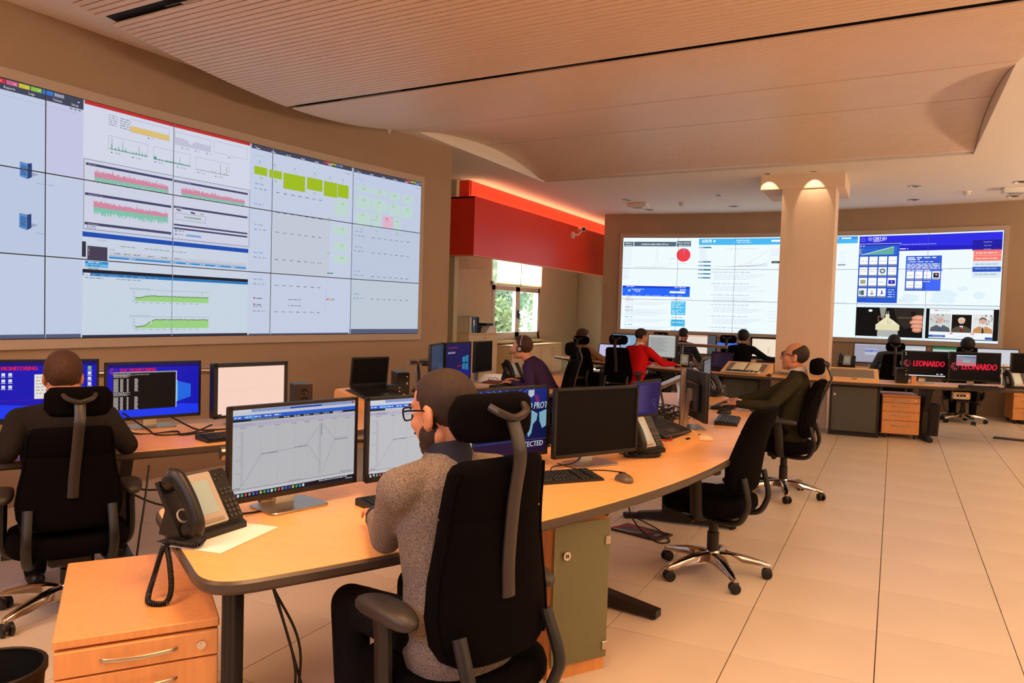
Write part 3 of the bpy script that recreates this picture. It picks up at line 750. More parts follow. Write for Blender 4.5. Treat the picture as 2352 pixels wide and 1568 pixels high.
def back_wall_picture():
    c = Canvas(); R = random.Random(9)
    c.rect(0, 0, 6, 3, (238, 249, 255)); c.up()
    # page 1: incidents
    DK = (84, 104, 118)
    c.rect(.020, 2.712, .191, 2.867, DK); c.rect(.203, 2.720, .961, 2.868, DK); c.rect(.972, 2.719, 1.224, 2.895, DK); c.up()
    c.text('Ultime 5', .105, 2.80, .062, (250, 250, 250), asp=1.78, align='c', bold=.001); c.text('awareness', .105, 2.73, .055, (250, 250, 250), asp=1.78, align='c', bold=.001)
    c.text('Incidenti scalati ultime 24 ore', .58, 2.768, .072, (250, 250, 250), asp=1.78, align='c', bold=.001)
    c.text('ISI per servizio', 1.098, 2.815, .066, (250, 250, 250), asp=1.78, align='c', bold=.001); c.text('ultime 72 ore', 1.098, 2.735, .066, (250, 250, 250), asp=1.78, align='c', bold=.001)
    for k in range(14): c.words(.025, .17, 2.63 - k * .05, .016, (214, 222, 230), seed=k)
    for k in range(8): c.words(.025, .13, 1.92 - k * .04, .016, (214, 222, 230), seed=k)
    pts = [(.21, 2.045)] + [(.59, 2.045), (.625, 2.64), (.66, 2.045), (.845, 2.045), (.875, 2.33), (.955, 2.33)]
    c.line(pts, .004, (196, 206, 216), 1.78)
    c.up()
    for k in range(19): c.rect(.22 + k * .031, 2.038, .234 + k * .031, 2.052, (150, 160, 172))
    c.rect(.88, 2.325, .896, 2.34, (150, 160, 172)); c.rect(.91, 2.325, .926, 2.34, (150, 160, 172)); c.rect(.945, 2.325, .96, 2.34, (150, 160, 172))
    c.disc(1.098, 2.447, .124, (238, 66, 76), 1.74, n=48); c.up(); c.disc(1.098, 2.447, .124, (120, 140, 226), 1.74, a0=1.36, a1=1.56, n=5); c.words(1.02, 1.16, 2.17, .016, (200, 208, 220))
    # page 2: computer emergency team
    c.rect(.016, 1.103, 1.236, 1.425, (38, 104, 246)); c.up(); c.rect(.016, 1.372, 1.236, 1.432, (24, 54, 206)); c.rect(.875, 1.215, 1.155, 1.28, (246, 249, 255)); c.up()
    c.words(.09, .24, 1.395, .018, (240, 244, 255)); c.words(.96, 1.16, 1.392, .018, (240, 244, 255))
    for k in range(3): c.disc(1.075 + k * .036, 1.325, .013, (240, 244, 255), 1.78)
    c.disc(.13, 1.27, .02, (120, 170, 250), 1.78); c.disc(.15, 1.28, .016, (230, 240, 255), 1.78)
    c.words(.185, .42, 1.315, .016, (240, 244, 255)); c.words(.22, .36, 1.285, .016, (240, 244, 255)); c.text('CERT-PA', .30, 1.235, .042, (250, 252, 255), asp=1.78, align='c', bold=.001)
    for k, tx in enumerate(('Home', 'Chi siamo', 'Servizi', 'Pubblicazioni', 'Documentazione', 'Report', 'Glossario', 'Notizie', 'CERT-PA')): c.text(tx, .08 + k * .118, 1.122, .032, (236, 242, 255), asp=1.78)
    for k, (y, col) in enumerate(((.955, (226, 130, 150)), (.62, (130, 180, 180)), (.40, (130, 200, 190)), (.15, (140, 190, 190)), (.72, (150, 150, 160)))):
        c.words(.08, .22, y, .026, col, seed=k)
        for q in range(3): c.words(.08, .86 - q * .1, y - .065 - q * .04, .013, (206, 212, 220), seed=k * 5 + q)
    CY = (80, 192, 240)
    c.rect(.912, .52, 1.171, .955, CY); c.rect(.917, .150, 1.171, .372, CY); c.rect(.917, 0, 1.171, .025, CY); c.up()
    for k in range(7): c.words(.93, 1.15 - .05 * (k % 3), .90 - k * .05 - (.04 if k > 3 else 0), .018, (236, 248, 255), seed=k)
    for k in range(3): c.words(.94, 1.14, .33 - k * .06, .016, (70, 120, 170) if k != 1 else (236, 248, 255), seed=k)
    c.words(.93, 1.12, .43, .020, (150, 160, 170)); c.words(.95, 1.10, 1.0, .018, (170, 176, 186)); c.words(.09, .2, 1.045, .020, (170, 176, 186))
    # page 3: media monitor
    c.rect(1.365, 2.765, 3.97, 2.965, (74, 184, 240)); c.up()
    for k in range(3): c.rect(1.42, 2.84 + k * .033, 1.46, 2.86 + k * .033, (250, 252, 255))
    for x0 in (1.47, 1.535):
        for k in range(3): c.rect(x0 + k * .02, 2.84, x0 + .010 + k * .02, 2.92, (250, 252, 255))
        c.rect(x0, 2.915, x0 + .05, 2.933, (250, 252, 255))
    c.disc(1.635, 2.885, .02, (236, 248, 255), 1.78); c.text('Notizie Principali', 2.12, 2.885, .058, (250, 252, 255), asp=1.78, align='c', bold=.001); c.words(1.98, 2.27, 2.832, .018, (230, 246, 255))
    c.rect(2.60, 2.85, 2.80, 2.905, (250, 253, 255))
    for k, y in enumerate((2.665, 2.21, 2.09, 1.955, 1.83, 1.705)):
        c.rect(1.371, y, 1.585, y + .042, (56, 124, 156)); c.up(); c.words(1.38, 1.46, y + .012, .018, (226, 242, 250), seed=k); c.L -= 1
    for k in range(9): c.words(1.385, 1.51, 2.60 - k * .04, .014, (206, 214, 222), seed=k)
    c.text('CERT-EU', 2.1, 2.68, .03, (200, 206, 214), asp=1.78, align='c'); c.words(1.84, 2.36, 2.635, .014, (196, 202, 212))
    for k in range(5): c.line([(1.66, 2.085)] + [(1.66 + .15 * q, 2.085 + (.02 + .02 * k) * (q / 6) ** 2 * R.uniform(.5, 1.3)) for q in range(1, 6)] + [(2.55, 2.10 + .03 * k)], .003, (150, 158, 168), 1.78)
    c.line([(2.02, 2.085), (2.22, 2.19), (2.30, 2.29), (2.40, 2.38), (2.48, 2.50), (2.56, 2.56)], .004, (214, 176, 176), 1.78); c.disc(2.26, 2.205, .006, (200, 60, 60), 1.78)
    for k in range(7):
        y = 1.90 - k * .36 + (.05 if k > 2 else 0)
        c.words(1.64, 2.27, y, .020, (176, 184, 194), seed=k); c.frame(1.60, y - .01, 1.625, y + .025, .004, (180, 188, 196), .007)
        for q in range(4): c.words(1.65, 2.52 - .09 * ((q + k) % 4), y - .08 - q * .045, .013, (200, 206, 214), seed=k * 4 + q)
    c.rect(2.618, 2.19, 2.755, 2.255, (44, 50, 56)); c.up(); c.text('Top Stories', 2.635, 2.208, .032, (240, 240, 240), asp=1.78)
    for k in range(9): c.words(2.60, 2.74, 2.62 - k * .05 if k < 5 else 1.2 - k * .1, .014, (206, 212, 220), seed=k)
    # page 4: hidden by the column, its right part shows
    c.rect(2.9, 2.880, 3.972, 2.968, (66, 150, 226)); c.up(); c.rect(3.72, 2.895, 3.87, 2.935, (240, 248, 255)); c.words(3.5, 3.60, 2.905, .02, (236, 246, 255)); c.words(3.64, 3.69, 2.905, .02, (236, 246, 255))
    for k in range(6): c.words(3.70, 3.80, 2.5 - k * .06, .014, (222, 228, 236), seed=k)
    c.rect(3.68, 2.115, 3.80, 2.155, (140, 150, 162)); c.words(3.6, 3.85, 1.02, .014, (206, 214, 222)); c.words(3.70, 3.78, .76, .014, (214, 220, 228))
    # page 5: European map site
    c.rect(4.0, 2.515, 5.985, 2.955, (44, 44, 226)); c.up(); c.poly([(4.0, 2.515), (5.985, 2.515), (5.985, 2.62), (4.0, 2.66)], (34, 30, 190)); c.up()
    for (x, y, sx) in ((4.78, .35, .16), (5.25, .45, .22), (5.72, .55, .10), (5.5, .9, .08), (4.9, 2.3, .05)):
        c.poly([(x + sx * math.cos(2 * PI * k / 14) * R.uniform(.6, 1.1), 1.0 + y * .5 + sx * 1.1 * math.sin(2 * PI * k / 14) * R.uniform(.6, 1.1)) for k in range(14)], (222, 240, 250))
    c.rect(4.0, 1.036, 4.595, 2.76, (40, 88, 206)); c.up(); c.rect(4.0, 2.69, 4.595, 2.76, (34, 34, 176)); c.up()
    for k in range(12): a = 2 * PI * k / 12; c.disc(4.055 + .026 * math.cos(a), 2.855 + .046 * math.sin(a), .004, (190, 200, 250), 1.78)
    c.text('CERT-EU', 4.20, 2.845, .115, (250, 252, 255), w=.20, bold=.0015)
    for k in range(4): c.rect(4.12 + .012 * (k % 2), 2.905 - k * .026, 4.19, 2.912 - k * .026, (230, 236, 250))
    for k in range(3): c.rect(4.205, 2.825 - k * .018, 4.38 - k * .04, 2.832 - k * .018, (230, 236, 250))
    c.rect(4.0, 2.728, 4.62, 2.738, (240, 244, 255)); c.words(4.01, 4.08, 2.665, .022, (240, 244, 255))
    c.text('Find alternatives for Ultrix Nano Regional Alarms... Land Alliances', 4.60, 2.685, .034, (246, 248, 255), asp=1.78); c.words(4.60, 4.72, 2.56, .024, (240, 244, 255))
    c.poly([(4.04, 2.42), (4.515, 2.42), (4.52, 2.63), (4.40, 2.58), (4.2, 2.50)], (100, 176, 160)); c.line([(4.05, 2.43), (4.06, 2.60), (4.09, 2.52), (4.14, 2.58), (4.18, 2.54), (4.25, 2.59), (4.3, 2.52), (4.36, 2.56)], .005, (70, 150, 240), 1.78)
    c.up(); c.line([(4.04, 2.42), (4.515, 2.64)], .010, (230, 238, 210), 1.78)
    for k in range(5): c.rect(4.005, 2.44 + k * .035, 4.035, 2.452 + k * .035, (226, 226, 150)); c.rect(4.53, 2.44 + k * .04, 4.555, 2.45 + k * .04, (90, 160, 240))
    for i in range(4):
        for j in range(4):
            if i == 3 and j == 3: continue
            x, y = 4.018 + i * .142, 2.10 - j * .305
            c.rect(x, y, x + .122, y + .265, (250, 252, 254))
    c.up()
    for i in range(4):
        for j in range(4):
            if i == 3 and j == 3: continue
            x, y = 4.018 + i * .142, 2.10 - j * .305
            c.rect(x, y, x + .122, y + .045, (140, 150, 164)); k = i + 4 * j
            if k == 6: c.disc(x + .061, y + .155, .042, (70, 110, 120), 1.78); c.up(); c.disc(x + .061, y + .155, .024, (206, 216, 206), 1.78); c.L -= 1
            elif k == 11: c.rect(x + .014, y + .09, x + .108, y + .20, (30, 34, 200)); c.up(); c.frame(x + .05, y + .125, x + .072, y + .165, .005, (226, 206, 90), .009); c.L -= 1
            elif k == 8: c.rect(x + .02, y + .09, x + .10, y + .21, (168, 170, 130))
            elif k == 12: c.rect(x + .035, y + .07, x + .085, y + .21, (60, 110, 110)); c.rect(x + .012, y + .08, x + .03, y + .2, (90, 90, 96))
            elif k == 13: c.disc(x + .061, y + .13, .026, (90, 120, 130), 1.6, a0=PI, a1=2 * PI); c.disc(x + .061, y + .18, .012, (110, 140, 150), 1.78)
            elif k == 14: c.poly([(x + .03, y + .06), (x + .055, y + .13), (x + .06, y + .22), (x + .07, y + .22), (x + .08, y + .13), (x + .10, y + .1), (x + .06, y + .11)], (50, 70, 190))
            elif k == 9: c.text('IBM', x + .061, y + .12, .10, (190, 216, 236), w=.08, align='c')
            else: c.words(x + .02, x + .105, y + .13, .016, (170, 180, 196), seed=k)
            c.words(x + .01, x + .11, y + .016, .014, (60, 66, 80), seed=k)
    for k in range(4): c.words(4.465 - .01 * (k % 2), 4.555, 1.40 - k * .065, .022, (220, 230, 250), seed=k)
    c.rect(4.698, 1.391, 5.20, 2.367, (50, 90, 212)); c.up(); c.rect(5.0, 1.391, 5.20, 1.99, (66, 104, 246)); c.up()
    for k, y in enumerate((2.30, 2.25)): c.words(4.72, 5.13 - .24 * k, y, .030, (236, 242, 255), seed=k)
    c.rect(4.715, 2.185, 4.735, 2.215, (100, 210, 246)); c.words(4.745, 5.08, 2.19, .022, (226, 234, 255))
    for k in range(5): c.words(4.715, 5.18 - (.14 if k == 4 else 0), 2.125 - k * .044, .024, (236, 242, 255), dens=1.3, seed=k)
    for i in range(4):
        for j in range(2):
            if j and i > 1: continue
            x, y = 4.716 + i * .121, 1.70 - j * .265
            c.rect(x, y, x + .105, y + .235, (248, 250, 255)); c.up(); c.rect(x, y, x + .105, y + .04, (150, 160, 180))
            if i == 3: c.rect(x + .015, y + .06, x + .09, y + .19, (30, 26, 34)); c.up(); c.disc(x + .055, y + .14, .016, (220, 170, 150), 1.6); c.L -= 1
            else: c.words(x + .015, x + .09, y + .11, .016, (180, 190, 206), seed=i + j)
            c.L -= 1
    c.words(4.96, 5.05, 1.64, .02, (226, 234, 255)); c.disc(5.205, 1.965, .012, (50, 90, 212), 1.78); c.disc(5.33, 1.985, .012, (240, 196, 204), 1.78); c.rect(4.62, 1.06, 4.74, 1.16, (226, 232, 240))
    for k in range(3): c.rect(5.603, 2.475 + k * .095, 5.986, 2.562 + k * .095, (32, 26, 160))
    for k in range(2): c.rect(5.622, 2.195 + k * .155, 5.982, 2.345 + k * .155, (250, 126, 112))
    c.rect(5.618, 2.04, 5.984, 2.19, (216, 234, 244)); c.rect(5.618, 1.905, 5.984, 2.04, (38, 84, 200)); c.rect(5.618, 1.745, 5.984, 1.90, (216, 234, 244)); c.up()
    for k, tx in enumerate(('Ransomware', 'Cyber Crime', 'Ongoing threats')): c.text(tx, 5.80, 2.500 + k * .095, .030, (236, 240, 255), asp=1.78, align='c')
    for y, col in ((2.40, (255, 232, 228)), (2.25, (255, 232, 228)), (2.10, (150, 160, 170)), (1.985, (236, 240, 255)), (1.83, (150, 160, 170))): c.words(5.65, 5.94, y, .02, col, dens=1.2, seed=int(y * 10))
    # the two video players
    c.rect(4.0, .0, 6, 1.0, (226, 242, 250)); c.up(); c.rect(3.995, .07, 4.98, .905, (14, 14, 14)); c.rect(5.02, .07, 5.995, .905, (12, 12, 12)); c.up()
    c.poly([(4.55, .9), (4.99, .9), (4.98, .5), (4.72, .3), (4.62, .5)], (44, 38, 32)); c.poly([(4.35, .9), (4.45, .9), (4.42, .6), (4.38, .6)], (150, 150, 140))
    c.rect(4.62, .60, 4.93, .65, (90, 84, 66)); c.disc(4.215, .81, .03, (236, 240, 240), 1.2); c.frame(4.33, .5, 4.41, .66, .012, (150, 90, 70), .02); c.up()
    c.rect(4.33, .07, 4.63, .26, (176, 178, 176)); c.rect(4.44, .60, 4.50, .72, (226, 220, 180)); c.rect(4.30, .26, 4.65, .42, (226, 218, 178)); c.poly([(4.31, .42), (4.64, .42), (4.56, .54), (4.50, .61), (4.43, .61), (4.38, .53)], (232, 226, 190)); c.rect(4.455, .72, 4.462, .80, (200, 200, 196)); c.rect(4.48, .72, 4.487, .80, (200, 200, 196)); c.up()
    c.rect(4.47, .45, 4.53, .56, (206, 198, 160)); c.disc(4.505, .52, .024, (244, 240, 226), 1.5)
    for (x, y, rx, ry) in ((4.92, .62, .10, .09), (4.90, .50, .11, .08), (4.90, .38, .09, .075), (4.90, .28, .07, .06)):
        c.poly([(min(4.975, x + rx * math.cos(2 * PI * k / 20)), y + ry * math.sin(2 * PI * k / 20)) for k in range(20)], (206, 130, 104)); c.up(); c.poly([(min(4.97, x + rx * .8 * math.cos(2 * PI * k / 20)), y + .02 + ry * .5 * math.sin(2 * PI * k / 20)) for k in range(20)], (232, 168, 140)); c.up()
    c.rect(4.81, .68, 4.87, .80, (20, 18, 18))
    c.rect(5.07, .09, 5.925, .895, (238, 246, 250)); c.up()
    faces(c, 5.077, .27, 5.366, .76, (220, 176, 160), (200, 190, 184), (84, 92, 98), (60, 80, 130), (206, 210, 206))
    faces(c, 5.380, .265, 5.646, .75, (226, 186, 160), (216, 204, 186), (84, 76, 56), (130, 24, 40), (24, 18, 16))
    faces(c, 5.660, .265, 5.928, .76, (224, 176, 156), (90, 72, 62), (196, 140, 86), (36, 36, 44), (226, 228, 226))
    c.text('Boris Rudi Vlahov', 5.22, .84, .034, (60, 66, 76), asp=1.78); c.rect(5.14, .838, 5.19, .862, (220, 90, 90))
    c.rect(5.07, .12, 5.30, .18, (40, 84, 170)); c.rect(5.83, .10, 5.925, .16, (40, 84, 170)); c.up(); c.text('All Chat Members', 5.13, .138, .036, (246, 248, 255), asp=1.78); c.words(5.42, 5.72, .15, .014, (206, 214, 222))
    for x in (5.372, 5.655): c.rect(x - .01, .215, x + .03, .25, (240, 120, 130))
    return c
def video_wall(name, label, N, z0, w, ncol, pic, shift, strength):
    f = wall_pt(N, z0, w)
    t = thing(name, label, 'video wall', (N[0][0], N[0][1], 0)); t0 = Vector(t.location)
    vw = []
    for i in range(ncol):
        for j in range(3):
            def g(u, v, l): p = f(u, v, l, i); return (p[0] - t0.x, p[1] - t0.y, p[2])
            e = .0036 if shift else .0026; ev = e * 1.78
            b = MB()
            b.add([g(i + a, j + bb, l) for l in (-.02, .008) for a, bb in ((.0006, .001), (.9994, .001), (.9994, .999), (.0006, .999))],
                  [(3, 2, 1, 0), (4, 5, 6, 7), (0, 1, 5, 4), (1, 2, 6, 5), (2, 3, 7, 6), (3, 0, 4, 7)])
            pn = b.build('display_panel', M_seam, t, smooth=False)
            cl = pic.clip_rect(i + shift + e, j + ev, i + shift + 1 - e, j + 1 - ev)
            q = MB(); cl.fill(q, lambda x, y, l: g(x - shift, y, .0086 + l))
            o = q.build('screen_picture', screen_mat(strength), pn, smooth=False, recalc=False); stuff(o)
    # flat trim frame round the whole wall of screens
    b = MB(); fu, fv = .058, .125
    for i in range(ncol):
        def g(u, v, l): p = f(u, v, l, i); return (p[0] - t0.x, p[1] - t0.y, p[2])
        a0 = i - (fu if i == 0 else 0); a1 = i + 1 + (fu if i == ncol - 1 else 0)
        for (x0, x1, y0, y1) in ((a0, a1, -fv, -.004), (a0, a1, 3.004, 3 + fv)) + (((-fu, -.003, -.004, 3.004),) if i == 0 else ()) + (((ncol + .003, ncol + fu, -.004, 3.004),) if i == ncol - 1 else ()):
            b.add([g(x, y, l) for l in (-.03, .004) for x, y in ((x0, y0), (x1, y0), (x1, y1), (x0, y1))], [(3, 2, 1, 0), (4, 5, 6, 7), (0, 1, 5, 4), (1, 2, 6, 5), (2, 3, 7, 6), (3, 0, 4, 7)])
    b.build('surround', M_frame, t, smooth=False)
    return t
video_wall('video_wall', 'curved wall of seamless screens with network charts on the long left wall', LN, 1.1544, 1.02027, 5, left_wall_picture(), -1, .82)
video_wall('video_wall', 'wide wall of screens behind the column at the back of the room', BN, 1.1562, 1.05376, 6, back_wall_picture(), 0, 1.02)
# ================================================================== furniture and equipment
M_wood = mat('beech_top', (246, 182, 112), .36, noise=.07, nscale=6, stretch=(1.2, 14, 14), spec=.45)
M_woodf = mat('beech_front', (226, 158, 94), .40, noise=.08, nscale=6, stretch=(10, 10, 1.2))
M_pale = mat('pale_maple', (232, 206, 160), .45, noise=.04, nscale=5, stretch=(10, 10, 1.5))
M_edge = mat('edge_band', (74, 62, 52), .35)
M_blk = mat('black_plastic', (14, 12, 12), .5, spec=.3)
M_gloss = mat('black_gloss', (6, 6, 7), .1)
M_char = mat('charcoal_metal', (34, 32, 32), .42, .3)
M_fab = mat('chair_fabric', (11, 8, 8), .98, spec=.06, noise=.18, nscale=240, bump=.15, bscale=900)
M_pad = mat('armrest_pad', (48, 42, 38), .5)
M_silver = mat('silver_plastic', (176, 170, 160), .4)
M_lcd = mat('lcd_grey', (150, 170, 164), .3, emit=.25)
M_off = mat('screen_off', (7, 7, 9), .6, spec=.12)
M_key = mat('key_cap', (22, 21, 21), .5)
M_paper = mat('paper', (244, 240, 234), .8)
M_frost = glass_mat('frosted_glass', (.30, .29, .15), .55)
M_frostd = glass_mat('frosted_glass_dark', (.13, .13, .09), .6)
M_cable = mat('cable_black', (10, 9, 9), .5)
TOP = .70

# ---------------- desks
def round_poly(P, rad):
    """round the given corners {index: radius} of a polygon"""
    out = []; n = len(P)
    for i, p in enumerate(P):
        if i not in rad: out.append(p); continue
        p = Vector((*p, 0)); a = Vector((*P[i - 1], 0)); b = Vector((*P[(i + 1) % n], 0)); r = rad[i]
        u = (a - p).normalized(); v = (b - p).normalized(); s, e = p + u * r, p + v * r
        for k in range(9):
            t = k / 8; q = s * (1 - t) ** 2 + p * 2 * t * (1 - t) + e * t * t; out.append((q.x, q.y))
    return out
def arc_desk(label, c, ro, ri, a0, a1, joints, legs, mode, ends=(True, True), group=None, name='curved_desk'):
    """mode 0: angle from +x, users outside; mode 1: angle from -y"""
    def P(a, r):
        a = math.radians(a)
        return (c[0] + r * math.cos(a), c[1] + r * math.sin(a)) if mode == 0 else (c[0] + r * math.sin(a), c[1] - r * math.cos(a))
    base = P((a0 + a1) / 2, (ro + ri) / 2)
    t = thing(name, label, 'desk', (base[0], base[1], 0), 0, group)
    L = lambda p: (p[0] - base[0], p[1] - base[1])
    cuts = [a0] + joints + [a1]
    for k in range(len(cuts) - 1):
        s, e = cuts[k] + (.02 if k else 0), cuts[k + 1] - (.02 if k < len(cuts) - 2 else 0); n = 14
        O = [L(P(s + (e - s) * i / n, ro)) for i in range(n + 1)]; I = [L(P(e + (s - e) * i / n, ri)) for i in range(n + 1)]
        poly = O + I; rad = {}
        if k == 0 and ends[0]: rad[0] = .13; rad[len(poly) - 1] = .10
        if k == len(cuts) - 2 and ends[1]: rad[n] = .16; rad[n + 1] = .10
        Q = round_poly(poly, rad)
        d = MB().prism(Q, TOP - .030, TOP, .0015).build('desktop', M_wood, t)
        q0 = np.array(Q, float)
        ring = [(q0, TOP - .003), (inset(q0, -.010), TOP - .010), (inset(q0, -.010), TOP - .030), (inset(q0, -.001), TOP - .040), (inset(q0, .02), TOP - .040), (inset(q0, .02), TOP - .031)]
        b = MB(); b.loft([[(p[0], p[1], z) for p in r] for r, z in ring], closed=False, caps=False)
        b.build('edge_band', M_edge, d)
    for a in legs:
        p0, p1 = P(a, ri + .10), P(a, ro - .10); A, B = Vector((*L(p0), 0)), Vector((*L(p1), 0))
        d = (B - A).normalized(); w = Vector((-d.y, d.x, 0))
        b = MB(); Z = Vector((0, 0, 1))
        mid = A.lerp(B, .38)
        def bar(rows):
            b.loft([[q - w * h, q + w * h, q + w * h + Z * z, q - w * h + Z * z] for q, h, z in rows])
        bar([(A + Z * .012, .03, .035), (mid + Z * .012, .04, .075), (B - d * .02 + Z * .012, .028, .035)])
        b.loft([[mid - d * x0 - w * .03 + Z * z, mid - d * x0 + w * .03 + Z * z, mid + d * x1 + w * .03 + Z * z, mid + d * x1 - w * .03 + Z * z] for z, x0, x1 in ((.07, .09, .05), (.35, .10, .06), (.655, .16, .22))])
        for q in (A + d * .03, B - d * .05): b.cyl((q.x, q.y, 0), (q.x, q.y, .014), .018, n=10)
        b.loft([[A.lerp(B, s) - w * .03 + Z * z for s, z in ((.05, .64), (.95, .64))][::1] + [A.lerp(B, s) + w * .03 + Z * z for s, z in ((.95, .64), (.05, .64))], [A.lerp(B, s) - w * .03 + Z * z for s, z in ((.05, .662), (.95, .662))] + [A.lerp(B, s) + w * .03 + Z * z for s, z in ((.95, .662), (.05, .662))]])
        b.build('leg', M_char, t, smooth=False)
    return t, P
FD, FP = arc_desk('long curved beech desk with a rounded end, row nearest the camera', (-6.882, 4.522), 6.146, 5.25, -30.5, 29, [-9.7], [-9.7, 7.3, 26], 0)
# round-cornered fluted column leg under the rounded end
b = MB(); q0 = FD.location
for zz0, zz1, rr in ((.012, .66, .026),):
    ring = [(math.cos(k * PI / 12) * rr * (1 if k % 3 else .86), math.sin(k * PI / 12) * rr * 1.25 * (1 if k % 3 else .86)) for k in range(24)]
    b.loft([[(-1.625 - q0.x + x, 1.535 - q0.y + y, z) for x, y in ring] for z in (zz0, zz1)])
b.lathe([(0, 0), (.06, 0), (.06, .010), (.03, .02), (0, .02)], 20, (-1.625 - q0.x, 1.535 - q0.y))
b.build('leg', M_char, FD)
LD, LP = arc_desk('curved beech desk in front of the left video wall, behind the nearest row', (-9.02, 5.194), 6.328, 5.40, -46, 29, [-14.5, 6], [-25, -4, 10, 27], 0)
MD, MP = arc_desk('long curved beech desk passing in front of the column', (-1.0, 16.0), 5.85, 5.16, -46, 33, [-22, 13.5], [-44, -21, 14.6, 31], 1)
# straight desks along the back wall
for lb, x0, x1, y0 in (('straight desk under the back video wall left of the column', -4.7, -1.75, 13.42), ('straight desk under the back video wall right of the column', -.75, 1.95, 13.30)):
    t = thing('desk', lb, 'desk', ((x0 + x1) / 2, y0 + .33, 0), 0, 'desks along the back wall')
    MB().prism(rrect(x1 - x0, .64, .03), TOP - .03, TOP, .002).build('desktop', M_wood, t)
    for s in (-1, 1):
        b = MB(); b.box((s * ((x1 - x0) / 2 - .2), 0, .03), (.06, .56, .05)); b.box((s * ((x1 - x0) / 2 - .2), .05, .36), (.06, .2, .62)); b.build('leg', M_char, t, smooth=False)

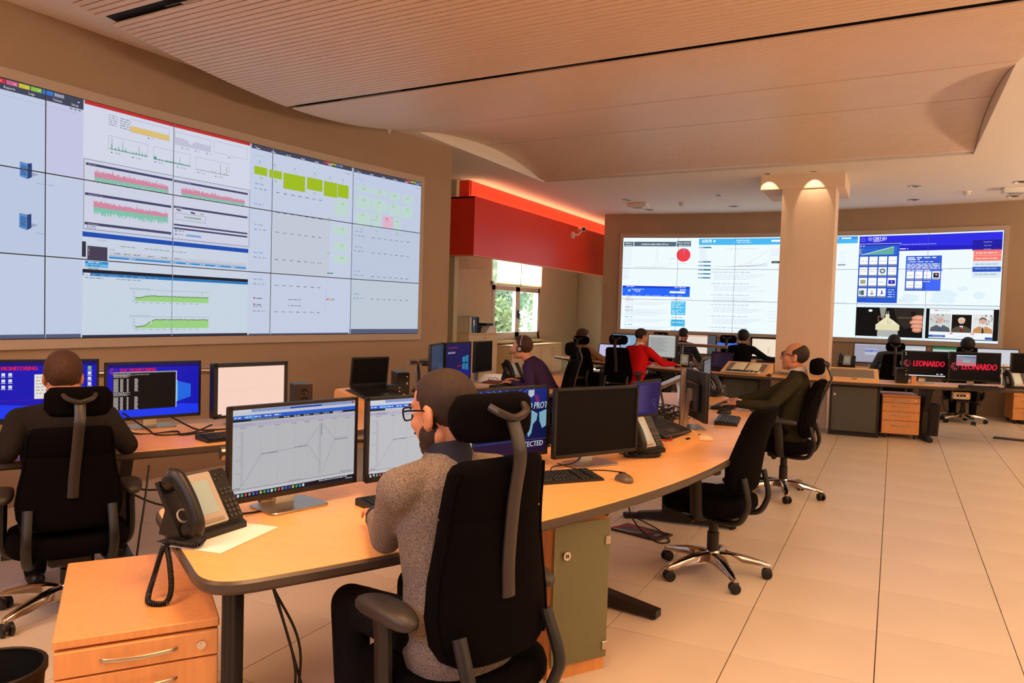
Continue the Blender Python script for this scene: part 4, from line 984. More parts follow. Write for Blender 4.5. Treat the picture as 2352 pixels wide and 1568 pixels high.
# ---------------- task chair
def superpoly(w, d, p, n, cy=0.0, z=0.0):
    out = []
    for k in range(n):
        a = 2 * PI * k / n; c, s = math.cos(a), math.sin(a)
        out.append((w * math.copysign(abs(c) ** (2 / p), c), cy + d * math.copysign(abs(s) ** (2 / p), s), z))
    return out
CH = {}
def make_chair(name, label, back_h=1.0, seat=.455, head=True, stem_x=0.0, base_turn=.3, rec=.06, loc=(0, 0, 0), rz=0.0, group='black high-backed task chairs'):
    t = thing(name, label, 'chair', loc, rz, group)
    dz = seat - .455
    def M(key, fn):
        k = (key, round(dz, 3), round(back_h, 3), round(stem_x, 3), rec)
        if k not in CH: CH[k] = fn()
        return CH[k]
    def put(nm, key, fn, material, par=None):
        me = M(key, fn)
        if not me.materials: me.materials.append(material)
        o = bpy.data.objects.new(nm, me); COL.objects.link(o); o.parent = par or t; return o
    def arm_me(k):
        a = 2 * PI * k / 5 + base_turn; d = Vector((math.cos(a), math.sin(a), 0)); w = Vector((-d.y, d.x, 0)); Z = Vector((0, 0, 1)); b = MB()
        R = []
        for s, h, z0, z1 in ((.02, .030, .075, .130), (.08, .030, .078, .132), (.16, .026, .078, .122), (.24, .022, .072, .104), (.30, .018, .064, .086), (.315, .012, .062, .078)):
            q = d * s; R.append([q - w * h + Z * z0, q + w * h + Z * z0, q + w * h * .9 + Z * (z1 - .008), q + w * h * .5 + Z * z1, q - w * h * .5 + Z * z1, q - w * h * .9 + Z * (z1 - .008)])
        return b.loft(R).mesh('base_arm', ang=50)
    def caster_me(k):
        a = 2 * PI * k / 5 + base_turn; d = Vector((math.cos(a), math.sin(a), 0)); q = d * .298; ph = a * 2.3 + 1.0
        ax = Vector((math.cos(ph), math.sin(ph), 0)); b = MB(); c = Vector((q.x, q.y, .029))
        for s in (-1, 1): b.tube([c + ax * s * .008, c + ax * s * .010, c + ax * s * .024, c + ax * s * .027], [.022, .029, .029, .023], 16)
        b.cyl(c - ax * .01, c + ax * .01, .012, n=8); b.ell((q.x, q.y, .048), (.024, .024, .020), 12, 6); b.cyl((q.x, q.y, .04), (q.x, q.y, .074), .008, n=8)
        return b.mesh('caster')
    for k in range(5):
        put('base_arm', ('arm', k, base_turn), lambda: arm_me(k), M_chrome)
        put('caster', ('caster', k, base_turn), lambda: caster_me(k), M_blk)
    put('hub', 'hub', lambda: MB().lathe([(.0, .07), (.040, .07), (.046, .085), (.044, .125), (.034, .138), (0, .138)], 20).mesh('hub'), M_chrome)
    put('gas_lift', 'gas', lambda: MB().lathe([(0, .10), (.033, .10), (.033, .24 + dz * .5), (.027, .245 + dz * .5), (.027, .33 + dz), (0, .33 + dz)], 18).mesh('gas_lift'), M_blk)
    def mech():
        b = MB(); b.at((0, 0, dz)); b.cbox((0, -.01, .345), (.17, .26, .05), .012); b.cyl((-.24, .04, .35), (.24, .04, .35), .011, n=8); b.cyl((-.26, .04, .35), (-.22, .04, .35), .02, n=8)
        b.cyl((.22, -.05, .345), (.12, -.05, .345), .007, n=6); b.cyl((.12, .02, .335), (.20, -.10, .30), .010, .014, n=8); return b.mesh('tilt_mechanism')
    put('tilt_mechanism', 'mech', mech, M_blk)
    def seat_me():
        b = MB(); R = []
        for s, z in ((.80, .375), (.95, .380), (1.0, .40), (1.0, .43), (.97, .452), (.88, .463), (.6, .462)):
            R.append([(x, y, z + dz - (.030 * max(0, (y - .12) / .14) ** 2 if z > .42 else 0)) for x, y, _ in superpoly(.245 * s, .235 * s, 3.4, 32, .025)])
        return b.loft(R).mesh('seat', ang=60)
    put('seat', 'seat', seat_me, M_fab)
    # backrest: wide at the lumbar, narrower and square-shouldered at the top
    zb, zt = .50 + dz, back_h
    def lean(z): u = (z - zb) / (zt - zb); return -.185 - .035 * math.sin(PI * min(1, u * .9)) * -1 - rec * u
    def back_me():
        b = MB(); R = []
        for u, w, d in ((0, 0.1060, 0.012), (0.015, 0.1484, 0.026), (0.05, 0.1823, 0.036), (0.12, 0.2035, 0.042), (0.25, 0.2099, 0.044), (0.42, 0.1993, 0.044), (0.6, 0.1813, 0.042), (0.7, 0.1760, 0.041), (0.712, 0.1717, 0.037), (0.724, 0.1760, 0.041), (0.86, 0.1696, 0.04), (0.94, 0.1643, 0.038), (0.975, 0.1548, 0.033), (0.993, 0.1357, 0.023), (1, 0.0954, 0.01)):
            z = zb + (zt - zb) * u
            R.append([(x, y + lean(z) + .05 * (x / .22) ** 2, z) for x, y, _ in superpoly(w, d, 3.2, 36)])
        return b.loft(R).mesh('backrest', ang=60)
    bk = put('backrest', 'back', back_me, M_fab)
    for s in (-1, 1):
        def piping():
            P = []
            for k in range(19):
                u = .05 + .90 * k / 18; z = zb + (zt - zb) * u
                w = np.interp(u, [0, .12, .25, .42, .6, .86, .94, 1], [.148, .197, .203, .193, .175, .163, .158, .127])
                P.append((s * w, lean(z) - .026 + .05 * (w / .22) ** 2, z))
            return MB().tube(P, .0045, 6).mesh('piping')
        put('piping', ('pip', s), piping, M_fab, bk)
    for s in (-1, 1):
        def br():
            zz = zb + .10
            P = bez([(s * .13, .02, .352 + dz), (s * .15, -.12, .345 + dz), (s * .16, -.20, .362 + dz), (s * .165, -.235, .42 + dz), (s * .165, -.245, .48 + dz), (s * .16, lean(zz) - .025, zz)], 6)
            return MB().tube(P, .016, 10, sx=1.3).mesh('back_bracket')
        put('back_bracket', ('br', s), br, M_blk)
        def post():
            b = MB(); x = s * .255
            P = bez([(s * .17, .0, .36 + dz), (s * .23, .0, .372 + dz), (x, .0, .42 + dz), (x, .01, .55 + dz), (x, .02, .625 + dz)], 5)
            return b.tube(P, .020, 10, sx=1.7, up=(1, 0, 0)).mesh('armrest_post')
        p = put('armrest_post', ('post', s), post, M_blk)
        def pad():
            b = MB(); x = s * .255; R = []
            for sc, z in ((.5, .622), (.88, .624), (1, .634), (1, .648), (.93, .658), (.6, .664)):
                R.append([(xx, y, z + dz - .012 * (y / .13) ** 2) for xx, y, _ in [(x + q[0], q[1], 0) for q in superpoly(.046 * sc, .125 * sc, 2.5, 24, .0)]])
            return b.loft(R).mesh('armrest_pad', ang=70)
        put('armrest_pad', ('pad', s), pad, M_pad)
    if head:
        yb = lean(zt)
        hz = zt + .105
        def hd():
            b = MB(); R = []
            for k in range(13):
                u = -1 + 2 * k / 12; s = (1 - abs(u) ** 9) ** .33 if abs(u) < 1 else .4
                R.append([(stem_x + u * .132, yb + .035 + .030 * u * u + q[0], hz + q[1]) for q in [(x * max(s, .5), y * max(s, .5)) for x, y, _ in superpoly(.044, .066, 3.0, 24)]])
            return b.loft(R).mesh('headrest', ang=70)
        put('headrest', 'head', hd, M_fab)
        def stem():
            b = MB(); z0 = zb + (zt - zb) * .32
            P = bez([(stem_x * .2, lean(z0) - .046, z0), (stem_x * .35, lean(z0 + .1) - .050, z0 + .10), (stem_x * .6, lean(zt - .12) - .056, zt - .12), (stem_x * .85, yb - .058, zt), (stem_x, yb - .048, zt + .055), (stem_x, yb - .020, hz + .010)], 7)
            n = len(P); b.tube(P, [.010 + .0 * k for k in range(n)], 10, sx=2.3, up=(0, 1, 0))
            b.tube(bez([(stem_x - .062, yb - .000, hz + .035), (stem_x - .045, yb - .030, hz + .020), (stem_x, yb - .034, hz + .006), (stem_x + .045, yb - .030, hz + .020), (stem_x + .062, yb - .000, hz + .035)], 6), .011, 8)
            return b.mesh('headrest_stem')
        put('headrest_stem', 'stem', stem, mat('stem_plastic', (44, 37, 33), .4))
    return t

# ---------------- monitors
def make_monitor(label, loc, normal_az, w=.535, h=.335, pic=None, strength=.75, stand='foot', bez=.012, base_z=TOP, name='monitor', group=None, silver=False, thick=.022, chin=.018):
    """loc: centre of the screen; normal_az: compass bearing (degrees from +y to +x) the screen looks to"""
    a = math.radians(normal_az); rz = az(-math.sin(a), -math.cos(a))       # local -Y looks at the viewer
    t = thing(name, label, 'monitor', (loc[0], loc[1], base_z), rz, group)
    z = loc[2] - base_z; M_h = M_blk
    b = MB(); b.M = Matrix.Translation((0, 0, z)) @ Matrix.Rotation(PI / 2, 4, 'X')
    b.prism(rrect(w, h, .006, 2), -thick, .0, .003)
    hs = b.build('housing', M_h, t)
    b = MB(); b.at((0, 0, z)); b.cbox((0, thick + .012, -.01), (w * .62, .024, h * .60), .01); b.build('rear_cover', M_h, t)
    b = MB()
    for (x, zz, sx, sz) in ((0, h / 2 - bez / 2, w, bez), (0, -h / 2 + chin / 2, w, chin), (-w / 2 + bez / 2, 0, bez, h), (w / 2 - bez / 2, 0, bez, h)):
        b.box((x, -.0025, z + zz), (sx, .005, sz))
    b.build('bezel', M_blk if not silver else M_silver, t, smooth=False)
    x0, x1, z0, z1 = -w / 2 + bez, w / 2 - bez, z - h / 2 + chin, z + h / 2 - bez
    if pic is None:
        MB().box((0, -.0006, (z0 + z1) / 2), (x1 - x0, .001, z1 - z0)).build('screen', M_off, t, smooth=False)
    else:
        q = MB(); pic.clip_rect(0, 0, 1.6, 1).fill(q, lambda x, y, l: (x0 + (x1 - x0) * x / 1.6, -.0008 - l * .4, z0 + (z1 - z0) * y))
        stuff(q.build('screen', screen_mat(strength), t, smooth=False, recalc=False))
    if stand == 'foot':
        MB().prism(rrect(.24, .175, .022, 4, 0, .045), 0, .009, .003).build('stand_base', M_steel, t)
        b = MB(); b.loft([[(-.038, .075, .006), (.038, .075, .006), (.038, .098, .006), (-.038, .098, .006)], [(-.036, .055, z), (.036, .055, z), (.036, .078, z), (-.036, .078, z)]]); b.cbox((0, .045, z), (.08, .04, .08), .006)
        b.build('stand_neck', M_steel, t)
    elif stand == 'arm':
        b = MB(); b.cyl((0, .03, z), (0, .13, z), .022, n=10); b.cbox((0, .035, z), (.10, .012, .10), .003); b.build('mount', M_char, t)
    return t
def soc_picture(kind):
    c = Canvas(); c.rect(0, 0, 1.6, 1, (20, 22, 190)); c.up(); c.poly([(0, 0), (1.6, 0), (1.6, .18), (0, .30)], (26, 60, 250)); c.rect(0, .93, 1.6, 1, (18, 14, 120)); c.up()
    fan_logo(c, .11, .87, .075, (226, 30, 54)); c.text('SOC MONITORING', .20, .855, .095, (232, 26, 60), w=.62, bold=.004)
    if kind == 1:
        for j in range(4):
            for i in range(4 if j < 3 else 1):
                x, y = .20 + i * .085 + (.085 if j == 3 else 0), .76 - j * .105; c.rect(x, y, x + .045, y + .05, (236, 240, 246)); c.rect(x - .005, y - .022, x + .05, y - .010, (200, 206, 230))
        c.rect(.78, .36, 1.06, .78, (244, 238, 232))
        for k in range(5): y = .86 - k * .095; c.rect(1.48, y, 1.53, y + .055, (120, 200, 120) if k == 0 else (226, 230, 240)); c.rect(1.475, y - .022, 1.54, y - .010, (200, 206, 230))
        c.line([(0, .33), (1.6, .36)], .005, (120, 20, 130)); c.poly([(1.3, .6), (1.6, .5), (1.6, .2), (1.38, .3)], (30, 100, 240)); c.up()
        for k in range(6): c.words(.80, 1.02, .72 - k * .055, .018, (180, 176, 170), seed=k)
        c.rect(0, 0, 1.6, .035, (18, 20, 40))
    else:
        c.rect(.09, .14, 1.18, .845, (10, 8, 10)); c.rect(.09, .825, 1.19, .85, (236, 236, 240)); c.rect(1.172, .14, 1.19, .845, (236, 236, 240)); c.poly([(1.19, .65), (1.45, .58), (1.45, .33), (1.19, .25)], (30, 110, 240)); c.rect(1.19, .62, 1.21, .66, (120, 230, 250)); c.rect(1.19, .25, 1.21, .60, (120, 220, 246)); c.up()
        for blk, y0 in ((0, .76), (1, .42)):
            for k in range(4): c.words(.10, .38 - .05 * (k % 2), y0 + .045 - k * .018, .010, (196, 190, 186), seed=k)
            for k in range(13):
                y = y0 - .045 - k * .019
                for x, w in ((.10, .08), (.21, .05), (.32, .03), (.45, .07)): c.rect(x, y, x + w * (1 if x < .4 else .7 + .3 * ((k * 7) % 5) / 5), y + .010, (206, 198, 190))
        c.words(.10, .7, .79, .010, (196, 190, 186))
    return c
def fan_logo(c, x, y, r, col, asp=1.0):
    for k in range(7):
        a = PI * (.62 + .16 * k)
        c.poly([(x + .25 * r * math.cos(a), y + .25 * r * asp * math.sin(a)), (x + r * math.cos(a - .13), y + r * asp * math.sin(a - .13)), (x + r * 1.05 * math.cos(a + .03), y + r * 1.05 * asp * math.sin(a + .03))], col if k % 2 == 0 else tuple(min(255, q + 60) for q in col))
    for k in range(4): a = PI * (-.30 + .22 * k); c.disc(x + r * .62 * math.cos(a), y + r * .62 * asp * math.sin(a), r * .10, col, asp, n=10)
def company_picture(kind):
    c = Canvas(); c.rect(0, 0, 1.6, 1, (6, 5, 6)); c.up()
    y = .50 if kind == 1 else .47
    fan_logo(c, .19, y + .03, .155, (236, 60, 80)); c.text('LEONARDO', .37, y - .085, .33, (238, 30, 62), w=1.14, shear=.16, bold=.010)
    if kind == 1:
        c.rect(.04, .015, 1.56, .055, (226, 226, 230)); c.rect(1.24, .09, 1.32, .13, (206, 206, 206)); c.rect(1.38, .09, 1.48, .13, (206, 206, 206)); c.rect(.09, .93, .12, .97, (226, 226, 230)); c.rect(.09, .86, .13, .89, (226, 226, 230))
    else:
        c.up(); c.rect(.20, .52, .84, .92, (150, 140, 160)); c.up(); c.poly([(.20, .52), (.84, .52), (.84, .62), (.20, .68)], (206, 110, 120)); c.poly([(.20, .92), (.84, .92), (.84, .80), (.20, .86)], (96, 120, 150)); c.rect(.20, .88, .84, .92, (226, 230, 236)); c.up(); c.rect(.42, .66, .64, .70, (90, 210, 200)); c.words(.40, .66, .73, .016, (150, 200, 150)); c.words(.24, .38, .70, .016, (226, 40, 70))
    return c
def console_picture(seed, cut=False):
    c = Canvas(); r = random.Random(seed); c.rect(0, 0, 1.6, 1, (206, 207, 212)); c.up()
    c.rect(0, .955, 1.6, 1, (226, 229, 238)); c.rect(.22, .962, 1.6, .995, (86, 128, 216)); c.rect(0, .93, 1.6, .957, (216, 222, 238)); c.rect(0, .885, 1.6, .93, (34, 104, 226)); c.rect(0, .862, 1.6, .886, (24, 26, 36)); c.rect(.22, .863, .56, .885, (236, 238, 242)); c.rect(1.28, .863, 1.42, .885, (236, 238, 242))
    c.rect(0, .80, 1.6, .842, (198, 192, 216)); c.rect(0, .805, .25, .838, (170, 164, 190)); c.rect(0, .09, 1.6, .094, (60, 60, 70)); c.rect(0, .052, 1.6, .09, (218, 218, 226)); c.rect(0, 0, 1.6, .052, (14, 18, 40)); c.rect(1.05, .026, 1.6, .054, (8, 8, 12)); c.up()
    c.rect(.70, .966, 1.12, .985, (40, 70, 190)); c.rect(1.55, .965, 1.58, .99, (206, 50, 60)); c.rect(.16, .89, .26, .926, (70, 170, 250))
    for k in range(5): c.words(.02 + k * .12, .10 + k * .12, .902, .014, (226, 240, 255), seed=k); c.words(.62 + k * .13, .70 + k * .13, .869, .010, (206, 210, 220), seed=k)
    xs = (.13, .34, .55, .76, .93, 1.12, 1.31, 1.50)
    for x in xs: c.rect(x, .12, x + .003, .78, (186, 190, 200)); c.words(x - .04, x + .03, .785, .008, (130, 134, 146), seed=int(x * 90))
    L = (150, 154, 168)
    c.line([(.13, .14), (.34, .46), (.42, .475), (.76, .49), (.93, .52), (1.12, .76)], .004, L); c.line([(.93, .52), (1.12, .25)], .004, L); c.line([(1.12, .76), (1.31, .54), (1.50, .555)], .004, L); c.line([(1.31, .54), (1.15, .16)], .004, L)
    for a, b in ((.34, .55), (.76, .93), (1.31, 1.5)): c.rect(a, .468 + (a - .34) * .06, b, .475 + (a - .34) * .06, (120, 124, 140))
    c.rect(1.118, .60, 1.128, .74, (110, 112, 130))
    for k in range(46): y = .13 + k * .0135; c.rect(.125 - r.uniform(.01, .03) * (3 if k % 11 == 0 else 1), y, .125, y + .004, (150, 154, 164)); c.rect(1.115 - r.uniform(.01, .03), y, 1.115, y + .004, (140, 144, 156))
    c.words(.02, .10, .105, .008, (90, 94, 104)); c.words(.7, .88, .10, .007, (150, 154, 166)); c.words(1.4, 1.56, .108, .008, (120, 124, 136))
    for k in range(20):
        col = ((60, 160, 230), (236, 236, 236), (90, 190, 120), (226, 70, 60), (150, 150, 160), (70, 110, 220), (70, 80, 160), (200, 200, 130), (60, 190, 80))[k % 9] if k else (230, 234, 240)
        c.rect(.02 + k * .045, .010, .046 + k * .045, .042, col)
    for k in range(2): c.rect(.02, .056 + .0 * k, .05, .06, (170, 60, 60))
    c.words(1.1, 1.5, .034, .010, (226, 230, 240)); c.words(1.48, 1.58, .010, .010, (226, 230, 240))
    return c
def page_picture(bg, marks=(), lines=0, col=(150, 154, 160), x0=.1, x1=1.0, seed=0):
    c = Canvas(); c.rect(0, 0, 1.6, 1, bg); c.up()
    for m_ in marks: c.rect(*m_)
    c.up()
    for k in range(lines): c.words(x0, x1 - .1 * ((k * 3) % 4), .86 - k * .7 / max(lines, 1), .018, col, seed=seed + k)
    return c
# nearest row
make_monitor('wide monitor with a web console next to the desk telephone in the foreground', (-1.927, 2.112, .925), 104.4, pic=console_picture(1), strength=.72, group='console monitors')
make_monitor('monitor with a web console half hidden behind the grey-sweatered man', (-1.715, 2.62, .925), 112, pic=console_picture(2), strength=.80, group='console monitors')
c = Canvas(); c.rect(0, 0, 1.6, 1, (14, 26, 84)); c.up(); c.poly([(0, 1), (1.6, 1), (1.6, .75), (0, .55)], (20, 44, 140)); c.poly([(0, 0), (1.6, 0), (1.6, .22), (0, .16)], (40, 18, 60)); c.up()
for k in range(6): c.line([(.05 + .12 * k, .99), (.30 + .12 * k, .93 - .02 * (k % 3)), (.55 + .13 * k, .93 - .02 * (k % 3)), (.68 + .13 * k, .99)], .008, (120, 170, 226))
c.poly([(1.22, .98), (1.34, .98), (1.34, .90), (1.28, .86), (1.22, .90)], (216, 230, 244)); c.text('D PROTEC', 1.22, .68, .15, (206, 226, 240), w=.52, shear=.18, bold=.004)
for pts in (((1.18, .62), (1.30, .66), (1.42, .60), (1.40, .50), (1.33, .44), (1.30, .30), (1.24, .24), (1.20, .36), (1.15, .46)), ((1.45, .62), (1.6, .66), (1.6, .40), (1.52, .36), (1.46, .48)), ((.80, .62), (1.0, .66), (1.06, .54), (.98, .42), (.96, .28), (.90, .36), (.82, .48))): c.poly(pts, (150, 206, 230))
c.rect(.1, .20, 1.6, .206, (90, 110, 190)); c.text('DETECTED', 1.02, .09, .12, (216, 226, 246), w=.52, shear=.12, bold=.004)
for k in range(5): a = .9 + k * .34; c.poly([(1.46 + .03 * math.cos(a + 2), .88 + .03 * math.sin(a + 2)), (1.46 + .10 * math.cos(a + 2.1), .88 + .12 * math.sin(a + 2.1)), (1.46 + .11 * math.cos(a + 2.3), .88 + .13 * math.sin(a + 2.3))], (206, 40, 60))
make_monitor('monitor showing a dark blue world map banner left of the switched-off one', (-1.585, 3.115, .925), 112, pic=c, strength=.6)
make_monitor('switched-off black monitor on a steel stand right of the blue banner monitor', (-1.279, 3.499, .920), 118.8)
m5 = make_monitor('black monitor seen from behind on a tall steel stand', (-1.155, 5.08, .925), 62, w=.50, h=.32)
MB().cbox((0, .10, .20), (.034, .034, .40), .006).build('stand_pole', M_steel, m5)
make_monitor('dark monitor angled behind the tall steel stand', (-1.36, 5.76, .93), 76, w=.50, h=.32)
make_monitor('grey lit monitor facing the green-sweatered man', (-1.36, 6.28, .94), 84, w=.52, h=.33, pic=page_picture((150, 156, 166), ((0, .9, 1.6, .94, (120, 126, 140)), (.1, .3, .9, .31, (120, 126, 140)))), strength=.5)
# row in front of the left wall
make_monitor('blue monitor of the security desk partly hidden by the man at the far left', (-4.13, 2.50, .935), 120, w=.60, h=.345, pic=soc_picture(1), strength=.85, group='blue monitoring screens')
make_monitor('blue monitor with a black terminal window, second from the left', (-3.843, 3.014, .922), 108.8, pic=soc_picture(2), strength=.85, group='blue monitoring screens')
make_monitor('squarish monitor with a blank pinkish-white page left of the small loudspeaker', (-3.518, 3.448, .917), 103, w=.50, h=.33, bez=.024, thick=.05, pic=page_picture((252, 214, 198), ((.0, .5, 1.5, .502, (226, 180, 176)), (0, .54, .9, .542, (232, 190, 184)), (0, .0, .1, .03, (60, 40, 40)))), strength=.95)
make_monitor('dim blue-grey monitor, first of the cluster left of the man in purple', (-3.396, 5.377, .985), 70, w=.50, h=.34, pic=page_picture((74, 92, 128), ((0, .0, .8, .4, (50, 70, 120)), (.9, 0, 1.6, .5, (90, 104, 140)))), strength=.42, stand='arm')
c = Canvas(); c.rect(0, 0, 1.6, 1, (30, 26, 96)); c.up(); c.poly([(0, 0), (1.6, 0), (1.6, .30), (0, .20)], (30, 34, 150)); c.up(); c.text('SOC MONITORING', .12, .86, .07, (206, 60, 80), w=.6)
for k in range(8): c.rect(.12 + k * .06, .72, .15 + k * .06, .77, (220, 224, 230))
for (x0, y0, x1, y1) in ((1.06, .44, 1.25, .62), (1.28, .44, 1.47, .65), (1.06, .24, 1.25, .42), (1.28, .21, 1.47, .42)): c.poly([(x0, y0 + .01), (x1, y0 - .0), (x1, y1), (x0, y1 - .015)], (40, 150, 200))
c.text('LEO', .72, .32, .10, (206, 30, 60), w=.28, shear=.2)
make_monitor('blue monitor with a four-pane window emblem in the cluster by the man in purple', (-3.451, 5.81, .985), 86, w=.50, h=.34, pic=c, strength=.6, stand='arm')
make_monitor('switched-off monitor on a slim stand in front of the tall pale cabinet', (-3.80, 6.90, .965), 88, w=.40, h=.32, stand='foot')
# desk in front of the column
make_monitor('monitor with a red company name, left one of the pair with that name', (.353, 10.78, .932), 165, w=.53, h=.335, pic=company_picture(1), strength=.95, group='company screens')
make_monitor('monitor with a red company name partly covered by a small window', (.885, 10.74, .935), 158, w=.60, h=.355, pic=company_picture(2), strength=.95, group='company screens')
make_monitor('switched-off monitor cut by the right edge of the picture', (1.50, 11.05, .94), 150, w=.52, h=.36)
make_monitor('monitor with a grey page of fine tables by the man in red', (-3.10, 11.15, .985), 202, w=.515, h=.345, pic=page_picture((190, 192, 190), ((0, .93, 1.6, 1, (206, 208, 206)),), 14, (120, 122, 124), .1, 1.15, 3), strength=.8, silver=True, thick=.05)
make_monitor('pale blue monitor behind the chair of the man in red', (-3.98, 12.05, .955), 195, w=.50, h=.33, pic=page_picture((150, 186, 216), ((.3, .4, .34, .5, (240, 244, 250)), (1.1, .5, 1.13, .8, (240, 244, 250)), (0, 0, 1.6, .3, (130, 170, 206)))), strength=.8)
make_monitor('monitor with a white page and grey side bar before the man in the striped shirt', (-3.10, 13.72, .945), 184, w=.56, h=.36, pic=page_picture((244, 226, 210), ((1.15, 0, 1.6, 1, (84, 84, 90)), (0, .92, 1.15, 1, (226, 170, 140))), 6, (206, 196, 190), .2, 1.0, 5), strength=.9)
make_monitor('small blue monitor left of the dark-haired person in black', (-2.60, 13.62, .87), 186, w=.42, h=.28, pic=page_picture((70, 120, 240)), strength=.9)
make_monitor('wide monitor with cream document pages at the left edge of the column', (-1.93, 13.72, .93), 182, w=.62, h=.38, pic=page_picture((14, 12, 14), ((.05, .08, 1.15, .95, (250, 232, 206)), (.3, .10, 1.28, .90, (252, 236, 212)), (.75, .50, .85, .53, (120, 110, 104)), (.75, .40, .85, .43, (120, 110, 104)), (.75, .30, .85, .33, (120, 110, 104)), (.75, .20, .85, .23, (120, 110, 104)), (1.1, .7, 1.2, .73, (120, 110, 104))), 0), strength=.9)
# desk under the right half of the back wall
for lb, x, w, pic in (('grey monitor with a blue dialog box, first right of the column under the back wall', -.33, .52, page_picture((176, 174, 190), ((.50, .42, 1.10, .75, (206, 210, 226)), (.50, .56, 1.10, .70, (70, 110, 216)), (0, .93, 1.6, 1, (190, 190, 206)), (0, 0, 1.6, .05, (150, 150, 170))))),
                      ('white monitor behind the headrest of the person in grey', .21, .52, page_picture((226, 228, 236), ((0, .9, 1.6, 1, (200, 206, 220)),), 5, (180, 184, 196))),
                      ('white monitor with a green top bar between the two right-hand operators', .80, .52, page_picture((226, 230, 232), ((0, .88, 1.6, 1, (40, 130, 80)), (0, .80, 1.6, .87, (206, 216, 212))), 5, (190, 194, 200))),
                      ('plain white monitor right of the black-haired person', 1.43, .56, page_picture((226, 226, 236), ((0, .95, 1.6, 1, (200, 204, 216)),), 3, (206, 208, 220)))):
    make_monitor(lb, (x, 13.78, .925), 176, w=w, h=.33, pic=pic, strength=.8, group='monitors under the back wall')

# ---------------- keyboards, mice, telephones, laptops
key_me = MB(); key_me.loft([[(x * .0078, y * .0076, 0) for x, y in ((-1, -1), (1, -1), (1, 1), (-1, 1))], [(x * .0066, y * .0062, .006) for x, y in ((-1, -1), (1, -1), (1, 1), (-1, 1))]])
key_me = key_me.mesh('key', False); key_me.materials.append(M_key)
def keyboard(label, loc, rz, near=False, w=.43, cols=21, rows=6, name='keyboard', group='black keyboards', z=TOP):
    t = thing(name, label, 'keyboard', (loc[0], loc[1], z), rz, group)
    b = MB(); d = .022 * rows + .022
    b.loft([[(x, y, zz) for x, y, zz in ((-w / 2, -d / 2, 0), (w / 2, -d / 2, 0), (w / 2, d / 2, 0), (-w / 2, d / 2, 0))], [(-w / 2, -d / 2, .010), (w / 2, -d / 2, .010), (w / 2, d / 2, .024), (-w / 2, d / 2, .024)], [(-w / 2 + .006, -d / 2 + .006, .014), (w / 2 - .006, -d / 2 + .006, .014), (w / 2 - .006, d / 2 - .006, .028), (-w / 2 + .006, d / 2 - .006, .028)]])
    b.build('case', M_blk, t, smooth=False)
    mk = MB(); px = (w - .03) / cols
    for j in range(rows):
        i = 0
        while i < cols:
            if cols > 15 and i in (15, 18) : i += 1; continue
            x = -w / 2 + .015 + (i + .5) * px; y = -d / 2 + .017 + j * .0215; wide = 1
            if j == 0 and cols > 15 and 4 <= i < 9: wide = 5; x = -w / 2 + .015 + (i + 2.5) * px
            zz = .0135 + (y + d / 2) / d * .0145
            if near:
                o = bpy.data.objects.new('key', key_me); COL.objects.link(o); o.parent = t; o.location = (x, y, zz); o.scale = (wide * px / .0192, 1.15, 1)
            else:
                mk.box((x, y, zz + .003), (px * wide * .86, .0175, .006))
            i += wide
    if not near: stuff(mk.build('keys', M_key, t, smooth=False))
    return t
def mouse(label, loc, rz, silver=False):
    t = thing('mouse', label, 'mouse', (loc[0], loc[1], TOP), rz, 'computer mice')
    b = MB(); R = []
    for s, z in ((.9, 0), (1, .006), (.98, .014), (.86, .024), (.6, .032), (.2, .036)): R.append([(x, y * (1 if y < 0 else 1.02), z - .006 * max(0, y / .055)) for x, y, _ in superpoly(.031 * s, .055 * s, 2.4, 24)])
    b.loft(R).build('shell', M_blk if not silver else mat('mouse_grey', (96, 84, 70), .3), t, ang=80)
    b = MB(); b.M = Matrix.Translation((0, .026, .026)) @ Matrix.Rotation(PI / 2, 4, 'Y'); b.cyl((0, 0, -.004), (0, 0, .004), .010, n=12); b.build('wheel', M_gloss, t)
    return t
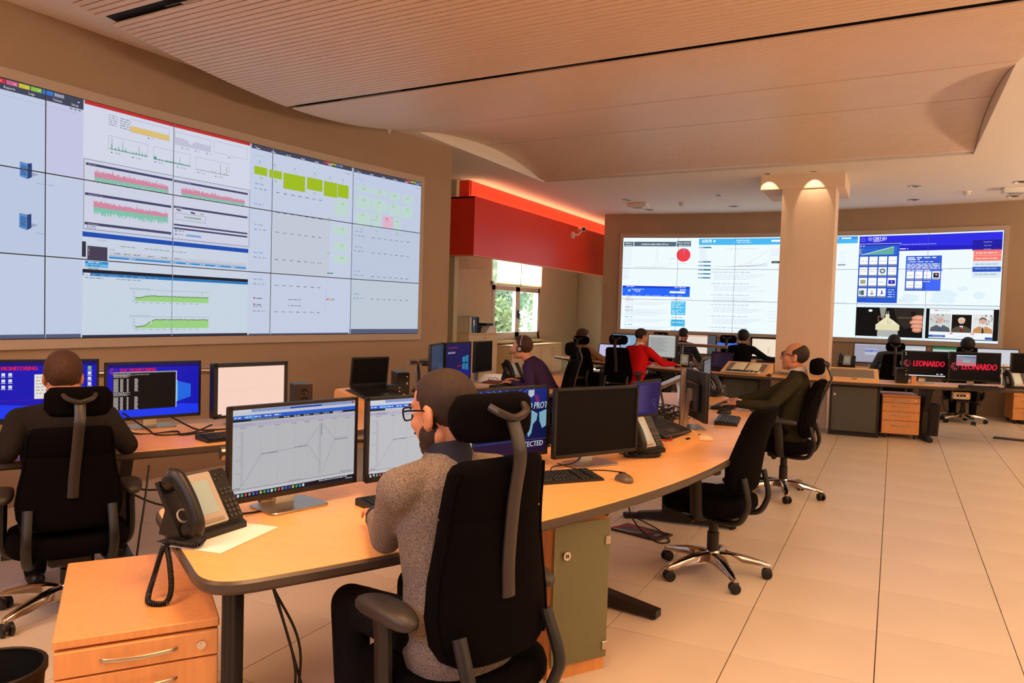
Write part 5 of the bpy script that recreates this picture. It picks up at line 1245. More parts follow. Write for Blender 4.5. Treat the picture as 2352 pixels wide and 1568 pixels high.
def telephone(label, loc, rz, z=TOP, cord=True, lcd=True):
    """user sits on the local -Y side; handset on the left"""
    t = thing('telephone', label, 'telephone', (loc[0], loc[1], z), rz, 'desk telephones')
    T = math.radians(57)
    def F(): b = MB(); b.M = Matrix.Translation((0, -.075, .028)) @ Matrix.Rotation(T, 4, 'X'); return b
    b = MB(); b.loft([[(x, -.09, .0), (x, -.09, .020), (x, -.075, .028), (x, .028, .186), (x, .040, .180), (x, -.035, .055), (x, -.02, .012), (x, .03, .0)] for x in (-.125, .13)]); b.loft([[(x, -.04, .0), (x, -.04, .06), (x, .03, .165), (x, .085, .006), (x, .085, .0)] for x in (-.07, .08)]); b.build('body', M_blk, t, smooth=False)
    b = F(); b.prism(rrect(.118, .178, .006, 2, .005, .095), .004, .012, .002); b.build('face_plate', M_silver, t)
    b = F(); b.prism(rrect(.070, .112, .002, 1, .006, .100), .012, .0128); b.build('display', M_lcd, t, smooth=False)
    b = F(); b.prism(rrect(.062, .180, .006, 2, .096, .095), .002, .010, .002); b.build('key_panel', M_blk, t)
    b = F()
    for j in range(4):
        for i in range(3): b.cbox((.079 + i * .017, .018 + j * .017, .0125), (.0125, .011, .005), .0015)
    for i in range(3): b.cbox((.079 + i * .017, .098, .012), (.012, .008, .004), .0012); b.cbox((.079 + i * .017, .112, .012), (.012, .008, .004), .0012)
    for x, y in ((.072, .150), (.088, .150), (.104, .156), (.08, .165)): b.cbox((x, y, .012), (.009, .007, .004), .0012)
    stuff(b.build('keypad', mat('phone_key', (60, 56, 52), .4), t))
    b = F(); b.cbox((.005, .020, .0135), (.085, .010, .004), .001); b.build('soft_key_bar', mat('key_grey', (150, 142, 130), .4), t)
    b = F(); P = bez([(-.095, .005, .030), (-.095, .02, .052), (-.095, .09, .062), (-.095, .165, .052), (-.095, .180, .030)], 5); n = len(P)
    b.tube(P, [.021 + .006 * abs(2 * k / (n - 1) - 1) ** 2 for k in range(n)], 12, sx=1.25); b.tube([(-.095, .012, .045), (-.095, .012, .010)], [.026, .028], 14); b.tube([(-.095, .172, .045), (-.095, .172, .010)], [.026, .028], 14)
    h = b.build('handset', M_blk, t)
    b = F(); R = [(-.095 + .021 * math.cos(k * PI / 8), .060 + .021 * math.sin(k * PI / 8), .012) for k in range(16)]; b.tube(R, .003, 6, closed=True); b.build('speaker_ring', M_silver, t)
    return t
def coil(label, path, r=.0062, turns=46, wire=.0027):
    P = bez(path, 14); n = len(P); L = [0]
    for a, b in zip(P[:-1], P[1:]): L.append(L[-1] + (b - a).length)
    N = turns * 9; pts = []
    for k in range(N + 1):
        s = L[-1] * k / N; i = min(n - 2, int(np.searchsorted(L, s)) - 1 if s > 0 else 0); i = max(i, 0)
        p = P[i].lerp(P[i + 1], (s - L[i]) / max(1e-9, L[i + 1] - L[i])); t = (P[i + 1] - P[i]).normalized()
        x = t.cross(Vector((.3, .2, .93))).normalized(); y = t.cross(x); a = 2 * PI * k / 9
        pts.append(p + x * math.cos(a) * r + y * math.sin(a) * r)
    return tag(MB().tube(pts, wire, 5).build('coiled_cable', M_cable), label, 'cord', 'telephone cords')
def cable(label, path, r=.0035, n=10, material=None, group='loose black cables'):
    return tag(MB().tube(bez(path, n), r, 6).build('cable', material or M_cable), label, 'cable', group)
def laptop(label, loc, rz, z=TOP, w=.36, d=.245, open_=105, pic=None, strength=.5, tilt=0.0, base=None, near=False):
    t = thing('laptop', label, 'laptop', (loc[0], loc[1], z), rz, 'laptops'); t.rotation_euler = (tilt, 0, rz)
    mb = base or M_blk
    b = MB(); b.prism(rrect(w, d, .012, 3), 0, .018, .003); b.build('base', mb, t)
    b = MB()
    for j in range(5):
        for i in range(14): b.box((-w * .44 + (i + .5) * w * .88 / 14, -.015 + j * .021, .019), (w * .88 / 14 * .86, .017, .003))
    stuff(b.build('keys', M_key, t, smooth=False))
    b = MB(); b.box((0, -d * .34, .0183), (w * .28, d * .22, .001)); b.build('touchpad', mat('touchpad', (40, 38, 38), .3), t, smooth=False)
    A = math.radians(open_ - 90); hh = d * .96
    def F(): b = MB(); b.M = Matrix.Translation((0, d / 2 - .006, .016)) @ Matrix.Rotation(PI / 2 - A, 4, 'X'); return b
    b = F(); b.prism(rrect(w, hh, .012, 3, 0, hh / 2), -.008, .0, .002); ld = b.build('lid', mb, t)
    b = F(); x0, x1, y0, y1 = -w / 2 + .014, w / 2 - .014, .022, hh - .014
    if pic is None: b.box((0, (y0 + y1) / 2, .0006), (x1 - x0, y1 - y0, .001)); b.build('screen', M_off, t, smooth=False)
    else: pic.clip_rect(0, 0, 1.6, 1).fill(b, lambda x, y, l: (x0 + (x1 - x0) * x / 1.6, y0 + (y1 - y0) * y, .0008 + l * .4)); stuff(b.build('screen', screen_mat(strength), t, smooth=False, recalc=False))
    return t
def lectern(label, loc, rz, w=.52, d=.36, hb=.115, hf=.02, z=TOP, name='document_stand', material=None):
    """sloping desk-top stand with a dark inset pad, low side towards the user at local -Y"""
    m_ = material or M_wood
    t = thing(name, label, 'stand', (loc[0], loc[1], z), rz)
    MB().loft([[(x, -d / 2, 0), (x, -d / 2, hf), (x, d / 2, hb), (x, d / 2 + .02, hb - .02), (x, d / 2 + .02, 0)] for x in (-w / 2, w / 2)]).build('body', m_, t, smooth=False)
    T = math.atan2(hb - hf, d)
    b = MB(); b.M = Matrix.Translation((0, 0, (hb + hf) / 2)) @ Matrix.Rotation(T, 4, 'X'); b.prism(rrect(w - .10, d - .10, .004, 1, 0, .015), 0, .003); b.build('inset_pad', mat('pad_grey', (70, 66, 60), .6) if material is None else mat('pad_pale', (136, 122, 106), .6), t, smooth=False)
    b = MB(); b.M = Matrix.Translation((0, 0, (hb + hf) / 2)) @ Matrix.Rotation(T, 4, 'X'); b.box((.02, -d / 2 + .02, .002), (.06, .018, .002)); b.build('finger_slot', M_blk, t, smooth=False)
    return t
# ---------------- storage
def drawer_unit(label, loc, rz, w, d, h, rows, wood, handle=True, name='drawer_pedestal', group='wheeled drawer pedestals', top_t=.024):
    """front looks along local -Y"""
    t = thing(name, label, 'drawers', (loc[0], loc[1], 0), rz, group)
    z0 = .055
    MB().cbox((0, .008, (z0 + h - top_t) / 2), (w - .006, d - .02, h - top_t - z0), .003).build('carcass', wood, t, smooth=False)
    MB().cbox((0, 0, h - top_t / 2), (w, d, top_t), .003).build('top', wood, t, smooth=False)
    z = h - top_t - .004; tot = sum(rows); H = z - z0 - .004
    for k, r in enumerate(rows):
        hh = H * r / tot
        f = MB().cbox((0, -d / 2 + .002, z - hh / 2), (w - .008, .020, hh - .005), .002).build('drawer', wood, t, smooth=False)
        zz = z - hh * (.5 if hh < .11 else .36)
        P = bez([(-w * .23, -d / 2 - .006, zz), (-w * .18, -d / 2 - .020, zz), (0, -d / 2 - .030, zz), (w * .18, -d / 2 - .020, zz), (w * .23, -d / 2 - .006, zz)], 6)
        MB().tube(P, .0055, 8, sx=.7).build('handle', M_steel, f)
        if k == 0:
            b = MB(); b.cyl((w * .38, -d / 2 - .007, zz), (w * .38, -d / 2 - .016, zz), .012, n=14); b.box((w * .38, -d / 2 - .017, zz), (.003, .004, .012)); b.build('lock', M_chrome, f)
        z -= hh
    for x in (-1, 1):
        for y in (-1, 1):
            b = MB(); cx, cy = x * (w / 2 - .045), y * (d / 2 - .05); b.cyl((cx - .012, cy, .024), (cx + .012, cy, .024), .024, n=14); b.box((cx, cy, .045), (.03, .03, .022)); b.build('caster', M_blk, t)
    return t
def glass_cabinet(label, loc, rz, w, d, h, frame_m, name='glass_cabinet', hinge_x=1, lock_x=-1, plinth=.05, fr=None, inside=None):
    t = thing(name, label, 'cabinet', (loc[0], loc[1], 0), rz)
    b = MB(); th = .018
    for x in (-1, 1): b.box((x * (w / 2 - th / 2), .006, h / 2), (th, d - .012, h))
    b.box((0, .006, h - th / 2), (w - 2 * th, d - .012, th)); b.box((0, .006, plinth + th / 2), (w - 2 * th, d - .012, th)); b.box((0, d / 2 - th / 2, h / 2), (w - 2 * th, th, h - 2 * th)); b.box((0, -d / 2 + .022, plinth / 2), (w - 2 * th, .02, plinth))
    b.box((0, .02, h * .5), (w - 2 * th, d - .08, th))
    b.build('carcass', frame_m, t, smooth=False)
    if inside:
        for (x, z, sx, sz, m_) in inside: MB().box((x, .02, z), (sx, d * .5, sz)).build('stored_box', m_, t, smooth=False)
    MB().box((0, -d / 2 - .003, (h + plinth) / 2 + .004), (w - .006, .006, h - plinth - .010)).build('glass_door', M_frost if not fr else M_frostd, t, smooth=False)
    if fr:
        b = MB(); zc, hz = (h + plinth) / 2, h - plinth
        for x in (-1, 1): b.box((x * (w / 2 - .012), -d / 2 - .004, h / 2), (.03, .012, h))
        b.box((0, -d / 2 - .004, h - .015), (w, .012, .03)); b.box((0, -d / 2 - .004, .02), (w, .012, .04)); b.build('door_frame', fr, t, smooth=False)
    for z in (h * .86, h * .17): MB().cbox((hinge_x * (w / 2 - .014), -d / 2 - .008, z), (.026, .012, .036), .003).build('hinge', M_steel if not fr else M_blk, t)
    zz = h * .80; x = lock_x * (w / 2 - .055)
    b = MB(); b.cyl((x, -d / 2 - .006, zz), (x, -d / 2 - .020, zz), .017, n=16); lk = b.build('lock', M_chrome, t)
    b = MB(); b.box((x - .004, -d / 2 - .021, zz), (.003, .003, .014)); b.box((x + .004, -d / 2 - .021, zz), (.003, .003, .014)); b.build('key_slot', M_blk, lk, smooth=False)
    return t
A = lambda dx, dy: az(-dx, -dy)                        # turn whose local -Y looks along (dx, dy)
drawer_unit('large beech drawer pedestal with curved steel handles beside the rounded desk end', (-2.045, 1.55), A(.81, -.59), .405, .66, .56, [.075, .13, .13, .15], M_woodf)
drawer_unit('beech drawer pedestal with four handles under the desk right of the column', (.07, 10.84), A(.17, -.985), .43, .52, .545, [.075, .12, .12, .18], M_woodf)
drawer_unit('beech drawer pedestal at the right edge under the desk along the back wall', (1.80, 13.62), A(.1, -1), .43, .50, .53, [.11, .2, .2], M_woodf)
glass_cabinet('narrow beech cabinet with a frosted green glass door under the nearest desk', (-1.254, 2.914), A(.83, -.555), .27, .45, .625, M_woodf, inside=[(.02, .20, .09, .22, mat('box_green', (120, 150, 60), .7)), (-.06, .18, .05, .2, mat('box_cream', (190, 160, 110), .7))])
glass_cabinet('grey steel cabinet with a frosted glass door right of the column', (-.43, 10.71), A(.06, -1), .57, .5, .645, M_char, fr=M_char)
glass_cabinet('dark steel cabinet with a frosted glass door left of the column', (-1.78, 10.70), A(-.14, -.99), .52, .5, .645, M_char, fr=M_char)
def cupboard(label, x, y0, y1, h, doors):
    t = thing('cupboard', label, 'cabinet', (x, (y0 + y1) / 2, 0), 0, 'pale cupboards along the window wall'); w = y1 - y0; d = .43
    MB().cbox((-d / 2, 0, (h - .03) / 2), (d, w, h - .03), .003).build('carcass', M_pale, t, smooth=False)
    MB().cbox((-d / 2 + .006, 0, h - .015), (d + .02, w + .01, .028), .004).build('top', M_pale, t, smooth=False)
    for k in range(doors):
        a = -w / 2 + w * k / doors; b_ = a + w / doors
        dr = MB().cbox((.009, (a + b_) / 2, (h - .09) / 2 + .055), (.016, b_ - a - .006, h - .10), .002).build('door', M_pale, t, smooth=False)
        s = 1 if k % 2 == 0 else -1; yy = (b_ - .07) if s > 0 else (a + .07); zc = h * .72
        MB().tube(bez([(.018, yy, zc - .09), (.045, yy, zc - .06), (.052, yy, zc), (.045, yy, zc + .06), (.018, yy, zc + .09)], 5), .006, 8).build('handle', M_steel, dr)
        if k % 2: MB().cyl((.016, a + .06, h - .10), (.024, a + .06, h - .10), .012, n=10).build('lock', M_blk, dr)
    return t
cupboard('tall pale maple cupboard left of the window, binders on top', -7.1, 12.28, 13.43, 1.006, 2)
cupboard('low pale maple cupboard just right of the tall one under the window', -7.1, 14.1, 15.55, .725, 2)
cupboard('low pale maple cupboard at the far end of the window wall', -7.1, 15.57, 16.75, .725, 2)
def binder(label, y, w, h, col, x=-7.16, z=1.006, d=.28, lab=False):
    t = thing('binder', label, 'binder', (x, y, z), 0, 'binders on the tall cupboard'); m_ = mat('binder_%d_%d_%d' % col, col, .5)
    b = MB(); b.box((-d / 2, -w / 2 + .002, h / 2), (d, .004, h)); b.box((-d / 2, w / 2 - .002, h / 2), (d, .004, h)); b.box((-.002, 0, h / 2), (.004, w, h)); b.build('cover', m_, t, smooth=False)
    MB().box((-d / 2, 0, h / 2), (d - .02, w - .012, h - .02)).build('sheets', M_paper, t, smooth=False)
    if lab: MB().box((.001, 0, h * .62), (.002, w * .7, h * .35)).build('spine_label', M_paper, t, smooth=False)
binder('white binder standing first on the tall cupboard', 12.47, .085, .30, (226, 220, 206)); binder('light blue binder next to the white one', 12.60, .10, .31, (96, 150, 200), lab=True)
binder('mid blue binder, third on the tall cupboard', 12.70, .05, .305, (70, 120, 180)); binder('black binder at the end of the standing row', 12.77, .05, .30, (24, 26, 32))
def flat_item(name, label, cat, c, size, rz, material, group=None, ch=.002):
    o = MB().cbox((0, 0, size[2] / 2), size, ch).build(name, material, smooth=False); o.location = c; o.rotation_euler = (0, 0, rz); return tag(o, label, cat, group)
flat_item('document_box', 'low dark green file box lying behind the paper stack on the tall cupboard', 'box', (-7.30, 12.92, 1.006), (.2, .30, .12), 0, mat('box_dark', (44, 52, 44), .6))
for k in range(3): flat_item('paper_stack', ('bottom', 'middle', 'top')[k] + ' layer of the loose paper stack on the tall cupboard', 'papers', (-7.18 + .01 * k, 13.10 + .015 * k, 1.006 + .045 * k), (.22, .32 - .02 * k, .043), .05 * k, M_paper, 'paper stack on the tall cupboard')
flat_item('folder', 'black ring folder lying on top of the paper stack', 'folder', (-7.2, 13.06, 1.142), (.26, .34, .05), .1, M_blk)
flat_item('paper_stack', 'small white sheaf of paper right of the black folder on the tall cupboard', 'papers', (-7.2, 13.34, 1.006), (.21, .12, .12), .0, M_paper)

# ---------------- things on the nearest desk
keyboard('black keyboard under the grey-sweatered man\'s hand', (-1.63, 2.44), az(-.93, .37), near=True)
keyboard('black keyboard in front of the switched-off monitor', (-1.325, 3.085), az(-.775, .63), near=True)
keyboard('black keyboard pointing away beside the tall steel stand', (-1.035, 5.53), az(-1, -.12), cols=21)
keyboard('black keyboard under the hands of the man in the green sweater', (-1.22, 6.40), az(-1, .0), cols=21)
mouse('brown-grey mouse right of the keyboard by the switched-off monitor', (-1.05, 3.242), az(-.8, .6), True)
mouse('black mouse between two keyboards near the man in green', (-1.15, 5.98), az(-1, -.2))
mouse('pale beige mouse on the right of the sloping stand with the laptop', (-1.0, 4.60), az(-1, .1)).children[0].data.materials[0] = M_pale
telephone('desk telephone with a blue-grey display at the rounded desk end in the foreground', (-1.985, 1.715), az(-.99, -.02))
telephone('desk telephone right of the switched-off monitor', (-1.22, 3.98), az(-.92, .38))
telephone('desk telephone at the far end of the nearest desk', (-1.52, 7.30), az(-.95, .2))
coil('coiled black telephone cord hanging over the foreground desk end onto the pedestal', [(-1.86, 1.64, .722), (-1.845, 1.60, .714), (-1.89, 1.585, .714), (-1.945, 1.575, .712), (-1.955, 1.562, .68), (-1.95, 1.535, .62), (-1.93, 1.50, .575), (-1.89, 1.475, .570), (-1.855, 1.50, .570), (-1.87, 1.53, .60), (-1.915, 1.56, .66), (-1.945, 1.575, .70), (-1.965, 1.605, .722), (-1.985, 1.635, .728)], turns=112)
coil('coiled black telephone cord lying in front of the second telephone', [(-1.24, 3.90, .715), (-1.22, 3.78, .712), (-1.15, 3.80, .712), (-1.08, 3.88, .712), (-1.10, 3.96, .713), (-1.17, 3.86, .712)], turns=90)
o = MB().box((0, 0, .0015), (.21, .297, .001)).build('paper_sheet', M_paper, smooth=False); o.location = (-1.885, 1.735, TOP); o.rotation_euler = (0, 0, .18); tag(o, 'white sheet of paper under the foreground telephone', 'paper')
t = lectern('sloping beech stand with a dark pad carrying the black laptop', (-1.21, 4.42), A(1, -.07), w=.58, d=.36)
c = Canvas(); c.rect(0, 0, 1.6, 1, (44, 32, 96)); c.up(); c.rect(.1, .08, 1.0, .94, (58, 44, 112)); c.rect(0, .96, 1.6, 1, (70, 60, 110)); c.up()
for k in range(34): c.words(.14, .55 + .4 * ((k * 7) % 5) / 5, .91 - k * .024, .010, (110, 100, 160), dens=1.2, seed=k)
c.line([(1.15, .35), (1.22, .46), (1.34, .44), (1.40, .36), (1.34, .30), (1.26, .33), (1.30, .26), (1.42, .22), (1.46, .14)], .008, (150, 150, 206))
laptop('black laptop with a purple code screen on the sloping stand', (-1.215, 4.40), A(1, -.20), z=TOP + .078, pic=c, strength=.55, tilt=.255, open_=100)
cable('thin red cable on the sloping stand under the laptop', [(-1.20, 4.12, .776), (-1.13, 4.10, .762), (-1.08, 4.16, .752), (-1.11, 4.24, .762)], .004, material=mat('cable_red', (190, 40, 36), .4))
def rail(label, fn, R, z, a0, a1, posts, desk_z=TOP, r=.024):
    t = thing('monitor_rail', label, 'rail', (0, 0, 0), 0, 'steel monitor rails')
    P = [(*fn(a0 + (a1 - a0) * k / 12, R), z) for k in range(13)]
    b = MB(); b.tube(P, r, 16); b.build('tube', M_steel, t)
    for a in posts:
        x, y = fn(a, R); x2, y2 = fn(a, R + .03); d = Vector((x2 - x, y2 - y, 0)).normalized(); w = Vector((-d.y, d.x, 0)); q = Vector((x, y, 0))
        b = MB(); b.loft([[q + d * (o_ - .012) - w * h + Vector((0, 0, zz)), q + d * (o_ - .012) + w * h + Vector((0, 0, zz)), q + d * (o_ + .012) + w * h + Vector((0, 0, zz)), q + d * (o_ + .012) - w * h + Vector((0, 0, zz))] for zz, o_, h in ((desk_z - .02, .04, .045), (desk_z + .1, .02, .03), (z - .01, 0, .022))])
        b.build('support', M_steel, t, smooth=False)
        b = MB(); e = w * .016; b.tube([q + Vector((0, 0, z)) - e, q + Vector((0, 0, z)) + e], r + .004, 16); b.build('clamp_ring', M_steel, t)
rail('steel monitor rail ending behind the foreground telephone', FP, 5.30, .885, -28.2, -13, [-26.3, -15])
rail('steel monitor rail behind the laptop and the tall steel stand', lambda s, R: (-1.57 - .11 * s + (R - 1), 5.52 + 1.15 * s), 1, .90, 0, 1, [.12, .9])
rail('steel monitor rail between the two blue monitors and the pinkish monitor', LP, 5.34, 1.0, -33, -15, [-31, -17])
rail('steel monitor rail left of the monitor cluster by the man in purple', LP, 5.36, .985, 1.5, 15, [3.0, 13])
rail('steel monitor rail behind the man in red', MP, 5.02, 1.02, -24, -13, [-21.5, -14.5])
rail('steel monitor rail behind the company-name screens', MP, 5.22, .93, 12, 27, [13.5, 25.5])
cable('thin mouse cable curling from the mouse by the switched-off monitor', [(-1.06, 3.30, .712), (-1.10, 3.40, .704), (-1.20, 3.40, .704), (-1.30, 3.35, .704), (-1.45, 3.42, .704)], .0025)
cable('black cable curling under the switched-off monitor', [(-1.30, 3.20, .704), (-1.38, 3.20, .706), (-1.42, 3.30, .712), (-1.36, 3.42, .72), (-1.33, 3.52, .78)], .003)
cable('black cable lying behind the foreground monitor stand', [(-2.15, 1.98, .706), (-2.05, 1.93, .704), (-2.0, 2.02, .704), (-2.12, 2.12, .704), (-2.2, 2.2, .72)], .0035)
cable('black cable between the two console monitors', [(-1.78, 2.36, .80), (-1.72, 2.42, .71), (-1.80, 2.48, .704), (-1.70, 2.56, .704), (-1.62, 2.68, .71)], .003)
# the tangle of cables behind the tall steel stand
R_ = random.Random(3); b = MB()
for k in range(30):
    q = Vector((-1.50 + R_.gauss(0, .07), 5.05 + R_.gauss(0, .30), TOP)); P = [q + Vector((R_.uniform(-.14, .14), R_.uniform(-.18, .18), .008 + R_.random() * .10)) for _ in range(6)]
    P[0].z = P[-1].z = TOP + .006; b.tube(bez(P, 6), R_.choice([.0028, .0035, .0045]), 5)
stuff(tag(b.build('cable_tangle', M_cable), 'tangle of thin black cables on the desk behind the tall steel stand', 'cables'))
# floor box, adapter and cables below the nearest desk
t = thing('floor_box', 'dark floor outlet box with its lid on the tiles under the nearest desk', 'floor box', (-1.44, 4.86, 0), az(.28, 1)); MB().cbox((0, 0, .006), (.36, .20, .012), .003).build('lid', mat('lid_dark', (50, 42, 38), .4, .4), t, smooth=False); MB().box((.12, .0, .0125), (.03, .06, .001)).build('latch', M_steel, t, smooth=False)
flat_item('power_adapter', 'black power adapter lying on the floor beside the desk leg', 'adapter', (-1.60, 5.20, 0), (.15, .065, .035), .5, M_blk, ch=.006)
cable('black cable looping from the nearest desk to the floor outlet box', [(-1.36, 4.35, .62), (-1.40, 4.45, .25), (-1.30, 4.62, .04), (-1.22, 4.74, .008), (-1.34, 4.95, .008), (-1.55, 5.12, .02)], .005)
cable('red cable by the floor outlet box', [(-1.62, 4.78, .03), (-1.52, 4.80, .05), (-1.44, 4.84, .03), (-1.36, 4.83, .016)], .004, material=MATS['cable_red'])
cable('grey cable by the floor outlet box', [(-1.66, 4.82, .02), (-1.60, 4.74, .04), (-1.50, 4.78, .02), (-1.42, 4.80, .016)], .004, material=mat('cable_grey', (150, 146, 140), .5))
for k, P in enumerate(([(-1.60, 1.66, .62), (-1.56, 1.72, .35), (-1.60, 1.74, .12), (-1.52, 1.86, .01), (-1.40, 1.9, .008), (-1.45, 1.70, .008), (-1.58, 1.66, .01)], [(-1.62, 1.68, .62), (-1.60, 1.78, .30), (-1.50, 1.78, .06), (-1.42, 1.72, .008), (-1.36, 1.84, .008), (-1.48, 1.95, .008)], [(-1.64, 1.70, .60), (-1.57, 1.75, .40), (-1.55, 1.70, .15), (-1.48, 1.66, .01), (-1.38, 1.72, .008)])):
    cable(('outermost', 'middle', 'inner')[k] + ' black cable hanging by the desk leg left of the seated man\'s knee', P, .004, group='cables by the near desk leg')

# ---------------- things on the desk by the left wall
keyboard('black keyboard lying left of the foreground monitor on the second desk row', (-3.22, 3.07), az(-.95, .3), cols=21)
t = lectern('sloping beech stand with the open dark laptop in the second desk row', (-3.56, 4.78), A(1, -.12), w=.52, d=.36)
laptop('open laptop with a black screen on the second desk row', (-3.585, 4.80), A(.95, -.32), z=TOP + .078, tilt=.255, open_=98, base=M_blk, w=.35, d=.24)
sp = thing('loudspeaker', 'small grey and brown loudspeaker right of the pinkish monitor', 'speaker', (-3.62, 4.02, TOP), A(.85, -.52), 'loudspeakers')
MB().cbox((0, .06, .10), (.115, .16, .20), .006).build('cabinet', mat('speaker_grey', (62, 62, 66), .5), sp, smooth=False)
MB().box((0, -.021, .10), (.112, .004, .196)).build('baffle', mat('speaker_brown', (52, 36, 28), .6), sp, smooth=False)
b = MB(); b.M = Matrix.Translation((0, -.024, .068)) @ Matrix.Rotation(PI / 2, 4, 'X'); b.lathe([(0, -.004), (.028, .0), (.040, .006), (.044, .002)], 18); b.build('woofer', M_blk, sp)
b = MB(); b.M = Matrix.Translation((0, -.024, .150)) @ Matrix.Rotation(PI / 2, 4, 'X'); b.lathe([(0, -.003), (.014, .0), (.020, .004), (.022, 0)], 16); b.build('tweeter', M_gloss, sp)
def box_pc(label, loc, rz, w, d, h, z=TOP):
    t = thing('computer_case', label, 'computer', (loc[0], loc[1], z), rz, 'small black computer cases')
    MB().cbox((0, 0, h / 2), (w, d, h), .006).build('case', M_blk, t, smooth=False); MB().box((0, -d / 2 - .001, h / 2), (w * .9, .003, h * .94)).build('front_panel', M_gloss, t, smooth=False)
    b = MB(); b.cyl((w * .28, -d / 2 - .002, h * .85), (w * .28, -d / 2 - .006, h * .85), .006, n=8); b.box((w * .28, -d / 2 - .003, h * .6), (.012, .003, .02)); b.build('button', M_steel, t, smooth=False)
    return t
box_pc('tall black computer case right of the open laptop in the second row', (-3.63, 5.18), A(.75, -.66), .10, .24, .22)
box_pc('small black box in front of the tall computer case in the second row', (-3.56, 4.98), A(.75, -.66), .14, .12, .13)
for k, P in enumerate(([(-3.90, 2.85, .80), (-3.78, 2.92, .71), (-3.60, 2.85, .705), (-3.52, 3.00, .705), (-3.58, 3.2, .72)], [(-3.95, 2.70, .79), (-3.72, 2.80, .706), (-3.62, 2.98, .706), (-3.50, 2.92, .706), (-3.45, 3.1, .71)], [(-3.75, 3.05, .77), (-3.60, 3.10, .706), (-3.50, 3.14, .706), (-3.46, 3.35, .706), (-3.6, 3.42, .76)])):
    cable(('lowest', 'middle', 'highest')[k] + ' loop of black cable on the desk under the terminal monitor', P, .005, group='cables under the terminal monitor')
for k, P in enumerate(([(-3.30, 2.30, .62), (-3.28, 2.55, .50), (-3.2, 2.85, .52), (-3.1, 3.1, .60)], [(-3.28, 2.30, .60), (-3.20, 2.60, .42), (-3.05, 2.9, .46), (-2.95, 3.1, .58)], [(-3.22, 2.50, .64), (-3.14, 2.40, .40), (-3.10, 2.30, .12), (-3.25, 2.22, .01)])):
    cable(('upper', 'lower', 'downward')[k] + ' black cable slung below the second desk row right of the left chair', P, .005, group='cables slung below the second desk')
for k, P in enumerate(([(-2.3, 2.0, .02), (-2.6, 2.15, .01), (-2.9, 2.2, .01), (-3.3, 2.6, .01)], [(-2.3, 2.03, .02), (-2.65, 2.22, .01), (-3.0, 2.3, .01), (-3.4, 2.7, .01)])):
    cable(('nearer', 'farther')[k] + ' black floor cable between the rounded desk end and the left chair', P, .006, group='floor cables between the rows')
R_ = random.Random(5); b = MB()
for k in range(12):
    q = Vector((-3.62, 5.72, TOP)) + Vector((R_.gauss(0, .06), R_.gauss(0, .14), 0)); P = [q + Vector((R_.uniform(-.1, .1), R_.uniform(-.12, .12), .006 + R_.random() * .05)) for _ in range(5)]; P[0].z = P[-1].z = TOP + .005; b.tube(bez(P, 5), .004, 5)
stuff(tag(b.build('cable_tangle', M_cable), 'tangle of black cables at the foot of the monitor cluster in the second row', 'cables'))
keyboard('black keyboard under the hands of the man in purple', (-3.36, 6.62), az(-.97, .1), cols=21)
mouse('black mouse in front of the man in purple', (-3.22, 6.16), az(-1, .1))
telephone('desk telephone behind the hands of the man in purple', (-3.66, 7.28), az(-.95, .25))
flat_item('notebook', 'dark red notebook under the slim monitor stand by the tall cupboard', 'notebook', (-3.68, 6.90, TOP), (.16, .22, .016), .2, mat('notebook', (120, 44, 36), .6))
t = thing('eyeglasses', 'folded eyeglasses lying on the dark red notebook', 'glasses', (-3.68, 6.90, TOP + .016), 1.2)
b = MB()
for s in (-1, 1): b.tube([(s * .033 + .026 * math.cos(k * PI / 6), .0, .022 + .018 * math.sin(k * PI / 6)) for k in range(12)], .0018, 5, closed=True); b.tube([(s * .062, 0, .03), (s * .05, -.05, .012), (-s * .02, -.06, .006)], .0018, 5)
b.build('frame', M_blk, t)
o = MB().box((0, 0, .001), (.30, .21, .001)).build('paper_sheet', M_paper, smooth=False); o.location = (-3.40, 6.95, TOP); tag(o, 'white sheet beside the keyboard of the man in purple', 'paper')

# ---------------- things on the desk in front of the column and beyond
M_cork = M_pale
t = lectern('pale sloping stand holding an open booklet and a white keyboard left of the column', (-1.74, 10.44), A(-.13, -.99), w=.60, d=.34, hb=.15, material=mat('stand_pale', (236, 190, 130), .4))
keyboard('cream keyboard along the low edge of the pale sloping stand', (-1.765, 10.26), az(.13, .99), w=.44, cols=21, rows=4, z=TOP + .028).children[0].data.materials[0] = mat('cream_plastic', (232, 224, 196), .5)
b = MB()
for s in (-1, 1): b.loft([[(s * x, -.12, .004 + .03 * math.sin(min(1, x / .17) * PI) * .6) for x in (0, .07, .15, .21)] + [(s * x, -.11, .002) for x in (.21, 0)], [(s * x, .11, .004 + .03 * math.sin(min(1, x / .17) * PI) * .6) for x in (0, .07, .15, .21)] + [(s * x, .11, .002) for x in (.21, 0)]])
o = b.build('booklet', mat('booklet', (250, 244, 214), .7)); o.location = (-1.74, 10.46, TOP + .088); o.rotation_euler = (.36, 0, az(.13, .99)); tag(o, 'open cream booklet on the pale sloping stand', 'booklet')
mouse('dark mouse at the right corner of the pale sloping stand', (-1.42, 10.24), 0)
t = lectern('pale sloping stand with an empty grey pad right of the column', (-.45, 10.43), A(.08, -1), w=.60, d=.34, hb=.15, material=MATS['stand_pale'])
box_pc('black computer case left of the company-name screens', (.10, 10.55), A(.15, -1), .13, .16, .185)
b = flat_item('card_box', 'small orange and white printed box beside the black computer case', 'box', (.235, 10.62, TOP), (.055, .04, .09), .2, mat('box_orange', (226, 150, 100), .6))
keyboard('black keyboard in front of the company-name screens', (.93, 10.40), az(-.30, .95), cols=21)
telephone('desk telephone right of the company-name screens', (1.30, 10.72), az(-.40, .92))
telephone('desk telephone right of the column under the back wall', (-.67, 13.42), az(.06, 1))
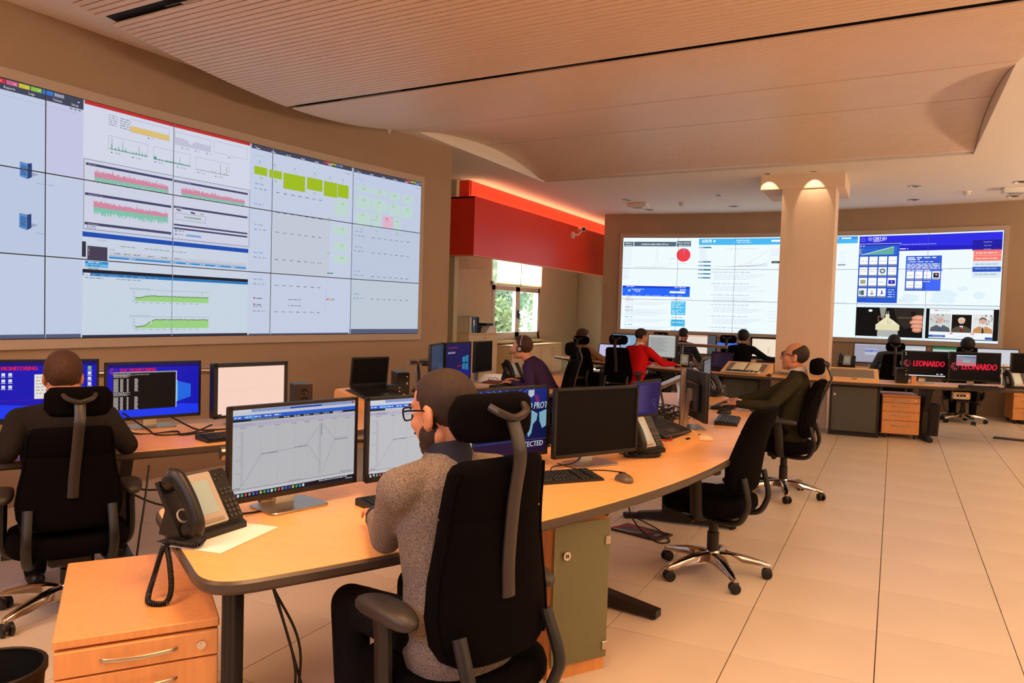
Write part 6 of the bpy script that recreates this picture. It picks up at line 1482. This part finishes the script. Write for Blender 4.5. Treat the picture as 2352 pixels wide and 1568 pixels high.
telephone('desk telephone in front of the man in red', (-2.72, 11.0), az(-.2, .98))
flat_item('pen_case', 'flat black case between the keyboard and the telephone near the right edge', 'case', (1.12, 10.50, TOP), (.13, .05, .02), .2, M_blk)
t = thing('socket_box', 'cream socket box with a red light under the desk edge right of the waste bin', 'socket', (.76, 10.72, .575), az(-.3, .95)); MB().prism(rrect(.20, .06, .02), -.04, .045, .01).build('box', mat('cream_plastic', (232, 224, 196)), t)
b = MB(); b.box((.06, -.032, .01), (.018, .006, .014)); b.build('switch_light', mat('red_glow', (255, 60, 40), emit=3.0), t, smooth=False)
b = MB()
for x in (-.05, -.01, .025): b.cyl((x, -.028, .005), (x, -.036, .005), .014, n=10)
b.build('socket', M_blk, t)
cable('black cable drooping under the desk below the socket box', [(.55, 10.78, .55), (.62, 10.9, .36), (.74, 10.85, .33), (.80, 10.74, .52)], .006)
def bin_(label, loc, r0, r1, h):
    t = thing('waste_bin', label, 'bin', (*loc, 0), 0, 'round black waste bins')
    MB().lathe([(0, .0), (r0, 0), (r1, h), (r1 + .006, h), (r1 + .006, h - .015), (r1 - .004, h - .004), (r0 - .004, .006), (0, .006)], 28).build('body', M_blk, t)
    R = [(r1 * math.cos(2 * PI * k / 28), r1 * math.sin(2 * PI * k / 28), h) for k in range(28)]; MB().tube(R, .007, 6, closed=True).build('rim', M_blk, t)
bin_('round black waste bin cut by the lower left corner of the picture', (-2.30, 1.27), .11, .135, .36)
bin_('round black waste bin under the desk right of the far drawer pedestal', (.46, 11.22), .10, .12, .40)
flat_item('floor_plate', 'dark metal floor plate at the right edge under the company-name desk', 'plate', (1.50, 11.44, 0), (.62, .16, .012), -.16, MATS['lid_dark'])
c = Canvas(); c.rect(0, 0, 1.6, 1, (196, 190, 236)); c.up(); c.rect(.03, .1, .78, .95, (214, 206, 246)); c.rect(.82, .1, 1.57, .95, (210, 202, 244)); c.rect(.1, .5, .6, .52, (150, 140, 190)); c.rect(0, 0, 1.6, .06, (40, 40, 60))
laptop('black laptop with a lilac two-page screen in front of the man in beige', (-4.12, 11.52), A(-.1, -1), pic=c, strength=.8, w=.38, d=.26, open_=100)
c = Canvas(); c.rect(0, 0, 1.6, 1, (52, 34, 56)); c.up()
for k in range(18): c.words(.2, .5 + .6 * ((k * 5) % 4) / 4, .9 - k * .045, .014, (96, 70, 90), seed=k)
laptop('dark laptop with a plum screen left of the pale sloping stand', (-2.25, 10.78), A(-.45, -.9), pic=c, strength=.5, w=.38, d=.26, open_=108)
keyboard('white keyboard in front of the dark-haired person in black', (-1.88, 13.50), 0, cols=21)
R_ = random.Random(8); b = MB()
for k in range(10):
    q = Vector((-1.28 + R_.gauss(0, .08), 10.55 + R_.gauss(0, .08), TOP)); P = [q + Vector((R_.uniform(-.14, .14), R_.uniform(-.1, .1), .006 + R_.random() * .04)) for _ in range(5)]; b.tube(bez(P, 5), .004, 5)
stuff(tag(b.build('cable_tangle', MATS['cable_grey']), 'tangle of pale cables beside the pale sloping stand in front of the column', 'cables'))
cable('pale cable hanging below the desk edge in front of the column', [(-1.30, 10.4, .69), (-1.28, 10.22, .66), (-1.25, 10.26, .45), (-1.32, 10.3, .35), (-1.27, 10.35, .5)], .005, material=MATS['cable_grey'])

# ---------------- chairs
cf = make_chair('task_chair', 'large black high-backed chair with a headrest under the man in the grey sweater', 1.05, .455, rec=.0, stem_x=.0, loc=(-1.09, 1.88, 0), rz=az(-.94, .34), base_turn=.5)
make_chair('task_chair', 'black chair with a headrest under the man at the far left', .885, .385, stem_x=.03, rec=.03, loc=(-3.35, 2.18, 0), rz=az(-.86, .51), base_turn=.04)
make_chair('task_chair', 'empty black chair without a headrest and with a polished star base', .97, .455, rec=.12, head=False, loc=(-.86, 4.30, 0), rz=az(-.985, .17), base_turn=.15)
make_chair('task_chair', 'black chair under the man in the green sweater', .97, .455, rec=.10, loc=(-.765, 6.55, 0), rz=az(-1, .03), base_turn=.9)
make_chair('task_chair', 'black chair behind the back of the man in purple', .985, .455, loc=(-3.03, 6.93, 0), rz=az(-.96, -.26))
make_chair('task_chair', 'blue-grey lit chair under the man in the beige shirt', .93, .44, loc=(-4.19, 10.92, 0), rz=az(.25, .97))
make_chair('task_chair', 'black chair with a wide headrest behind the man in red', .985, .44, loc=(-3.42, 10.28, 0), rz=az(.05, 1))
make_chair('task_chair', 'black chair behind the monitor of the man in red, only its headrest showing', .99, .44, loc=(-3.55, 12.86, 0), rz=0.0)
make_chair('task_chair', 'black chair of the dark-haired person in black left of the column', .985, .44, stem_x=-.02, loc=(-2.40, 12.88, 0), rz=az(.05, 1))
make_chair('task_chair', 'black chair of the person in the dark grey top', .97, .44, loc=(.02, 12.98, 0), rz=0.02)
make_chair('task_chair', 'black chair of the black-haired person near the right edge', .95, .44, loc=(.95, 12.98, 0), rz=0.0, base_turn=.1)
# ================================================================== people
def skin_mat(name, c): return mat(name, c, .5, spec=.4, noise=.05, nscale=14)
S1, S2, S3 = skin_mat('skin_light', (226, 160, 124)), skin_mat('skin_warm', (206, 140, 104)), skin_mat('skin_tan', (178, 118, 88))
HB = mat('hair_brown', (46, 28, 16), .75, noise=.4, nscale=90, bump=.3, bscale=300, stretch=(1, 1, .25))
HD = mat('hair_dark', (14, 11, 10), .7, noise=.3, nscale=90, bump=.3, bscale=300, stretch=(1, 1, .25))
HL = mat('hair_chestnut', (70, 42, 24), .75, noise=.35, nscale=90, bump=.3, bscale=300, stretch=(1, 1, .25))
M_knit = mat('knit_wool', (132, 118, 108), .95, spec=.15, noise=.55, nscale=260, bump=.6, bscale=280)
def cloth(name, c, **k): return mat(name, c, .9, spec=.15, noise=.10, nscale=30, bump=.12, bscale=120, **k)
def stripe_mat():
    m = mat('striped_shirt', (20, 22, 30), .9, spec=.15, bump=.05); n = m.node_tree.nodes; L = m.node_tree.links
    tc = n.new('ShaderNodeTexCoord'); w = n.new('ShaderNodeTexWave'); w.bands_direction = 'Z'; w.inputs['Scale'].default_value = 9; w.inputs['Distortion'].default_value = .6
    r = n.new('ShaderNodeValToRGB'); r.color_ramp.elements[0].position = .86; r.color_ramp.elements[0].color = (.008, .009, .014, 1); r.color_ramp.elements[1].position = .93; r.color_ramp.elements[1].color = (.16, .18, .24, 1)
    L.new(tc.outputs['Object'], w.inputs[0]); L.new(w.outputs['Fac'], r.inputs[0]); L.new(r.outputs[0], n['Principled BSDF'].inputs['Base Color'])
    return m
DG = bpy.context.evaluated_depsgraph_get
def remesh(mb, voxel, name, it=6, fac=.5):
    me = mb.mesh(name + '_raw', False); o = bpy.data.objects.new(name + '_raw', me); COL.objects.link(o)
    r = o.modifiers.new('r', 'REMESH'); r.mode = 'VOXEL'; r.voxel_size = voxel; r.use_smooth_shade = True
    s = o.modifiers.new('s', 'SMOOTH'); s.factor = fac; s.iterations = it
    out = bpy.data.meshes.new_from_object(o.evaluated_get(DG()))
    COL.objects.unlink(o); bpy.data.objects.remove(o); bpy.data.meshes.remove(me); out.name = name
    return out
def link(name, me, m_, parent):
    me.materials.clear(); me.materials.append(m_); o = bpy.data.objects.new(name, me); COL.objects.link(o)
    if parent: o.parent = parent
    return o
def head_parts(b, M, chin=1.0):
    """skull, face and neck in the head's own frame (x right, y forward, z up)"""
    K = b.M; b.M = K @ M
    b.ell((0, -.014, .030), (.070, .090, .080), 20, 14); b.ell((0, .030, -.030), (.055, .056, .078), 18, 12); b.ell((0, .034, -.078 * chin), (.042, .046, .030), 16, 10)
    b.ell((0, .064, -.094 * chin), (.020, .018, .016), 12, 8); b.ell((0, .066, .030), (.046, .020, .014), 14, 8)
    for s in (-1, 1):
        b.ell((s * .034, .054, -.022), (.022, .026, .024), 12, 8); b.ell((s * .050, .005, -.060), (.018, .040, .030), 12, 8)
    b.capsule((0, .078, .018), (0, .099, -.024), .008, .0125, 10)
    for s in (-1, 1): b.ell((s * .011, .088, -.027), (.008, .010, .007), 8, 6)
    b.ell((0, .079, -.054), (.022, .011, .006), 12, 6); b.ell((0, .077, -.064), (.019, .011, .006), 12, 6)
    for s in (-1, 1):
        R = Matrix.Rotation(s * .35, 3, 'Z') @ Matrix.Rotation(-.15, 3, 'X')
        b.ell((s * .073, -.008, -.008), (.009, .021, .033), 12, 8, R); b.ell((s * .072, .003, -.030), (.008, .010, .013), 10, 6, R)
    b.M = K
def hair_cap(M, style, parent, m_, name='hair'):
    """a cap over the skull; outside the hairline it sinks below the skin"""
    b = MB(); n, mm = 40, 26; rings = []; rnd = random.Random(2)
    thick = {'short': .010, 'crop': .0045, 'bald': .004, 'full': .017, 'bob': .022, 'buzz': .004}[style]
    for k in range(1, mm):
        a = PI * k / mm - PI / 2; ring = []
        for i in range(n):
            ph = 2 * PI * i / n; d = Vector((math.cos(a) * math.cos(ph), math.cos(a) * math.sin(ph), math.sin(a)))
            p = Vector((d.x * .070, -.014 + d.y * .090, .030 + d.z * .080)); y, z = p.y, p.z
            front = max(0, min(1, (y - .015) / .03))
            low = -.055 + (.060 if y > -.035 else 0) * min(1, max(0, (y + .035) / .03)) + front * (.062 if style in ('short', 'full', 'bob') else .072)
            if style in ('bob', 'full'): low -= .02 * (1 - front)
            if style == 'crop': low = -.055 + .05 * min(1, max(0, (y + .035) / .05)) + front * .085
            v = min(1, max(0, (z - low) / .012))
            if style == 'bald': v *= 1 - min(1, max(0, (z - .094 + .75 * max(0, y + .055)) / .03))
            t = (thick * (1 + (.35 if style in ('short', 'full') else 0) * max(0, d.z) + (.4 * front if style == 'short' else 0)) * (1 + rnd.uniform(-.10, .10))) * v - .012 * (1 - v)
            ring.append(p + Vector((d.x, d.y * .9, d.z)).normalized() * t)
        rings.append(ring)
    b.M = M; b.loft(rings)
    return b.build(name, m_, parent, ang=80)
def hand_parts(b, wrist, d, up, side, curl=.5, s=.95, spread=.10, thumb=True):
    """palm and five separate fingers; d: from wrist to knuckles, up: back of the hand, side: +1 when the thumb lies on the right of d seen from above"""
    d = d.normalized(); up = (up - d * up.dot(d)).normalized(); x = d.cross(up) * side       # towards the thumb
    W = Vector(wrist)
    for k in range(5):
        q = (k / 4 - .5) * .052 * s
        b.capsule(W + d * .012 * s + x * q * .7, W + d * .082 * s + x * q * 1.1, .0135 * s, .0115 * s, 8)
    L = (.074, .084, .078, .060)
    for k in range(4):                                                              # index .. little
        q = (.030, .010, -.010, -.029)[k] * s; base = W + d * (.084, .089, .085, .077)[k] * s + x * q
        a = 0.0; p = base; dirx = (d + x * spread * (1.3 - k * .9)).normalized()
        for j, fr in enumerate((.45, .32, .23)):
            a += curl * (.55, .75, .6)[j]; v = dirx * math.cos(a) - up * math.sin(a); e = p + v * L[k] * fr * s * 1.15
            b.capsule(p, e, (.0092, .0084, .0076)[j] * s, (.0084, .0076, .0066)[j] * s, 8); p = e
    if thumb:
        p = W + d * .022 * s + x * .026 * s; v = (d * .62 + x * .72 - up * .22).normalized(); e = p + v * .044 * s; b.capsule(p, e, .0135 * s, .0105 * s, 8)
        v2 = (d * .92 + x * .25 - up * .3).normalized(); e2 = e + v2 * .034 * s; b.capsule(e, e2, .0102 * s, .009 * s, 8); b.capsule(e2, e2 + (v2 - up * .2).normalized() * .022 * s, .009 * s, .0072 * s, 8)
def ik(a, c, l1, l2, pole):
    d = c - a; L = d.length; L2 = min(L, (l1 + l2) * .985); c = a + d * (L2 / L); d.normalize(); L = L2
    x = (l1 * l1 - l2 * l2 + L * L) / (2 * L); h = math.sqrt(max(0, l1 * l1 - x * x)); p = pole - d * pole.dot(d); p.normalize()
    return a + d * x + p * h, c
def person(label, hip, heading, seat=.455, lean=.12, twist=0.0, head_yaw=0.0, head_pitch=0.0, head_off=(0, 0), wrists=(None, None), poles=(None, None), top=M_knit, legs=None, skin=S1,
           hair=('short', HB), vox=.008, knees=(None, None), feet=None, collar=None, neck_m=None, shoes=True, size=.95, hs=1.10, elbows=(None, None), hem=-.13, hand_dirs=(None, None), curl=.45, bulk=1.0, lower=True, cuff=None):
    H = Vector((hip[0], hip[1], 0)); a = math.radians(heading); F = Vector((math.sin(a), math.cos(a), 0)); Rr = Vector((math.cos(a), -math.sin(a), 0)); Z = Vector((0, 0, 1)); s = size
    legs = legs or cloth('trousers_dark', (16, 14, 16))
    pel = H + Z * (seat + .088); U = (Z * math.cos(lean) + F * math.sin(lean)).normalized(); Fb = (F * math.cos(lean) - Z * math.sin(lean))
    at = lambda u, f=0, r=0: pel + U * u * s + Fb * f * s + Rr * r * s
    nb = at(.495, -.005)
    sh = [at(.425, .0, -.185), at(.425, .0, .185)]                                    # left, right
    hc = nb + (U * .55 + Z * .45).normalized() * .134 * s + F * (.028 + head_off[1]) + Rr * head_off[0]
    hy = a + math.radians(head_yaw); hp = math.radians(head_pitch)
    hF = Vector((math.sin(hy) * math.cos(hp), math.cos(hy) * math.cos(hp), math.sin(hp))); hR = Vector((math.cos(hy), -math.sin(hy), 0)); hU = hR.cross(hF)
    M = Matrix.Identity(4)
    for i in range(3): M[i][0] = hR[i] * s * hs; M[i][1] = hF[i] * s * hs; M[i][2] = hU[i] * s * hs; M[i][3] = hc[i]
    arms = []
    for k in (0, 1):
        sd = -1 if k == 0 else 1
        w = wrists[k]
        w = Vector(w) if w is not None else at(.10, .34, sd * .12)
        po = poles[k] or (Rr * sd * .7 - Z * .8 - F * .25)
        e, w_ = ik(sh[k], w, .292 * s, .262 * s, Vector(po))
        if elbows[k] is not None: e = Vector(elbows[k]); w_ = w
        arms.append((sh[k], e, w_))
    lg = []
    for k in (0, 1):
        sd = -1 if k == 0 else 1; hj = pel + Rr * sd * .088 * s - Z * .012
        kn = knees[k]; kn = Vector(kn) if kn is not None else hj + F * .425 * s + Rr * sd * .05 - Z * .01
        an = Vector(feet[k]) if feet else Vector((kn.x, kn.y, .085)) - F * .02
        lg.append((hj, kn, an))
    def torso(b, g=0.0, lo=-.10, hi=.50):
        R = []
        for u, w, d, f in ((-.13, .150, .112, -.01), (-.05, .168, .118, -.005), (.04, .158, .112, .0), (.14, .148, .104, .004), (.25, .158, .108, .004), (.35, .170, .108, .0), (.42, .165, .092, -.005), (.46, .128, .074, -.008), (.492, .080, .060, -.006), (.52, .058, .052, 0)):
            if u < lo - .001 or u > hi + .031: continue
            R.append([at(u, f + y * bulk, x * bulk) for x, y, _ in superpoly(w + g, d + g, 2.4, 24)])
        b.loft(R)
        for k in (0, 1):
            b.capsule(at(.44, 0, (-1, 1)[k] * .07), arms[k][0] - U * .004, (.056 + g) * s, (.056 + g) * s, 12)
    def arm(b, k, g=0.0, to=1.0):
        S, E, Wr = arms[k]; b.capsule(S, E, (.054 + g) * s, (.042 + g) * s, 12); b.capsule(E, E.lerp(Wr, to), (.042 + g) * s, (.029 + g * .75 + (1 - to) * .02) * s, 12)
    # one continuous body
    b = MB(); head_parts(b, M); b.capsule(nb - U * .03, hc - hU * .055 * s - hF * .018 * s, .056 * s, .053 * s, 14)
    torso(b, -.012)
    for k in (0, 1):
        arm(b, k, -.009)
        S, E, Wr = arms[k]; dd = hand_dirs[k]; dd = Vector(dd) if dd is not None else ((Wr - E).normalized() * .7 + F * .4 - Z * .12)
        hand_parts(b, Wr, dd, Z, 1 if k == 0 else -1, curl, s)
        if lower: hj, kn, an = lg[k]; b.capsule(hj, kn, .072 * s, .050 * s, 12); b.capsule(kn, an, .048 * s, .034 * s, 12)
    body = link('person', remesh(b, min(vox, .0058), 'person', 3), skin, None); tag(body, label, 'person')
    b = MB(); torso(b, .010, hem)
    for k in (0, 1): arm(b, k, .009, .96)
    b.tube([nb - U * .028 * s, nb - U * .010 * s], [.070 * s, .064 * s], 18)
    link('sweater' if top is not None else 'shirt', remesh(b, vox, 'sweater', 5), top, body)
    if lower:
        b = MB(); R = []
        for u, w, d in ((-.115, .120, .090), (-.08, .165, .118), (-.02, .172, .122), (.03, .160, .112)): R.append([at(u, y, x) for x, y, _ in superpoly(w, d, 2.4, 24)])
        b.loft(R)
        for k in (0, 1): hj, kn, an = lg[k]; b.capsule(hj, kn, .086 * s, .064 * s, 14); b.capsule(kn, an, .064 * s, .054 * s, 14)
        link('trousers', remesh(b, max(vox, .009), 'trousers', 5), legs, body)
        for k in (0, 1):
            hj, kn, an = lg[k]; b = MB(); q = Vector((an.x, an.y, 0)); fd = (F + Rr * (.12 if k else -.12)).normalized()
            b.capsule(q - fd * .045 + Z * .045, q + fd * .04 + Z * .045, .040, .042, 12); b.capsule(q + fd * .04 + Z * .040, q + fd * .155 + Z * .030, .041, .028, 12)
            link('shoe', remesh(b, .009, 'shoe', 3), mat('shoe_black', (14, 12, 12), .4), body)
    if collar:
        b = MB(); v = (hc - nb).normalized(); b.tube([nb - U * .02 * s, nb + v * .012 * s, nb + v * .045 * s], [.080 * s, .073 * s, .067 * s], 20)
        b.build('shirt_collar', collar, body)
    if cuff:
        for k in (0, 1):
            S, E, Wr = arms[k]; b = MB(); v = (Wr - E).normalized(); b.tube([Wr - v * .035, Wr - v * .004], [.041 * s, .037 * s], 14); b.build('cuff', cuff, body)
    if hair: hair_cap(M, hair[0], body, hair[1])
    bb = MB(); bb.M = M
    for sd in (-1, 1): bb.ell((sd * .029, .071, .012), (.0115, .011, .009), 12, 8)
    bb.build('eyes', mat('eye_white', (220, 214, 206), .3), body)
    bb = MB(); bb.M = M
    for sd in (-1, 1): bb.ell((sd * .029, .0795, .012), (.005, .004, .006), 10, 6)
    bb.build('irises', mat('iris_dark', (30, 20, 14), .2), body)
    bb = MB(); bb.M = M
    for sd in (-1, 1): bb.capsule((sd * .014, .084, .031), (sd * .046, .069, .032), .0042, .003, 6)
    bb.build('eyebrows', hair[1] if hair else HB, body)
    return body, M, arms
def glasses(body, M, col=None):
    b = MB(); b.M = M; b2 = MB(); b2.M = M
    for s in (-1, 1):
        P = [(s * .033 + q[0], .098 - abs(s * .033 + q[0]) * .22, .008 + q[1]) for q in rrect(.050, .034, .012, 3)]
        b.tube(P, .0026, 6, closed=True); b2.add(P, [tuple(range(len(P)))])
        b.tube([(s * .058, .085, .016), (s * .074, .05, .016), (s * .078, -.002, .010), (s * .077, -.022, -.006)], .0024, 6)
    b.tube([(-.009, .099, .012), (0, .103, .014), (.009, .099, .012)], .0024, 6)
    g = b.build('glasses', col or M_gloss, body); b2.build('lens', glass_mat('lens_glass', (.96, .98, .98)), g, smooth=False, recalc=False)
def beard(body, M, m_):
    b = MB(); b.M = M; b.ell((0, .034, -.079), (.0445, .0485, .033), 20, 12); b.ell((0, .064, -.094), (.023, .021, .019), 14, 8)
    for s in (-1, 1): b.ell((s * .0475, .010, -.058), (.023, .040, .036), 14, 10); b.ell((s * .058, .004, -.020), (.013, .015, .032), 12, 8)
    b.capsule((-.022, .083, -.045), (.022, .083, -.045), .0055, .0055, 8)
    link('beard', remesh(b, .005, 'beard', 3), m_, body)

# 1 foreground man
B1, M1_, A1 = person('bearded man with glasses in a grey knit sweater typing in the foreground chair', (-1.075, 1.842), -70, .465, .13, head_yaw=-15, head_pitch=-12, head_off=(.0, .0),
    wrists=((-1.480, 1.995, .768), (-1.50, 2.30, .76)), elbows=((-1.315, 1.825, .765), None), poles=(None, Vector((.3, .7, -.7))), top=M_knit, skin=S2, hair=('crop', HB), vox=.0065, hs=1.15, knees=((-1.47, 1.86, .525), (-1.42, 2.14, .51)), feet=((-1.42, 1.83, .085), (-1.40, 2.12, .085)),
    collar=mat('collar_navy', (22, 24, 44), .8), hand_dirs=((-.66, .74, -.06), (-.85, .40, -.15)), cuff=mat('cuff_dark', (40, 40, 48), .8), hem=-.13)
glasses(B1, M1_); beard(B1, M1_, HB)
# 2 man at the far left
person('man with short brown hair in a dark jacket seen from behind at the far left', (-3.40, 2.19), -59, .40, .30, head_yaw=6, head_pitch=-12, wrists=((-3.66, 2.02, .745), (-3.46, 2.50, .745)), elbows=((-3.43, 1.95, .76), (-3.215, 2.375, .76)),
    top=cloth('jacket_black', (34, 29, 27)), skin=S2, hair=('short', HL), vox=.008, knees=((-3.80, 2.30, .43), (-3.72, 2.50, .43)), bulk=1.10)
# 3 man in purple with a headset
B3, M3_, A3 = person('man with a headset in a purple sweater typing beside the monitor cluster', (-2.98, 6.88), -98, .475, .58, head_yaw=-2, head_pitch=2, head_off=(0, .03), wrists=((-3.30, 6.62, .745), (-3.32, 6.80, .75)), poles=(Vector((.2, -.5, -.9)), Vector((.3, .5, -.9))),
    top=cloth('sweater_purple', (62, 42, 78)), skin=S1, hair=('short', HL), vox=.008)
b = MB(); b.M = M3_
b.tube([(.082 * math.cos(t), -.012, .03 + .095 * math.sin(t)) for t in [PI * k / 14 for k in range(15)]], .0045, 6); hs = b.build('headset', mat('headset_grey', (170, 166, 168), .35), B3)
b = MB(); b.M = M3_
for s in (-1, 1): b.tube([(s * .070, -.006, -.008), (s * .092, -.006, -.008)], [.034, .031], 16)
b.build('ear_cushion', M_blk, hs)
b = MB(); b.M = M3_; b.tube([(-.093, -.006, -.008), (-.096, -.006, -.008)], .018, 14); b.build('ear_disc', M_silver, hs)
b = MB(); b.M = M3_; b.tube([(-.088, .0, -.02), (-.082, .05, -.052), (-.045, .100, -.060)], .003, 6); b.ell((-.043, .102, -.060), (.007, .008, .006), 8, 6); b.build('microphone_boom', M_blk, hs)
# 4 man in green
B4, M4_, A4 = person('balding man with glasses in a dark green sweater at the nearest desk', (-.72, 6.58), -91, .455, -.06, head_yaw=-2, head_pitch=6, head_off=(0, .01), wrists=((-1.10, 6.28, .752), (-1.14, 6.52, .758)), poles=(Vector((.3, -.5, -.8)), Vector((.3, .5, -.8))),
    top=cloth('sweater_green', (52, 48, 30)), skin=S2, hair=('bald', HB), vox=.007, collar=mat('collar_white', (226, 216, 206), .8), curl=.30, hand_dirs=((-.97, .12, -.06), (-.97, .05, -.08)))
glasses(B4, M4_)
S_, E_, W_ = A4[0]; v = (W_ - E_).normalized(); b = MB(); b.tube([W_ - v * .020, W_ - v * .002], .034, 16); wt = b.build('wristwatch', M_blk, B4)
b = MB(); q = W_ - v * .011 + Vector((0, 0, .033)); b.cyl(q - Vector((0, .004, .002)), q + Vector((0, -.004, .005)), .017, n=18); b.build('dial', mat('dial_white', (236, 226, 206), .3), wt)
# 5 man in red
person('man with cropped hair in a bright red sweater reaching for a mouse', (-3.28, 10.42), 22, .455, .20, head_yaw=20, head_pitch=-20, wrists=((-3.18, 10.86, .745), (-2.80, 10.78, .75)), poles=(Vector((-.5, -.3, -.8)), Vector((.5, -.2, -.8))),
    top=cloth('sweater_red', (216, 24, 30)), skin=S2, hair=('crop', HB), vox=.009, collar=mat('collar_white', (226, 216, 206), .8))
# 6 man in beige
person('man in a beige shirt seen from behind with a lilac laptop beyond', (-4.37, 10.93), 24, .40, .18, head_yaw=8, head_pitch=-8, wrists=((-4.2, 11.4, .745), (-3.95, 11.34, .745)), top=cloth('shirt_beige', (150, 112, 84)), skin=S1, hair=('short', HL), vox=.010)
# 7 man in the striped shirt
person('man in a dark striped shirt behind the grey table-page monitor', (-3.27, 13.02), 6, .44, .10, head_yaw=14, head_pitch=-6, wrists=((-3.4, 13.36, .745), (-3.1, 13.36, .745)), top=stripe_mat(), skin=S3, hair=('crop', HD), vox=.010)
# 8 dark-haired person
person('dark-haired person in black with an outstretched right arm left of the column', (-2.27, 13.0), 8, .44, .16, head_yaw=8, head_pitch=-6, wrists=((-2.3, 13.36, .745), (-1.78, 13.40, .75)), top=cloth('top_black', (14, 12, 12)), skin=S3, hair=('bob', HD), vox=.010)
# 9 and 10 right-hand operators
person('person in a dark grey top seen from behind under the video wall', (.0, 13.06), 0, .44, .08, head_yaw=0, head_pitch=-4, wrists=((-.14, 13.36, .745), (.16, 13.36, .745)), top=cloth('top_grey', (76, 80, 82)), skin=S2, hair=('full', HD), vox=.010)
person('black-haired person in dark clothes near the right edge', (.98, 13.06), 0, .44, .10, head_yaw=0, head_pitch=-4, wrists=((.84, 13.36, .745), (1.14, 13.36, .745)), top=cloth('top_black', (14, 12, 12)), skin=S2, hair=('bob', HD), vox=.010)
